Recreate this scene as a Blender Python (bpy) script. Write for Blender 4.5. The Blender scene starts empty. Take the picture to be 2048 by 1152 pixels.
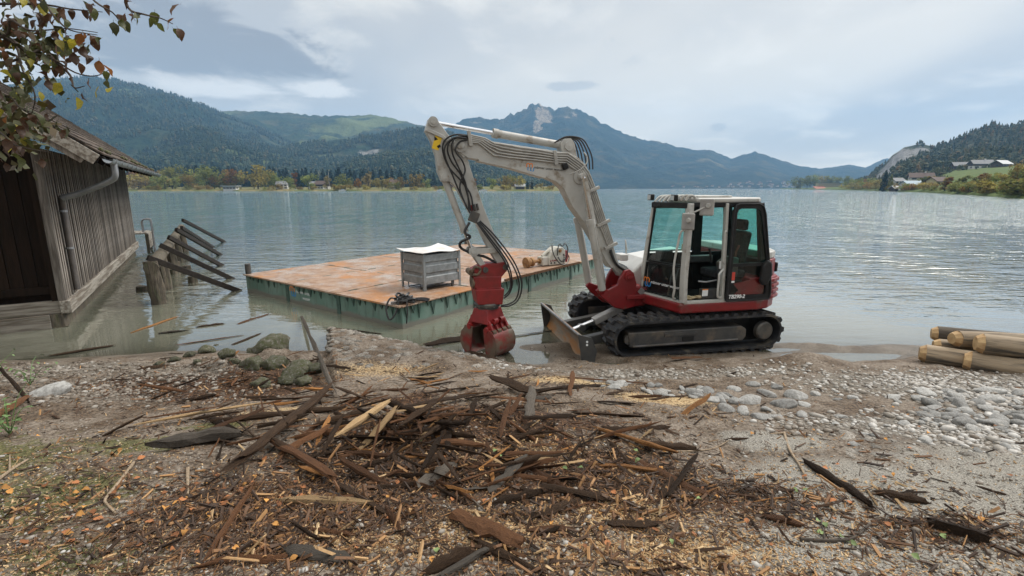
import bpy, bmesh, math, random
import numpy as np
from mathutils import Vector, Matrix, noise as mnoise
R = math.radians
random.seed(7); rng = np.random.default_rng(11)
scene = bpy.context.scene
COL = scene.collection

# ------------------------------------------------------------------ camera
F, CAM_H = 980.0, 2.65
TH = math.atan(200 / F)
cam_d = bpy.data.cameras.new('camera'); cam = bpy.data.objects.new('camera', cam_d); COL.objects.link(cam)
cam_d.sensor_width = 36.0; cam_d.lens = F / 2048 * 36.0
cam_d.clip_start = 0.05; cam_d.clip_end = 30000
cam.location = (0, 0, CAM_H); cam.rotation_euler = (R(90) - TH, 0, 0)
scene.camera = cam

# ------------------------------------------------------------------ light
SUN_EL, SUN_AZ = R(46), R(62)          # azimuth measured from +Y (into the picture) towards +X
SUN_STRENGTH, SUN_ANGLE = 1.5, 30
EXPOSURE = 1.38
sd = bpy.data.lights.new('sun', 'SUN'); sun = bpy.data.objects.new('sun', sd); COL.objects.link(sun)
sd.energy = SUN_STRENGTH; sd.angle = R(SUN_ANGLE); sd.color = (1.0, 0.96, 0.90)
dv = Vector((math.sin(SUN_AZ) * math.cos(SUN_EL), math.cos(SUN_AZ) * math.cos(SUN_EL), math.sin(SUN_EL)))
sun.rotation_euler = dv.to_track_quat('Z', 'Y').to_euler()
sun.location = (20, 20, 40)

world = bpy.data.worlds.new('World'); scene.world = world; world.use_nodes = True
nt = world.node_tree; nt.nodes.clear()
def wn(t, **k):
    n = nt.nodes.new(t)
    for a, b in k.items(): setattr(n, a, b)
    return n
def wl(a, b): nt.links.new(a, b)
def wmath(op, a, b=None, clamp=False):
    n = wn('ShaderNodeMath', operation=op, use_clamp=clamp)
    for i, v in enumerate((a, b)):
        if v is None: continue
        if hasattr(v, 'links'): wl(v, n.inputs[i])
        else: n.inputs[i].default_value = v
    return n.outputs[0]
def wmix(f, a, b):
    n = wn('ShaderNodeMix', data_type='RGBA')
    for s, v in ((n.inputs[0], f), (n.inputs[6], a), (n.inputs[7], b)):
        if hasattr(v, 'links'): wl(v, s)
        else: s.default_value = v if not isinstance(v, tuple) else (*v, 1)
    return n.outputs[2]
sky = wn('ShaderNodeTexSky', sky_type='NISHITA'); sky.sun_disc = False
sky.sun_elevation = SUN_EL; sky.sun_rotation = SUN_AZ
tc = wn('ShaderNodeTexCoord'); sep = wn('ShaderNodeSeparateXYZ'); wl(tc.outputs['Generated'], sep.inputs[0])
zc = wmath('MAXIMUM', sep.outputs[2], 0.0)
den = wmath('ADD', zc, 0.16)
comb = wn('ShaderNodeCombineXYZ')
wl(wmath('DIVIDE', sep.outputs[0], den), comb.inputs[0]); wl(wmath('DIVIDE', sep.outputs[1], den), comb.inputs[1])
def wnoise(scale, detail=5, rough=.55, off=(0, 0, 0), sc=(1, 1, 1), dist=0.0):
    mp = wn('ShaderNodeMapping'); wl(comb.outputs[0], mp.inputs[0])
    mp.inputs['Location'].default_value = off; mp.inputs['Scale'].default_value = sc
    n = wn('ShaderNodeTexNoise'); wl(mp.outputs[0], n.inputs['Vector'])
    n.inputs['Scale'].default_value = scale; n.inputs['Detail'].default_value = detail
    n.inputs['Roughness'].default_value = rough; n.inputs['Distortion'].default_value = dist
    return n.outputs['Fac']
def wramp(v, a, b):
    n = wn('ShaderNodeMapRange', interpolation_type='SMOOTHSTEP'); wl(v, n.inputs[0])
    n.inputs[1].default_value = a; n.inputs[2].default_value = b
    return n.outputs[0]
# even overcast, a little blue, brighter towards the zenith (as under an overcast sky), with soft cloud sheets
n1 = wnoise(0.55, 4, .5, (3.1, 1.2, 0), (1, .55, 1), .4)
n2 = wnoise(1.7, 6, .58, (0.4, 7.7, 0), (1, .8, 1), .3)
base = wmix(wramp(n1, .36, .62), (.455, .452, .440), (.70, .655, .570))
base = wmix(wmath('MULTIPLY', wramp(n2, .48, .70), .6), base, (.84, .79, .69))
# the bank of heavier grey cloud over the mountains on the left
def wblob(d, inner, outer, zs=2.2):
    v = Vector(d).normalized()
    sx = wmath('SUBTRACT', sep.outputs[0], v.x); sy = wmath('SUBTRACT', sep.outputs[1], v.y); sz = wmath('MULTIPLY', wmath('SUBTRACT', sep.outputs[2], v.z), zs)
    q = wmath('ADD', wmath('ADD', wmath('MULTIPLY', sx, sx), wmath('MULTIPLY', sy, sy)), wmath('MULTIPLY', sz, sz))
    return wramp(wmath('SQRT', q), outer, inner)
def pdir(px, py):
    x, y = (px - 1024) / F, (576 - py) / F
    return (x, math.cos(TH) + y * math.sin(TH), -math.sin(TH) + y * math.cos(TH))
n3 = wnoise(3.6, 8, .62, (5.2, 2.1, 0), (1, .8, 1), .6)
bank = wmath('ADD', wmath('MAXIMUM', wblob(pdir(500, 108), .03, .24, 3.6), wblob(pdir(330, 85), .03, .26, 2.6)), wmath('MULTIPLY', wmath('SUBTRACT', n3, .5), 2.0))
base = wmix(wmath('MULTIPLY', wramp(bank, .26, .74), .92), base, (.25, .252, .258))
low = wmath('ADD', wmath('MAXIMUM', wblob(pdir(420, 172), .02, .20, 6.0), wblob(pdir(640, 178), .02, .12, 5.0)), wmath('MULTIPLY', wmath('SUBTRACT', n3, .5), 2.4))
base = wmix(wmath('MULTIPLY', wramp(low, .35, 1.0), .75), base, (.84, .81, .75))
wisp = wmath('ADD', wmath('MAXIMUM', wblob(pdir(1140, 172), .01, .10, 5), wblob(pdir(1438, 254), .005, .030, 2)), wmath('MULTIPLY', wmath('SUBTRACT', n3, .5), 1.6))
base = wmix(wmath('MULTIPLY', wramp(wisp, .45, .8), .55), base, (.36, .37, .38))
cie = wmath('ADD', wmath('ADD', 1.27, wmath('MULTIPLY', wmath('POWER', wmath('SUBTRACT', 1.0, zc), 8.0), .38)), wmath('MULTIPLY', wmath('POWER', zc, 3.0), 2.6))
vm = wn('ShaderNodeVectorMath', operation='SCALE'); wl(base, vm.inputs[0]); wl(wmath('MULTIPLY', cie, 3.95), vm.inputs['Scale'])
final = wmix(0.92, sky.outputs[0], vm.outputs[0])
bg = wn('ShaderNodeBackground'); bg.inputs[1].default_value = 0.1; wl(final, bg.inputs[0])
wo = wn('ShaderNodeOutputWorld'); wl(bg.outputs[0], wo.inputs[0])

vs = scene.view_settings
vs.view_transform = 'Standard'; vs.look = 'None'; vs.gamma = 1.0; vs.use_curve_mapping = False; vs.exposure = EXPOSURE
scene.render.engine = 'CYCLES'
cy = scene.cycles
cy.max_bounces = 7; cy.transparent_max_bounces = 10; cy.diffuse_bounces = 3; cy.glossy_bounces = 3; cy.transmission_bounces = 4; cy.volume_bounces = 0
cy.use_denoising = True
cy.caustics_reflective = False; cy.caustics_refractive = False

# ------------------------------------------------------------------ photo geometry -> world
_c, _s = math.cos(TH), math.sin(TH)
def ray(px, py):
    x, y = (px - 1024) / F, (576 - py) / F
    return Vector((x, _c + y * _s, -_s + y * _c))
def atz(px, py, z=0.0):
    d = ray(px, py); return Vector((0, 0, CAM_H)) + d * ((z - CAM_H) / d.z)
def atY(px, py, Y):
    d = ray(px, py); return Vector((0, 0, CAM_H)) + d * (Y / d.y)

# ------------------------------------------------------------------ numpy value noise
_lat = rng.random((256, 256))
def vn(x, y, seed=0):
    x = np.asarray(x, float) + seed * 17.31; y = np.asarray(y, float) + seed * 9.77
    xi = np.floor(x).astype(int); yi = np.floor(y).astype(int); fx = x - xi; fy = y - yi
    fx = fx * fx * (3 - 2 * fx); fy = fy * fy * (3 - 2 * fy)
    g = lambda i, j: _lat[(i) & 255, (j) & 255]
    return (g(xi, yi) * (1 - fx) + g(xi + 1, yi) * fx) * (1 - fy) + (g(xi, yi + 1) * (1 - fx) + g(xi + 1, yi + 1) * fx) * fy
def fbm(x, y, octv=4, seed=0, gain=.5):
    t = 0; a = 1; n = 0
    for o in range(octv):
        t = t + a * (vn(x * 2 ** o, y * 2 ** o, seed + o) - .5); n += a; a *= gain
    return t / n * 2
def sstep(a, b, x):
    t = np.clip((np.asarray(x, float) - a) / (b - a), 0, 1); return t * t * (3 - 2 * t)

# ------------------------------------------------------------------ materials
def nodes(m):
    m.use_nodes = True; t = m.node_tree; t.nodes.clear(); return t
def L(t, a, b): t.links.new(a, b)
def mixrgb(t, f, a, b, mode='MIX'):
    n = t.nodes.new('ShaderNodeMix'); n.data_type = 'RGBA'; n.blend_type = mode
    for s, v in ((n.inputs[0], f), (n.inputs[6], a), (n.inputs[7], b)):
        if hasattr(v, 'links'): L(t, v, s)
        elif isinstance(v, (tuple, list)): s.default_value = (*v[:3], 1)
        else: s.default_value = v
    return n.outputs[2]
def tmath(t, op, a, b=None, clamp=False):
    n = t.nodes.new('ShaderNodeMath'); n.operation = op; n.use_clamp = clamp
    for i, v in enumerate((a, b)):
        if v is None: continue
        if hasattr(v, 'links'): L(t, v, n.inputs[i])
        else: n.inputs[i].default_value = v
    return n.outputs[0]
def mrange(t, v, a, b, c=0.0, d=1.0):
    n = t.nodes.new('ShaderNodeMapRange'); n.interpolation_type = 'SMOOTHSTEP'; L(t, v, n.inputs[0])
    for i, q in zip((1, 2, 3, 4), (a, b, c, d)): n.inputs[i].default_value = q
    return n.outputs[0]
def tnoise(t, scale, detail=4, rough=.55, stretch=None, coord='Object', off=(0, 0, 0), dist=0.0):
    tcn = t.nodes.get('TC') or t.nodes.new('ShaderNodeTexCoord'); tcn.name = 'TC'
    src = tcn.outputs[coord] if coord != 'World' else None
    if coord == 'World':
        g = t.nodes.get('GEO') or t.nodes.new('ShaderNodeNewGeometry'); g.name = 'GEO'; src = g.outputs['Position']
    mp = t.nodes.new('ShaderNodeMapping'); L(t, src, mp.inputs[0])
    if stretch: mp.inputs['Scale'].default_value = stretch
    mp.inputs['Location'].default_value = off
    n = t.nodes.new('ShaderNodeTexNoise'); L(t, mp.outputs[0], n.inputs['Vector'])
    n.inputs['Scale'].default_value = scale; n.inputs['Detail'].default_value = detail; n.inputs['Roughness'].default_value = rough
    n.inputs['Distortion'].default_value = dist
    return n.outputs['Fac']
def ramp(t, v, stops):
    n = t.nodes.new('ShaderNodeValToRGB'); L(t, v, n.inputs[0]); e = n.color_ramp.elements
    while len(e) < len(stops): e.new(.5)
    for k, (p, c) in enumerate(stops): e[k].position = p; e[k].color = (*c, 1)
    return n.outputs[0]
def attr(t, name):
    n = t.nodes.new('ShaderNodeAttribute'); n.attribute_name = name; return n.outputs['Fac']
def principled(t, color, rough=.5, metal=0.0, spec=.5, normal=None):
    p = t.nodes.new('ShaderNodeBsdfPrincipled')
    for k, v in (('Base Color', color), ('Roughness', rough), ('Metallic', metal), ('Specular IOR Level', spec)):
        s = p.inputs[k]
        if hasattr(v, 'links'): L(t, v, s)
        elif isinstance(v, (tuple, list)): s.default_value = (*v[:3], 1)
        else: s.default_value = v
    if normal is not None: L(t, normal, p.inputs['Normal'])
    o = t.nodes.new('ShaderNodeOutputMaterial'); L(t, p.outputs[0], o.inputs[0])
    return p
def bumpn(t, hgt, strength=.4, dist=.02):
    b = t.nodes.new('ShaderNodeBump'); b.inputs['Strength'].default_value = strength; b.inputs['Distance'].default_value = dist
    L(t, hgt, b.inputs['Height']); return b.outputs[0]
MATS = {}
def mat(name, c1, c2=None, rough=.5, metal=0.0, scale=6.0, lo=.35, hi=.65, bump=0.0, bscale=40, bdist=.01, stretch=None, rnd=0.0, spec=.5, c3=None, scale3=2.0, lo3=.5, hi3=.7, detail=5, rough2=None):
    m = bpy.data.materials.new(name); t = nodes(m); MATS[name] = m
    col = c1
    if c2 is not None:
        f = mrange(t, tnoise(t, scale, detail, .6, stretch), lo, hi); col = mixrgb(t, f, c1, c2)
    if c3 is not None:
        f3 = mrange(t, tnoise(t, scale3, 6, .65, stretch, off=(3, 5, 1)), lo3, hi3); col = mixrgb(t, f3, col, c3)
        if rough2 is not None:
            rough = mrange(t, f3, 0, 1, rough, rough2)
    if rnd:
        oi = t.nodes.new('ShaderNodeObjectInfo'); hsv = t.nodes.new('ShaderNodeHueSaturation')
        L(t, mrange(t, oi.outputs['Random'], 0, 1, 1 - rnd, 1 + rnd), hsv.inputs['Value'])
        if hasattr(col, 'links'): L(t, col, hsv.inputs['Color'])
        else: hsv.inputs['Color'].default_value = (*col, 1)
        col = hsv.outputs[0]
    nrm = bumpn(t, tnoise(t, bscale, 4, .6, stretch), bump, bdist) if bump else None
    principled(t, col, rough, metal, spec, nrm)
    return m

# ------------------------------------------------------------------ mesh helpers
def mesh_np(name, V, Fc, m=None, smooth=False, attrs=None):
    """V (n,3) array, Fc (k,3|4) int array"""
    me = bpy.data.meshes.new(name); V = np.asarray(V, np.float32); Fc = np.asarray(Fc, np.int32)
    k, w = Fc.shape
    me.vertices.add(len(V)); me.vertices.foreach_set('co', V.ravel())
    me.loops.add(k * w); me.loops.foreach_set('vertex_index', Fc.ravel())
    me.polygons.add(k); me.polygons.foreach_set('loop_start', np.arange(0, k * w, w, dtype=np.int32))
    me.polygons.foreach_set('use_smooth', np.full(k, smooth, dtype=bool))
    me.update(calc_edges=True); me.validate()
    for an, av in (attrs or {}).items():
        a = me.attributes.new(an, 'FLOAT', 'POINT'); a.data.foreach_set('value', np.asarray(av, np.float32))
    if m: me.materials.append(m)
    return me
def link(name, me, parent=None, loc=None, rot=None, scale=None):
    o = bpy.data.objects.new(name, me); COL.objects.link(o)
    if parent is not None: o.parent = parent
    if loc is not None: o.location = loc
    if rot is not None: o.rotation_euler = rot
    if scale is not None: o.scale = scale
    return o
def tag(o, label=None, cat=None, group=None, kind=None):
    for k, v in (('label', label), ('category', cat), ('group', group), ('kind', kind)):
        if v: o[k] = v
    return o
def thing(name, label, cat, loc=(0, 0, 0), rz=0.0, group=None):
    o = bpy.data.objects.new(name, None); COL.objects.link(o); o.location = loc; o.rotation_euler = (0, 0, rz)
    o.empty_display_size = .2
    return tag(o, label, cat, group)
def copy_tree(o, parent=None):
    c = o.copy(); COL.objects.link(c)
    if parent is not None: c.parent = parent
    for ch in o.children: copy_tree(ch, c)
    return c
def catmull(P, n=6):
    P = [Vector(p) for p in P]
    if len(P) < 3: return P
    Q = [P[0] * 2 - P[1]] + P + [P[-1] * 2 - P[-2]]; out = []
    for i in range(1, len(Q) - 2):
        a, b, c, d = Q[i - 1:i + 3]
        for k in range(n):
            t = k / n
            out.append(.5 * ((2 * b) + (c - a) * t + (2 * a - 5 * b + 4 * c - d) * t * t + (3 * b - a - 3 * c + d) * t ** 3))
    out.append(P[-1]); return out
class MB:
    def __init__(s, M=None): s.v = []; s.f = []; s.M = M
    def _add(s, vs_, fs):
        o = len(s.v); s.v += [tuple(v) for v in vs_]; s.f += [tuple(i + o for i in f) for f in fs]; return s
    def box(s, c, d, M=None):
        x, y, z = d[0] / 2, d[1] / 2, d[2] / 2; c = Vector(c)
        vs_ = [Vector(p) for p in ((-x, -y, -z), (x, -y, -z), (x, y, -z), (-x, y, -z), (-x, -y, z), (x, -y, z), (x, y, z), (-x, y, z))]
        if M is not None: vs_ = [M @ v for v in vs_]
        return s._add([v + c for v in vs_], [(0, 3, 2, 1), (4, 5, 6, 7), (0, 1, 5, 4), (1, 2, 6, 5), (2, 3, 7, 6), (3, 0, 4, 7)])
    def b2(s, lo, hi):
        return s.box([(a + b) / 2 for a, b in zip(lo, hi)], [b - a for a, b in zip(lo, hi)])
    def beam(s, p0, p1, w, h, up=(0, 0, 1), w1=None, h1=None):
        p0, p1 = Vector(p0), Vector(p1); d = (p1 - p0).normalized(); side = d.cross(Vector(up))
        if side.length < 1e-4: side = d.cross(Vector((1, 0, 0)))
        side.normalize(); u = side.cross(d); vs_ = []
        for p, ww, hh in ((p0, w, h), (p1, w1 or w, h1 or h)):
            for a, b in ((-1, -1), (1, -1), (1, 1), (-1, 1)): vs_.append(p + side * a * ww / 2 + u * b * hh / 2)
        return s._add(vs_, [(0, 1, 2, 3), (7, 6, 5, 4), (0, 4, 5, 1), (1, 5, 6, 2), (2, 6, 7, 3), (3, 7, 4, 0)])
    def prism(s, poly, y0, y1):
        """poly of (x,z), extruded along y"""
        n = len(poly)
        a = sum(poly[i][0] * poly[(i + 1) % n][1] - poly[(i + 1) % n][0] * poly[i][1] for i in range(n))
        if a > 0: poly = poly[::-1]
        vs_ = [(x, y0, z) for x, z in poly] + [(x, y1, z) for x, z in poly]
        # with clockwise (x,z) seen from -y
        fs = [tuple(range(n - 1, -1, -1)), tuple(range(n, 2 * n))] + [(i, (i + 1) % n, n + (i + 1) % n, n + i) for i in range(n)]
        return s._add(vs_, fs)
    def prismz(s, poly, z0, z1):
        n = len(poly)
        a = sum(poly[i][0] * poly[(i + 1) % n][1] - poly[(i + 1) % n][0] * poly[i][1] for i in range(n))
        if a < 0: poly = poly[::-1]
        vs_ = [(x, y, z0) for x, y in poly] + [(x, y, z1) for x, y in poly]
        fs = [tuple(range(n - 1, -1, -1)), tuple(range(n, 2 * n))] + [(i, (i + 1) % n, n + (i + 1) % n, n + i) for i in range(n)]
        return s._add(vs_, fs)
    def tube(s, P, r, n=8, r1=None, smooth=0, rads=None):
        P = catmull(P, smooth) if smooth else [Vector(p) for p in P]
        m = len(P); ring0 = None; vs_ = []
        up = Vector((0, 0, 1))
        prev = None
        for i, p in enumerate(P):
            d = (P[min(i + 1, m - 1)] - P[max(i - 1, 0)])
            d = d.normalized() if d.length > 1e-9 else Vector((0, 0, 1))
            if prev is None:
                a = d.cross(up)
                if a.length < .05: a = d.cross(Vector((1, 0, 0)))
            else: a = prev - d * prev.dot(d)
            a.normalize(); prev = a; b = d.cross(a)
            rr = rads[i] if rads else (r if r1 is None else r + (r1 - r) * i / max(1, m - 1))
            for k in range(n):
                t = 2 * math.pi * k / n; vs_.append(p + (a * math.cos(t) + b * math.sin(t)) * rr)
        fs = [(i * n + k, i * n + (k + 1) % n, (i + 1) * n + (k + 1) % n, (i + 1) * n + k) for i in range(m - 1) for k in range(n)]
        fs += [tuple(range(n - 1, -1, -1)), tuple((m - 1) * n + k for k in range(n))]
        return s._add(vs_, fs)
    def lathe(s, p0, axis, prof, n=20):
        """prof: (dist along axis, radius)"""
        p0 = Vector(p0); ax = Vector(axis).normalized()
        return s.tube([p0 + ax * t for t, _ in prof], 1, n, rads=[max(q, 1e-4) for _, q in prof])
    def data(s, name, m, smooth=False):
        me = bpy.data.meshes.new(name); vs_ = s.v
        if s.M is not None: vs_ = [s.M @ Vector(v) for v in vs_]
        me.from_pydata([tuple(v) for v in vs_], [], s.f); me.materials.append(m)
        if smooth: me.polygons.foreach_set('use_smooth', [True] * len(me.polygons))
        me.update(); return me
    def build(s, name, m, parent=None, smooth=False, bevel=0.0, seg=2):
        o = link(name, s.data(name, m, smooth), parent)
        if bevel:
            b = o.modifiers.new('bevel', 'BEVEL'); b.width = bevel; b.segments = seg; b.limit_method = 'ANGLE'; b.angle_limit = R(35)
            if smooth: b.harden_normals = True
        if smooth:
            o.data.polygons.foreach_set('use_smooth', [True] * len(o.data.polygons))
            a = 35
            me = o.data; bm = bmesh.new(); bm.from_mesh(me)
            for e in bm.edges:
                if len(e.link_faces) == 2 and e.calc_face_angle(0) > R(a): e.smooth = False
            bm.to_mesh(me); bm.free()
        return o
def text_data(txt, size, m, extrude=.002, align='LEFT', shear=0.0, bold=0.0):
    c = bpy.data.curves.new('txt', 'FONT'); c.body = txt; c.size = size; c.extrude = extrude; c.align_x = align; c.shear = shear; c.offset = bold
    o = bpy.data.objects.new('txt', c); COL.objects.link(o)
    dg = bpy.context.evaluated_depsgraph_get(); me = bpy.data.meshes.new_from_object(o.evaluated_get(dg))
    bpy.data.objects.remove(o); me.materials.clear(); me.materials.append(m); return me

# ================================================================== MATERIALS
GREY = mat('machine_grey_paint', (.44, .435, .41), (.38, .375, .35), .42, scale=3, c3=(.19, .15, .105), scale3=4, lo3=.52, hi3=.72)
RED = mat('machine_red_paint', (.20, .010, .012), (.15, .009, .010), .38, scale=4, c3=(.10, .06, .045), scale3=4, lo3=.52, hi3=.72)
REDM = mat('muddy_red_paint', (.24, .014, .014), (.16, .012, .010), .5, scale=5, c3=(.09, .055, .04), scale3=5, lo3=.60, hi3=.80)
MUD = mat('muddy_steel', (.10, .07, .05), (.16, .12, .085), .75, scale=6, bump=.5, bscale=25, c3=(.05, .035, .03), scale3=7, lo3=.5, hi3=.7, spec=.22)
RUBBER = mat('rubber', (.022, .023, .026), (.035, .035, .037), .62, scale=8, bump=.25, bscale=60, c3=(.14, .12, .09), scale3=4, lo3=.50, hi3=.76, spec=.22)
DSTEEL = mat('dark_steel', (.045, .046, .048), (.07, .068, .064), .5, metal=.2, scale=5, c3=(.15, .12, .09), scale3=3, lo3=.48, hi3=.75)
MSTEEL = mat('bare_steel', (.30, .30, .31), (.22, .21, .20), .38, metal=.7, scale=7, c3=(.26, .13, .05), scale3=4, lo3=.55, hi3=.8)
CHROME = mat('chrome_rod', (.75, .76, .78), None, .12, metal=1.0)
PIPE = mat('painted_pipe', (.40, .39, .36), (.30, .29, .27), .35, scale=9)
BLACK = mat('black_plastic', (.012, .012, .013), (.02, .02, .02), .45, scale=9, spec=.22)
HOSE = mat('rubber_hose', (.014, .014, .015), None, .4)
FABRIC = mat('seat_fabric', (.016, .016, .018), (.03, .03, .032), .85, scale=20, bump=.2, bscale=200, spec=.12)
MIRROR = mat('mirror_back', (.33, .32, .30), (.24, .23, .22), .45, scale=6)
YELLOW = mat('yellow_label', (.75, .50, .02), None, .5)
WHITE = mat('white_print', (.75, .76, .76), None, .55)
ORANGE = mat('orange_print', (.72, .20, .025), None, .5)
BLUE = mat('blue_print', (.02, .20, .48), None, .5)
LAMP = mat('lamp_lens', (.6, .6, .6), None, .15, metal=.4)
HOODW = mat('white_hood', (.62, .62, .60), (.55, .54, .52), .35, scale=3)
BLADE = mat('blade_steel', (.27, .225, .175), (.17, .135, .10), .55, metal=.1, scale=4, stretch=(1, .6, 3), c3=(.34, .15, .04), scale3=2.2, lo3=.40, hi3=.60)
GALV = mat('galvanised', (.20, .22, .23), (.27, .29, .30), .5, metal=.35, scale=9, c3=(.13, .14, .14), scale3=4, lo3=.5, hi3=.75)
SHEET = mat('white_sheet', (.66, .66, .66), (.56, .52, .48), .45, scale=4, c3=(.48, .38, .30), scale3=3, lo3=.6, hi3=.8)
GUTTER = mat('zinc_gutter', (.20, .215, .225), (.28, .29, .30), .45, metal=.45, scale=6)
RUSTF = mat('rust_brown', (.22, .11, .045), (.32, .18, .07), .8, scale=14, bump=.4, bscale=40, c3=(.10, .05, .03), scale3=8)
WMACH = mat('chipped_white_paint', (.52, .50, .45), (.44, .42, .36), .55, scale=6, c3=(.16, .09, .05), scale3=11, lo3=.60, hi3=.70)
GLOVE = mat('tan_leather', (.42, .33, .20), (.33, .25, .15), .8, scale=20)
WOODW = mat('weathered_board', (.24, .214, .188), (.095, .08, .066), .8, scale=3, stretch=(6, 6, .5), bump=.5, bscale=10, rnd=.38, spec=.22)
WOODD = mat('dark_board', (.017, .010, .0065), (.009, .006, .004), .8, scale=3, stretch=(6, 6, .5), bump=.4, bscale=12, rnd=.25, spec=.12)  # dark boards, colour taken darker still for the shade under the deep eaves
BEAMY = mat('weathered_cross_beam', (.26, .235, .20), (.12, .10, .08), .85, scale=2.2, stretch=(6, .5, 6), lo=.40, hi=.62, bump=.5, bscale=6, c3=(.06, .055, .035), scale3=1.2, lo3=.58, hi3=.8, spec=.22)
BEAMW = mat('weathered_beam', (.33, .305, .265), (.15, .125, .10), .85, scale=2.2, stretch=(.5, 6, 6), lo=.40, hi=.62, bump=.5, bscale=6, c3=(.07, .062, .04), scale3=1.2, lo3=.58, hi3=.8, spec=.22)
SHINGLE = mat('wood_shingle', (.095, .074, .058), (.052, .040, .032), .85, scale=3, stretch=(1, 6, 1), bump=.5, bscale=14, rnd=.30, c3=(.07, .075, .03), scale3=1.5, lo3=.60, hi3=.8, spec=.22)
PILE = mat('old_pile_wood', (.15, .125, .095), (.07, .06, .048), .85, scale=4, stretch=(5, 5, .8), bump=.8, bscale=9, bdist=.03, c3=(.10, .11, .06), scale3=3, lo3=.5, hi3=.75, spec=.22)
WETWOOD = mat('wet_dark_timber', (.020, .016, .014), (.035, .028, .023), .5, scale=4, stretch=(.6, 5, 5), bump=.5, bscale=12, spec=.22)
BARK = mat('debarked_log', (.36, .285, .20), (.24, .18, .12), .75, scale=3, stretch=(.5, 5, 5), bump=.5, bscale=7, rnd=.18, c3=(.075, .065, .055), scale3=2.2, lo3=.46, hi3=.66, spec=.22)
BARKD = mat('dark_log_bark', (.06, .05, .042), (.11, .09, .07), .85, scale=4, stretch=(.6, 5, 5), bump=.8, bscale=8, bdist=.03, spec=.22)
CUT = mat('fresh_cut_wood', (.52, .36, .19), (.36, .22, .11), .7, scale=9, bump=.2, bscale=40, rnd=.12, spec=.22)
SPL_D = mat('rotten_dark_wood', (.024, .015, .010), (.075, .046, .028), .72, scale=8, stretch=(1, 9, 9), bump=.9, bscale=14, bdist=.02, rnd=.45, spec=.12)
SPL_B = mat('brown_split_wood', (.19, .085, .036), (.075, .036, .018), .75, scale=7, stretch=(1, 10, 10), bump=.9, bscale=14, bdist=.02, rnd=.40, spec=.22)
SPL_O = mat('orange_split_wood', (.52, .25, .08), (.24, .10, .035), .75, scale=7, stretch=(1, 10, 10), bump=.9, bscale=14, bdist=.02, rnd=.35, spec=.22)
SPL_T = mat('pale_split_wood', (.52, .36, .19), (.30, .19, .10), .8, scale=7, stretch=(1, 10, 10), bump=.8, bscale=14, bdist=.02, rnd=.3, spec=.22)
SPL_G = mat('grey_driftwood', (.115, .098, .080), (.055, .046, .038), .8, scale=6, stretch=(1, 8, 8), bump=.7, bscale=14, rnd=.35, spec=.22)
TWIG = mat('pale_twig', (.34, .26, .18), (.20, .15, .10), .75, scale=12, stretch=(2, 6, 6), bump=.3, bscale=30, spec=.22)
STONE = mat('lake_stone', (.20, .195, .185), (.33, .325, .31), .75, scale=5, bump=.45, bscale=22, rnd=.30, c3=(.16, .14, .11), scale3=3.5, lo3=.55, hi3=.8, spec=.22)
COBBLE = mat('ramp_cobble', (.17, .155, .135), (.27, .25, .22), .8, scale=6, bump=.5, bscale=25, rnd=.28, c3=(.075, .052, .034), scale3=4, lo3=.46, hi3=.68, spec=.22)
MOSSR = mat('mossy_rock', (.10, .092, .07), (.055, .062, .026), .9, scale=5, bump=.7, bscale=18, bdist=.03, rnd=.2, c3=(.21, .205, .18), scale3=4, lo3=.52, hi3=.72, spec=.22)
LEAF_O = mat('fallen_orange_leaf', (.34, .14, .055), (.20, .08, .035), .75, scale=14, rnd=.4, spec=.22)
LEAF_Y = mat('fallen_yellow_leaf', (.50, .27, .07), (.36, .15, .05), .75, scale=14, rnd=.35, spec=.22)
LEAF_G = mat('green_leaf', (.13, .20, .07), (.17, .21, .09), .65, scale=14, rnd=.3, spec=.22)
CONC = mat('grey_render', (.42, .41, .38), (.36, .35, .33), .85, scale=3)
TRUNK = mat('tree_bark', (.075, .062, .05), (.045, .037, .03), .9, scale=6, stretch=(3, 3, .6), bump=.6, bscale=10, spec=.22)

def glass_mat(name, tint, refl=1.0):
    m = bpy.data.materials.new(name); t = nodes(m)
    tr = t.nodes.new('ShaderNodeBsdfTransparent'); tr.inputs[0].default_value = (*tint, 1)
    g = t.nodes.new('ShaderNodeBsdfGlossy'); g.inputs['Roughness'].default_value = .02; g.inputs[0].default_value = (refl, refl, refl, 1)
    fr = t.nodes.new('ShaderNodeFresnel'); fr.inputs[0].default_value = 1.5
    mx = t.nodes.new('ShaderNodeMixShader'); gg = t.nodes.new('ShaderNodeNewGeometry'); L(t, tmath(t, 'MULTIPLY', fr.outputs[0], tmath(t, 'SUBTRACT', 1.0, gg.outputs['Backfacing'])), mx.inputs[0]); L(t, tr.outputs[0], mx.inputs[1]); L(t, g.outputs[0], mx.inputs[2])
    o = t.nodes.new('ShaderNodeOutputMaterial'); L(t, mx.outputs[0], o.inputs[0]); return m
GLASS = glass_mat('tinted_cab_glass', (.70, .93, .885))
GLASSC = glass_mat('clear_cab_glass', (.90, .95, .94))

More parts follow.
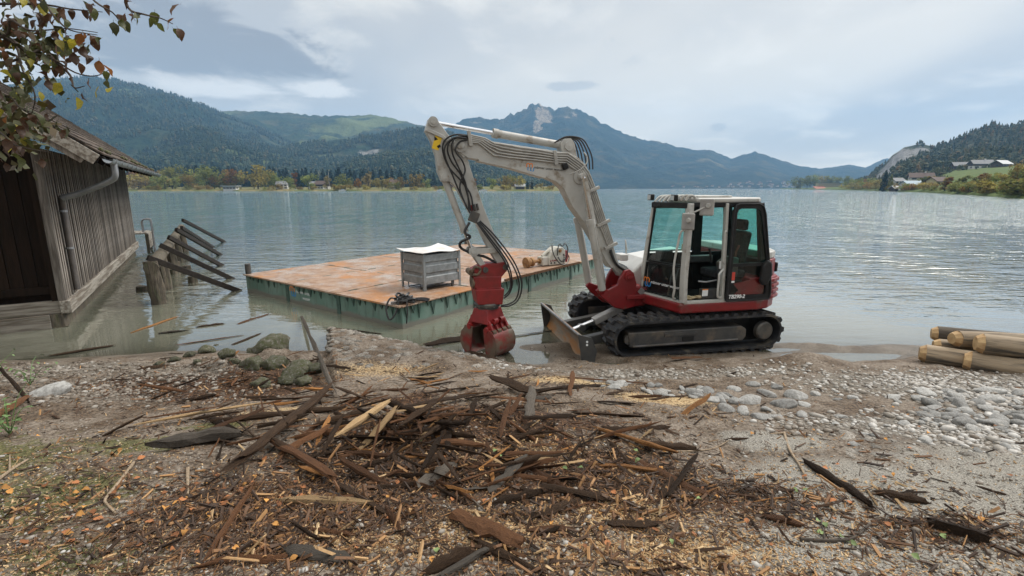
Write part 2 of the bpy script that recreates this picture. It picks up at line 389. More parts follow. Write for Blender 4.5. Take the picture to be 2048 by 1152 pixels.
# ================================================================== GROUND
def th(x, y):
    x = np.asarray(x, float); y = np.asarray(y, float)
    sh = .45 * sstep(-4.5, -8.5, x) - .25 * sstep(4.2, 6.5, x) + .22 * fbm(x * .5, y * .5, 3, 3)
    yy = y + sh
    b = np.interp(yy, [-60, -2, 0, 1.5, 3, 4.5, 6, 7, 7.7, 8.6, 10, 13, 20, 60, 400], [3.0, 1.16, 1.10, 1.0, .78, .53, .28, .10, .0, -.11, -.30, -.8, -2.0, -5, -9])
    dL = (x + 3.6) * .93 + (y - 9.1) * .365
    dF = -(x + 3.6) * .487 - (y - 9.1) * .873
    dR = -(x + 1.45) * .634 - (y - 7.9) * .773
    m = sstep(-.02, .10, dL) * sstep(-.10, .40, dF) * sstep(-.15, .75, dR)
    zr = .13 + (9.2 - y) * .088
    z = b + m * np.maximum(zr - b, 0)
    pad = np.exp(-(((x - 2.9) / 2.1) ** 4 + ((y - 8.5) / 1.45) ** 4))
    z = np.where(y > 6, z + pad * (np.maximum(z, -.035 + .05 * fbm(x * 1.3, y * 1.3, 3, 9)) - z), z)
    bar = np.exp(-(((x - 5.4) / 1.3) ** 2 + ((y - 7.95 - .1 * np.sin(x * 3)) / .14) ** 2)); z = np.maximum(z, z + bar * (.055 - z))
    bar2 = np.exp(-(((x - .9) / .9) ** 2 + ((y - 8.0) / .25) ** 2)); z = z + bar2 * np.maximum(.05 - z, 0)
    mound = np.exp(-(((x - 4.15) / .55) ** 2 + ((y - 6.62) / .30) ** 2)); z = z + mound * .19
    near = sstep(14, 9, np.hypot(x, y)) * sstep(-.02, .08, z)
    z = z + near * (.035 * fbm(x * 2.2, y * 2.2, 3, 5) + .016 * fbm(x * 9, y * 9, 3, 6))
    pile = np.exp(-(((x + .25) / 1.3) ** 2 + ((y - 4.0) / .9) ** 2)); z = z + pile * (.17 + .16 * fbm(x * 1.7, y * 1.7, 3, 61))
    pile2 = 2.7 * np.exp(-(((x + 3.3) / 1.2) ** 2 + ((y - 6.35) / .65) ** 2)) + .6 * np.exp(-(((x - 1.4) / .9) ** 2 + ((y - 4.0) / .6) ** 2)); z = z + pile2 * (.07 + .10 * fbm(x * 2.1, y * 2.1, 3, 63))
    pud = np.exp(-(((x - 5.0 - (y - 7.2) * 1.2) / 1.05) ** 4 + ((y - 7.32) / .34) ** 4)); z = z - pud * np.maximum(z + .055, 0)
    pud2 = np.exp(-(((x - .25) / .35) ** 4 + ((y - 7.35) / .30) ** 4)); z = z - pud2 * np.maximum(z + .055, 0)
    pud3 = np.exp(-(((x - 1.45) / .25) ** 4 + ((y - 7.05) / .16) ** 4)); z = z - pud3 * np.maximum(z + .055, 0)
    return z
def thf(x, y): return float(th(np.array([x]), np.array([y]))[0])
def G(px, py):
    z = .4
    for _ in range(40):
        p = atz(px, py, z); z2 = thf(p.x, p.y)
        if abs(z2 - z) < .002: break
        z += (z2 - z) * .6
    return p
def Gw(px, py):
    """ground or, where it lies under water, the water's surface"""
    p = G(px, py)
    return p if p.z > 0.0 else atz(px, py, 0.0)
def axis_coords(dense_lo, dense_hi, n, far_lo, far_hi, k=16):
    d = np.linspace(dense_lo, dense_hi, n)
    lo = dense_lo - np.geomspace(.3, dense_lo - far_lo, k)[::-1]; hi = dense_hi + np.geomspace(.3, far_hi - dense_hi, k)
    return np.concatenate([lo, d, hi])
xs = axis_coords(-9.5, 9.5, 560, -4300, 4300)
yn = 1.2 + (np.geomspace(1, 14, 430) - 1) / 13 * 9.3
ys = np.concatenate([1.2 - np.geomspace(.3, 800, 14)[::-1], yn, 10.5 + np.geomspace(.3, 4500, 22)])
XX, YY = np.meshgrid(xs, ys)
ZZ = th(XX.ravel(), YY.ravel())
def grid_faces(nx, ny):
    i = np.arange(ny - 1)[:, None] * nx + np.arange(nx - 1)[None, :]; i = i.ravel()
    return np.stack([i, i + 1, i + nx + 1, i + nx], 1)
def zone(x, y, L_):
    m = np.zeros_like(x)
    for (px, py, rx, ry, s) in L_:
        g = G(px, py); m = np.maximum(m, s * np.exp(-(((x - g.x) / rx) ** 2 + ((y - g.y) / ry) ** 2)))
    return m
fx, fy = XX.ravel(), YY.ravel()
Z_SAW = [(1330, 800, .55, .22, 1), (1240, 1030, .30, .14, 1), (1010, 1060, .45, .18, .8), (1150, 760, .8, .25, .7), (760, 740, .9, .5, .55), (700, 1090, .5, .2, .6), (1330, 1110, .6, .2, .7), (560, 820, .6, .15, .6), (1100, 900, .5, .2, .5)]
Z_ASPH = [(1800, 980, 1.15, .60, 1), (2048, 1000, 1.0, .8, 1), (1700, 1100, .8, .35, .75), (2048, 1140, .7, .4, .9), (1560, 880, .55, .22, .8), (2300, 1000, 1.5, 1.0, 1)]
Z_MOSS = [(280, 890, .60, .28, 1), (60, 1000, .8, .5, .9), (430, 850, .5, .14, .8), (150, 1130, .7, .3, .7), (-200, 950, 1.2, .9, 1)]
Z_GRAV = [(300, 770, 1.3, .75, 1), (100, 740, 1.5, .6, 1), (480, 770, .7, .7, .6), (1250, 750, 1.2, .30, 1), (1050, 735, .5, .3, .8), (1500, 745, .8, .35, .7), (1850, 770, 1.5, .65, 1), (2048, 780, 1.6, .9, 1), (1750, 850, .9, .35, .8), (2048, 870, .9, .4, .9), (1000, 715, .9, .5, .7), (2300, 800, 2, 1, 1), (-200, 760, 2, .7, 1)]
Z_MULCH = [(900, 900, 1.15, .75, 1), (650, 1000, 1.0, .45, .9), (1150, 950, .9, .4, .9), (500, 770, .95, .70, 1), (380, 775, .8, .5, .9), (300, 770, 1.0, .5, .8), (820, 800, .8, .3, .7), (1450, 1000, .6, .3, .7), (1060, 830, .9, .3, .9), (1850, 1060, .35, .12, .7)]
att = dict(saw=zone(fx, fy, Z_SAW), asph=zone(fx, fy, Z_ASPH), moss=zone(fx, fy, Z_MOSS), grav=zone(fx, fy, Z_GRAV), mulch=zone(fx, fy, Z_MULCH), wet=sstep(.10, .01, ZZ))
def ground_mat():
    m = bpy.data.materials.new('shore_ground'); t = nodes(m); MATS['ground'] = m
    big = tnoise(t, 2.5, 6, .62, coord='World'); fine = tnoise(t, 38, 5, .7, coord='World'); mid = tnoise(t, 11, 5, .6, coord='World', off=(4, 2, 0)); speck = tnoise(t, 120, 3, .6, coord='World')
    col = mixrgb(t, mrange(t, fine, .38, .62), (.125, .096, .072), (.27, .225, .18))
    col = mixrgb(t, mrange(t, big, .40, .62), col, mixrgb(t, mrange(t, fine, .4, .6), (.045, .030, .020), (.150, .105, .068)))
    def layer(name, c, jit, lo, hi, col, amt=1.0):
        f = tmath(t, 'ADD', attr(t, name), tmath(t, 'MULTIPLY', tmath(t, 'SUBTRACT', jit, .5), 1.1))
        return mixrgb(t, tmath(t, 'MULTIPLY', mrange(t, f, lo, hi), amt), col, c)
    col = layer('grav', mixrgb(t, mrange(t, fine, .4, .6), (.095, .077, .060), (.23, .205, .17)), mid, .25, .6, col)
    col = layer('mulch', mixrgb(t, mrange(t, fine, .4, .62), (.026, .015, .010), (.135, .072, .038)), mid, .30, .62, col)
    col = layer('asph', mixrgb(t, mrange(t, speck, .42, .60), (.16, .148, .128), (.40, .375, .325)), big, .30, .60, col, .92)
    col = layer('moss', mixrgb(t, mrange(t, fine, .4, .62), (.060, .066, .020), (.18, .165, .060)), mid, .42, .74, col, .8)
    col = layer('saw', mixrgb(t, mrange(t, fine, .4, .6), (.34, .23, .12), (.56, .41, .22)), fine, .32, .70, col, .85)
    wet = attr(t, 'wet')
    col = mixrgb(t, wet, col, mixrgb(t, .5, col, (.10, .085, .062)))
    h = tmath(t, 'ADD', fine, tmath(t, 'MULTIPLY', speck, .35))
    rgh = mrange(t, tmath(t, 'ADD', wet, tmath(t, 'MULTIPLY', mrange(t, big, .45, .62), .35)), 0, 1, .85, .38)
    principled(t, col, rgh, 0, .25, bumpn(t, h, .8, .03))
    return m
me = mesh_np('ground', np.stack([fx, fy, ZZ], 1), grid_faces(len(xs), len(ys)), ground_mat(), True, att)
ground = tag(link('ground', me), kind='structure')

# ================================================================== WATER
def water_mat():
    m = bpy.data.materials.new('lake_water'); t = nodes(m)
    calm = attr(t, 'calm'); deep = attr(t, 'deep'); clear = attr(t, 'clear')
    n1 = tnoise(t, 1.0, 4, .6, stretch=(.6, 1.6, 1), coord='World', dist=.25)
    n2 = tnoise(t, 3.4, 3, .5, stretch=(.6, 1.4, 1), coord='World', off=(3, 1, 0), dist=.2)
    n3 = tnoise(t, .16, 3, .5, stretch=(.7, 1.3, 1), coord='World')
    h = tmath(t, 'ADD', tmath(t, 'MULTIPLY', n1, 1.0), tmath(t, 'MULTIPLY', n2, .30))
    n0 = tnoise(t, .50, 3, .6, stretch=(1.15, .34, 1), coord='World', off=(7, 3, 0)); n00 = tnoise(t, .11, 2, .5, stretch=(1.3, .4, 1), coord='World', off=(2, 8, 0))
    amp = tmath(t, 'MULTIPLY', tmath(t, 'MULTIPLY', calm, mrange(t, n3, .32, .66, .8, 1.15)), tmath(t, 'MULTIPLY', mrange(t, n0, .36, .64, .62, 1.38), mrange(t, n00, .36, .64, .9, 1.1)))
    b = t.nodes.new('ShaderNodeBump'); b.inputs['Distance'].default_value = .36; L(t, h, b.inputs['Height']); L(t, amp, b.inputs['Strength'])
    body = mixrgb(t, deep, (.165, .168, .128), (.011, .068, .075))
    d = t.nodes.new('ShaderNodeBsdfDiffuse'); L(t, body, d.inputs[0])
    tr = t.nodes.new('ShaderNodeBsdfTransparent'); tr.inputs[0].default_value = (.82, .84, .76, 1)
    mb = t.nodes.new('ShaderNodeMixShader'); L(t, clear, mb.inputs[0]); L(t, d.outputs[0], mb.inputs[1]); L(t, tr.outputs[0], mb.inputs[2])
    g = t.nodes.new('ShaderNodeBsdfGlossy'); g.inputs['Roughness'].default_value = .025; L(t, b.outputs[0], g.inputs['Normal']); g.inputs[0].default_value = (1, 1, 1, 1)
    fr = t.nodes.new('ShaderNodeFresnel'); fr.inputs[0].default_value = 1.333; L(t, b.outputs[0], fr.inputs['Normal'])
    mx = t.nodes.new('ShaderNodeMixShader'); L(t, tmath(t, 'MULTIPLY', fr.outputs[0], 1.75, True), mx.inputs[0]); L(t, mb.outputs[0], mx.inputs[1]); L(t, g.outputs[0], mx.inputs[2])
    o = t.nodes.new('ShaderNodeOutputMaterial'); L(t, mx.outputs[0], o.inputs[0]); return m
wx = axis_coords(-12, 12, 130, -4300, 4300, 20); wy = np.concatenate([np.linspace(5.2, 14, 90), 14 + np.geomspace(.2, 4500, 50)])
WX, WY = np.meshgrid(wx, wy); q, r_ = WX.ravel(), WY.ravel(); dep = -th(q, r_)
dist = np.maximum(r_ - 7.2, 0)
calm = .02 + .10 * sstep(.2, 4, dist) + .28 * sstep(2, 12, dist) + .60 * sstep(6, 45, dist)
shel = np.exp(-(((q + 5.5) / 4.0) ** 2 + ((r_ - 9.5) / 2.8) ** 2)); calm = calm * (1 - .35 * shel)
deep = sstep(.6, 3.2, dep + .5 * fbm(q * .15, r_ * .15, 2, 4))
clear = np.clip(.72 * np.exp(-np.maximum(dep, 0) / .10), 0, .8)
me = mesh_np('lake_water', np.stack([q, r_, np.zeros_like(q)], 1), grid_faces(len(wx), len(wy)), water_mat(), True, dict(calm=calm, deep=deep, clear=clear))
tag(link('lake_water', me), kind='structure')

# ================================================================== MOUNTAINS
def hill_mat(name, c_dark, c_light, c_mead, mead=.0, rock=None, scale=1.0, patches=()):
    m = bpy.data.materials.new(name); t = nodes(m)
    big = tnoise(t, .0022 * scale, 6, .6, coord='World'); mid = tnoise(t, .011 * scale, 6, .65, coord='World', off=(9, 0, 4)); fine = tnoise(t, .05 * scale, 5, .75, coord='World')
    col = mixrgb(t, mrange(t, fine, .40, .60), c_dark, c_light)
    col = mixrgb(t, tmath(t, 'MULTIPLY', mrange(t, mid, .48, .66), .65), col, mixrgb(t, .55, c_light, (.15, .115, .05)))
    if mead: col = mixrgb(t, tmath(t, 'MULTIPLY', mrange(t, big, .62 - mead * .1, .70 - mead * .1), .8), col, c_mead)
    if rock is not None:
        f = tmath(t, 'ADD', attr(t, 'rock'), tmath(t, 'MULTIPLY', tmath(t, 'SUBTRACT', tnoise(t, .025 * scale, 6, .7, stretch=(1, 1, .45), coord='World'), .5), 1.3))
        rc = mixrgb(t, mrange(t, tnoise(t, .09 * scale, 5, .75, stretch=(1, 1, .3), coord='World', off=(2, 2, 2)), .40, .62), rock, tuple(v * .38 for v in rock))
        col = mixrgb(t, mrange(t, f, .42, .60), col, rc)
        f2 = tmath(t, 'ADD', attr(t, 'mead'), tmath(t, 'MULTIPLY', tmath(t, 'SUBTRACT', mid, .5), 1.0))
        col = mixrgb(t, mrange(t, f2, .40, .62), col, c_mead)
    principled(t, col, .95, 0, .1, bumpn(t, tmath(t, 'ADD', fine, mid), 1.0, 14 / scale))
    return m
def mountain(name, sil, Y0, Y1, m, seed, amp=60., nx=260, ny=70, back=1.5, rock=(), mead=(), ridge_j=6., base_z=.4, p=1.0, gul=90.):
    """ridge line through photo silhouette points standing at depth Y1, slope falling to the lake shore at depth Y0"""
    px = np.array([a for a, _ in sil], float); py = np.array([b for _, b in sil], float)
    cols = np.linspace(px[0], px[-1], nx); rowp = np.interp(cols, px, py)
    u = (cols - 1024) / F; v = (576 - rowp) / F
    az = u / (_c + v * _s); el = (-_s + v * _c) / (_c + v * _s)
    rr = np.concatenate([np.linspace(0, 1, ny), np.linspace(1.06, back, 8)])
    A, Rr = np.meshgrid(az, rr); E_, _ = np.meshgrid(el, rr); P, _ = np.meshgrid(cols, rr)
    y0 = Y0(cols) if callable(Y0) else np.full(nx, float(Y0)); Y0m, _ = np.meshgrid(y0, rr)
    Y = Y0m + (Y1 - Y0m) * Rr; X = A * Y
    top = CAM_H + Y1 * E_
    shp = np.where(Rr <= 1, np.power(np.clip(Rr, 0, 1), p), np.maximum(1 - (Rr - 1) * 1.4, 0.1))
    Zb = base_z + (top - base_z) * shp
    win = np.clip(Rr * (1 - Rr) * 4, 0, 1) * (Rr <= 1)
    gully = np.abs(fbm(X / (gul * 6), Y / (gul * 9), 4, seed))
    n = fbm(X / (gul * 2.2), Y / (gul * 2.2), 5, seed + 3, .55)
    hs = np.clip(top / np.maximum(top.max(), 1), .15, 1)
    Zz = Zb + win * hs * (n * amp - gully * amp * 1.5) + np.where(Rr > .93, ridge_j * hs * fbm(X / 22, Y / 22, 2, seed + 8), 0)
    Zz = np.maximum(Zz, base_z - 1 + 0 * Zz)
    Zz[0, :] = base_z - 4
    at = {}
    for nm, Ls in (('rock', rock), ('mead', mead)):
        M_ = np.zeros_like(X)
        for (cx, cy, rx, ry, s) in Ls:   # centre given along the ridge (photo column) and up the slope
            M_ = np.maximum(M_, s * np.exp(-(((P - cx) / rx) ** 2 + ((Rr - cy) / ry) ** 2)))
        at[nm] = M_.ravel()
    V = np.stack([X.ravel(), Y.ravel(), Zz.ravel()], 1)
    me = mesh_np(name, V, grid_faces(nx, len(rr)), m, True, at)
    o = tag(link(name, me), kind='structure')
    return o, X, Y, Zz, Rr, np.maximum(at['rock'], at['mead']).reshape(X.shape)
HM1 = hill_mat('forest_slope_near', (.008, .026, .022), (.028, .052, .030), (.11, .14, .06), .9, (.30, .29, .27))
HM2 = hill_mat('forest_slope_mid', (.014, .034, .024), (.038, .062, .032), (.14, .17, .07), 1.1, (.30, .29, .27))
HM3 = hill_mat('forest_slope_far', (.008, .024, .026), (.022, .044, .036), (.16, .145, .09), .2, (.34, .28, .21), scale=.8)
HM4 = hill_mat('forest_slope_cliff', (.014, .028, .016), (.050, .058, .026), (.13, .19, .05), .0, (.29, .285, .28), scale=2.2)
SHR = np.array([(1540, 1600), (1570, 1350), (1600, 1150), (1690, 640), (1800, 370), (1900, 225), (1980, 162), (2048, 124), (2200, 92), (2500, 70), (2800, 60)], float)
def shore_r(px): return np.interp(px, SHR[:, 0], SHR[:, 1])
def m4_y0(cols): return np.maximum(shore_r(cols) + 90, 330)
m1 = mountain('mountain_left', [(-500, 300), (-250, 240), (-100, 195), (0, 172), (80, 160), (120, 157), (190, 154), (240, 162), (330, 184), (400, 208), (450, 229), (520, 256), (600, 288), (680, 312), (760, 335), (860, 360)], 820, 2300, HM1, 1, amp=75, mead=[(120, .93, 45, .05, .9), (200, .95, 25, .04, .6), (330, .55, 60, .05, .4)], rock=[])
m2 = mountain('mountain_back_left', [(380, 240), (440, 224), (470, 221), (560, 225), (640, 232), (700, 231), (745, 229), (790, 238), (845, 252), (890, 270), (950, 300), (1020, 340)], 1400, 2800, HM2, 2, amp=80, mead=[(725, .86, 28, .06, 1), (690, .78, 25, .04, .7)], base_z=5)
m3 = mountain('mountain_summit', [(760, 330), (820, 290), (880, 262), (915, 246), (935, 239), (960, 236), (1000, 238), (1025, 227), (1045, 220), (1058, 211), (1068, 206), (1082, 211), (1098, 217), (1108, 219), (1120, 213), (1132, 212), (1150, 218), (1180, 233), (1210, 250), (1260, 272), (1300, 282), (1330, 286), (1350, 293), (1380, 299), (1420, 300), (1440, 308), (1462, 318), (1485, 310), (1510, 303), (1530, 309), (1560, 320), (1600, 332), (1635, 337), (1670, 334), (1700, 329), (1730, 336), (1752, 325), (1775, 316), (1795, 324), (1830, 345), (1900, 352), (2050, 360), (2300, 368)], 2300, 3600, HM3, 3, amp=95, nx=420, ny=80, rock=[(1088, .89, 18, .13, 1.15), (1076, .74, 13, .10, .8), (1150, .92, 10, .05, .7), (1130, .87, 14, .04, .5), (950, .92, 22, .05, .5), (1420, .32, 40, .12, .40), (1360, .28, 30, .10, .42)], ridge_j=22, gul=130)
m1b = mountain('forest_foothill', [(330, 372), (400, 345), (470, 316), (540, 300), (620, 289), (700, 277), (780, 266), (850, 257), (900, 268), (960, 305), (1040, 343), (1110, 370), (1160, 376)], 830, 1700, HM1, 5, amp=45, rock=[(735, .80, 30, .05, .75)], ridge_j=8, gul=80)
m4 = mountain('cliff_hill', [(1690, 374), (1735, 358), (1752, 342), (1768, 330), (1785, 312), (1808, 296), (1845, 289), (1870, 293), (1900, 286), (1925, 274), (1950, 263), (1975, 252), (1990, 248), (2004, 256), (2025, 251), (2048, 245), (2150, 222), (2350, 205), (2700, 190)], m4_y0, 1000, HM4, 6, amp=18, nx=240, ny=60, rock=[(1800, .80, 42, .22, .95), (1775, .60, 28, .30, .95), (1840, .85, 30, .13, .75), (1985, .92, 14, .05, .6), (1940, .75, 16, .06, .45)], ridge_j=7, gul=30, p=1.25)

def forest(name, parts, n, hmin, hmax, m, seed, rlo=.02, rhi=1.0, jitter=6, maxpx=None):
    """thousands of narrow crowns over a slope, one mass"""
    o, X, Y, Z, Rr, rockm = parts; rg = np.random.default_rng(seed)
    ny, nx = X.shape; k = int(np.sum(Rr[:, 0] <= 1.0))
    i = rg.integers(1, k - 1, n); j = rg.integers(1, nx - 1, n)
    ok = (Rr[i, j] > rlo) & (Rr[i, j] < rhi); i, j = i[ok], j[ok]
    f, g = rg.random(len(i)), rg.random(len(i))
    def bl(A): return (A[i, j] * (1 - f) + A[i, j + 1] * f) * (1 - g) + (A[i + 1, j] * (1 - f) + A[i + 1, j + 1] * f) * g
    x, y, z = bl(X), bl(Y), bl(Z)
    rk = rockm[i, j]; msk = (fbm(x / 160, y / 160, 3, seed + 2) > -.45) & (rk + .6 * fbm(x / 25, z / 18, 3, seed + 5) < .36); x, y, z = x[msk], y[msk], z[msk]; c = len(x)
    h = rg.uniform(hmin, hmax, c); w = h * rg.uniform(.17, .30, c)
    round_ = rg.random(c) < .38
    prof = np.where(round_[:, None], np.array([[.75, 1.15, .85]]), np.array([[1.0, .62, .28]]))
    lev = np.array([.12, .45, .75]); K = 5; ang = np.arange(K) * 2 * np.pi / K
    V = np.zeros((c, 3 * K + 1, 3))
    for a in range(3):
        rr = w[:, None] * prof[:, a:a + 1] * rg.uniform(.75, 1.25, (c, K)); ph = ang[None, :] + rg.random(c)[:, None] * 6
        V[:, a * K:(a + 1) * K, 0] = x[:, None] + rr * np.cos(ph); V[:, a * K:(a + 1) * K, 1] = y[:, None] + rr * np.sin(ph); V[:, a * K:(a + 1) * K, 2] = (z + h * lev[a])[:, None]
    V[:, -1, 0] = x; V[:, -1, 1] = y; V[:, -1, 2] = z + h * np.where(round_, .93, 1.02)
    fs = []
    for a in range(2):
        for q in range(K):
            b = (q + 1) % K
            fs += [(a * K + q, a * K + b, (a + 1) * K + b), (a * K + q, (a + 1) * K + b, (a + 1) * K + q)]
    fs += [(2 * K + q, 2 * K + (q + 1) % K, 3 * K) for q in range(K)]
    fs = np.array(fs)
    Fc = (fs[None] + (np.arange(c) * (3 * K + 1))[:, None, None]).reshape(-1, 3)
    tint = np.repeat(np.clip(rg.normal(.42 + .22 * round_, .22, c), 0, 1), 3 * K + 1)
    me = mesh_np(name, V.reshape(-1, 3), Fc, m, False, dict(tint=tint))
    return tag(link(name, me), kind='stuff')
def leafy(name, stops, rough=.8):
    m = bpy.data.materials.new(name); t = nodes(m)
    col = ramp(t, attr(t, 'tint'), stops)
    oi = t.nodes.new('ShaderNodeObjectInfo'); hsv = t.nodes.new('ShaderNodeHueSaturation'); L(t, mrange(t, oi.outputs['Random'], 0, 1, .78, 1.2), hsv.inputs['Value']); L(t, mrange(t, oi.outputs['Random'], 0, 1, .485, .515), hsv.inputs['Hue']); L(t, col, hsv.inputs['Color'])
    principled(t, hsv.outputs[0], rough, 0, .2); return m
FOR1 = leafy('forest_crowns', [(0, (.010, .026, .022)), (.4, (.020, .042, .030)), (.7, (.042, .060, .032)), (1, (.085, .075, .036))])
FOR4 = leafy('cliff_forest_crowns', [(0, (.020, .040, .020)), (.4, (.045, .065, .028)), (.7, (.085, .095, .035)), (1, (.16, .12, .045))])
for prt, n, a, b, sd_, lo, hi, nm, lab in ((m1, 30000, 9, 16, 21, .03, 1.01, 'mountain_forest', 'mixed dark forest covering the slope of the big left mountain'),
                                      (m1b, 24000, 9, 16, 22, .0, 1.01, 'foothill_forest', 'dark conifer forest covering the low foothill behind the far shore'),
                                      (m4, 9000, 6, 11, 23, .04, 1.01, 'cliff_forest', 'mixed forest on the hill with the pale cliffs')):
    tag(forest(nm, prt, n, a, b, FOR1 if prt is not m4 else FOR4, sd_, lo, hi), lab, 'forest')

# ================================================================== FAR SHORES
def pxz(px, Y, z=None, py=None):
    """a point at depth Y under photo column px (near the horizon)"""
    d = ray(px, 376 if py is None else py); k = Y / d.y
    return Vector((d.x * k, Y, CAM_H + d.z * k if z is None else z))
def shore_mat(name, grass, reed):
    m = bpy.data.materials.new(name); t = nodes(m)
    a = tnoise(t, .06, 5, .6, coord='World'); b = tnoise(t, .5, 4, .7, coord='World')
    col = mixrgb(t, mrange(t, a, .42, .6), grass, reed); col = mixrgb(t, mrange(t, b, .35, .65), col, tuple(v * .6 for v in grass))
    principled(t, col, .95, 0, .1); return m
def land(name, p0, p1, shoreY, depth, slope, m, nx=120, bank=1.0, seed=1):
    cols = np.linspace(p0, p1, nx); y0 = np.array([shoreY(c) for c in cols]) if callable(shoreY) else np.full(nx, float(shoreY))
    y0 = y0 * (1 + .012 * fbm(cols / 18, cols * 0, 3, seed))
    rr = np.array([-.03, 0, .012, .03, .06, .12, .2, .3, .45, .6, .8, 1.0])
    C_, R_ = np.meshgrid(cols, rr); Y0m, _ = np.meshgrid(y0, rr); D = depth(C_) if callable(depth) else depth
    Y = Y0m + D * R_; X = (C_ - 1024) / F / (_c + 200 / F * _s) * Y
    Z = np.where(R_ < 0, -1.5, np.minimum(bank, (Y - Y0m) * .5 - .05) + slope * np.maximum(Y - Y0m - 3, 0) + .3 * fbm(X / 15, Y / 15, 3, seed + 1) * (R_ > .02))
    me = mesh_np(name, np.stack([X.ravel(), Y.ravel(), Z.ravel()], 1), grid_faces(nx, len(rr)), m, True)
    return tag(link(name, me), kind='structure')
land('shore_land', 120, 1135, 452, 330, .012, shore_mat('far_shore_grass', (.12, .14, .045), (.30, .225, .12)))
RD = lambda c: np.interp(c, [1560, 1690, 1800, 1900, 2048, 2500], [200, 240, 230, 260, 300, 320])
RS = lambda c: np.interp(c, [1560, 1690, 1800, 1900, 2048, 2500], [.005, .02, .04, .075, .07, .07])
def land_r():
    cols = np.linspace(1560, 2700, 160); y0 = shore_r(cols) * (1 + .015 * fbm(cols / 16, cols * 0, 3, 8))
    rr = np.array([-.03, 0, .01, .03, .06, .12, .2, .3, .45, .6, .8, 1.0])
    C_, R_ = np.meshgrid(cols, rr); Y0m, _ = np.meshgrid(y0, rr)
    Y = Y0m + RD(C_) * R_; X = (C_ - 1024) / F / (_c + 200 / F * _s) * Y
    Z = np.where(R_ < 0, -1.5, np.minimum(.7, (Y - Y0m) * .5 - .05) + RS(C_) * np.maximum(Y - Y0m - 3, 0) + .25 * fbm(X / 15, Y / 15, 3, 9) * (R_ > .02))
    me = mesh_np('right_shore_land', np.stack([X.ravel(), Y.ravel(), Z.ravel()], 1), grid_faces(160, len(rr)), shore_mat('meadow_grass', (.095, .135, .036), (.13, .155, .05)), True)
    tag(link('right_shore_land', me), kind='structure')
land_r()
def rz_land(px, Y): 
    y0 = float(shore_r(px)); return min(.7, max((Y - y0) * .5, 0)) + float(RS(px)) * max(Y - y0 - 3, 0) - .15

LF = dict(
    green=leafy('leaves_green', [(0, (.10, .12, .030)), (.5, (.20, .22, .065)), (1, (.34, .33, .10))]),
    olive=leafy('leaves_olive', [(0, (.16, .13, .034)), (.5, (.30, .24, .07)), (1, (.42, .32, .10))]),
    orange=leafy('leaves_orange', [(0, (.10, .05, .015)), (.5, (.26, .13, .035)), (1, (.38, .22, .06))]),
    dark=leafy('needles_dark', [(0, (.008, .020, .013)), (.5, (.018, .036, .020)), (1, (.034, .056, .028))]),
    pale=leafy('leaves_pale', [(0, (.14, .12, .045)), (.5, (.30, .25, .10)), (1, (.42, .34, .16))]))
def leaf_cloud(P, size, rg, up=.3):
    n = len(P); a = rg.normal(size=(n, 3)); a /= np.linalg.norm(a, axis=1)[:, None]; b = rg.normal(size=(n, 3)); b[:, 2] *= up
    b -= a * np.sum(a * b, 1)[:, None]; b /= np.linalg.norm(b, axis=1)[:, None]
    s = (size * rg.uniform(.6, 1.35, n))[:, None]
    V = np.stack([P - a * s * .5 - b * s * .35, P + a * s * .5 - b * s * .25, P + a * s * .35 + b * s * .4, P - a * s * .4 + b * s * .3], 1)
    return V
def tree_data(kind, seed):
    rg = np.random.default_rng(seed); pts = []; tints = []
    if kind == 'conifer':
        for k in range(15):
            zz = .10 + .86 * k / 15; rad = .21 * (1 - k / 15.2) ** .9 + .012; n = int(10 + 46 * (1 - k / 15))
            an = rg.uniform(0, 6.283, n); r_ = rad * np.sqrt(rg.uniform(.15, 1, n)) * rg.uniform(.75, 1.15, n)
            pts.append(np.stack([r_ * np.cos(an), r_ * np.sin(an), zz + .03 * rg.normal(size=n) - r_ * .28], 1)); tints.append(np.clip(rg.normal(.45, .22, n) + .1 * (r_ / rad - .6), 0, 1))
        size = .062; trunk = [(0, 0, -.02), (0, 0, .95)]; tr = (.016, .004)
    else:
        nl = {'round': 16, 'tall': 16, 'bush': 9}[kind]
        for k in range(nl):
            if kind == 'round': c = np.array([rg.normal() * .17, rg.normal() * .17, rg.uniform(.20, .84)]); rad = rg.uniform(.12, .21) * (1.15 - .5 * abs(c[2] - .55))
            elif kind == 'tall': c = np.array([rg.normal() * .07, rg.normal() * .07, rg.uniform(.16, .92)]); rad = rg.uniform(.08, .14) * (1.25 - .6 * c[2])
            else: c = np.array([rg.normal() * .34, rg.normal() * .3, rg.uniform(.18, .68)]); rad = rg.uniform(.22, .34)
            n = 62 if kind != 'bush' else 70
            d = rg.normal(size=(n, 3)); d /= np.linalg.norm(d, axis=1)[:, None]
            q = c + d * (rad * rg.uniform(.45, 1.08, n) ** .6)[:, None]; q[:, 2] = np.maximum(q[:, 2], .03)
            pts.append(q); tints.append(np.clip(rg.normal(.48, .2, n) + rg.normal() * .16, 0, 1))
        size = {'round': .058, 'tall': .048, 'bush': .10}[kind]; trunk = [(0, 0, -.02), (.01, .01, .3), (.0, .0, .7)]; tr = (.024, .008)
    P = np.concatenate(pts); T = np.concatenate(tints); V = leaf_cloud(P, size, rg)
    Fc = np.arange(len(P) * 4).reshape(-1, 4)
    crown = (V.reshape(-1, 3), Fc, np.repeat(T, 4))
    b = MB(); b.tube(trunk, tr[0], 6, r1=tr[1])
    if kind != 'conifer':
        for k in range(5):
            a = k * 1.3 + seed; b.tube([(0, 0, .22 + .07 * k), (.11 * math.cos(a), .11 * math.sin(a), .40 + .07 * k), (.17 * math.cos(a), .17 * math.sin(a), .5 + .06 * k)], .009, 5, r1=.003)
    return crown, b
TP = {}
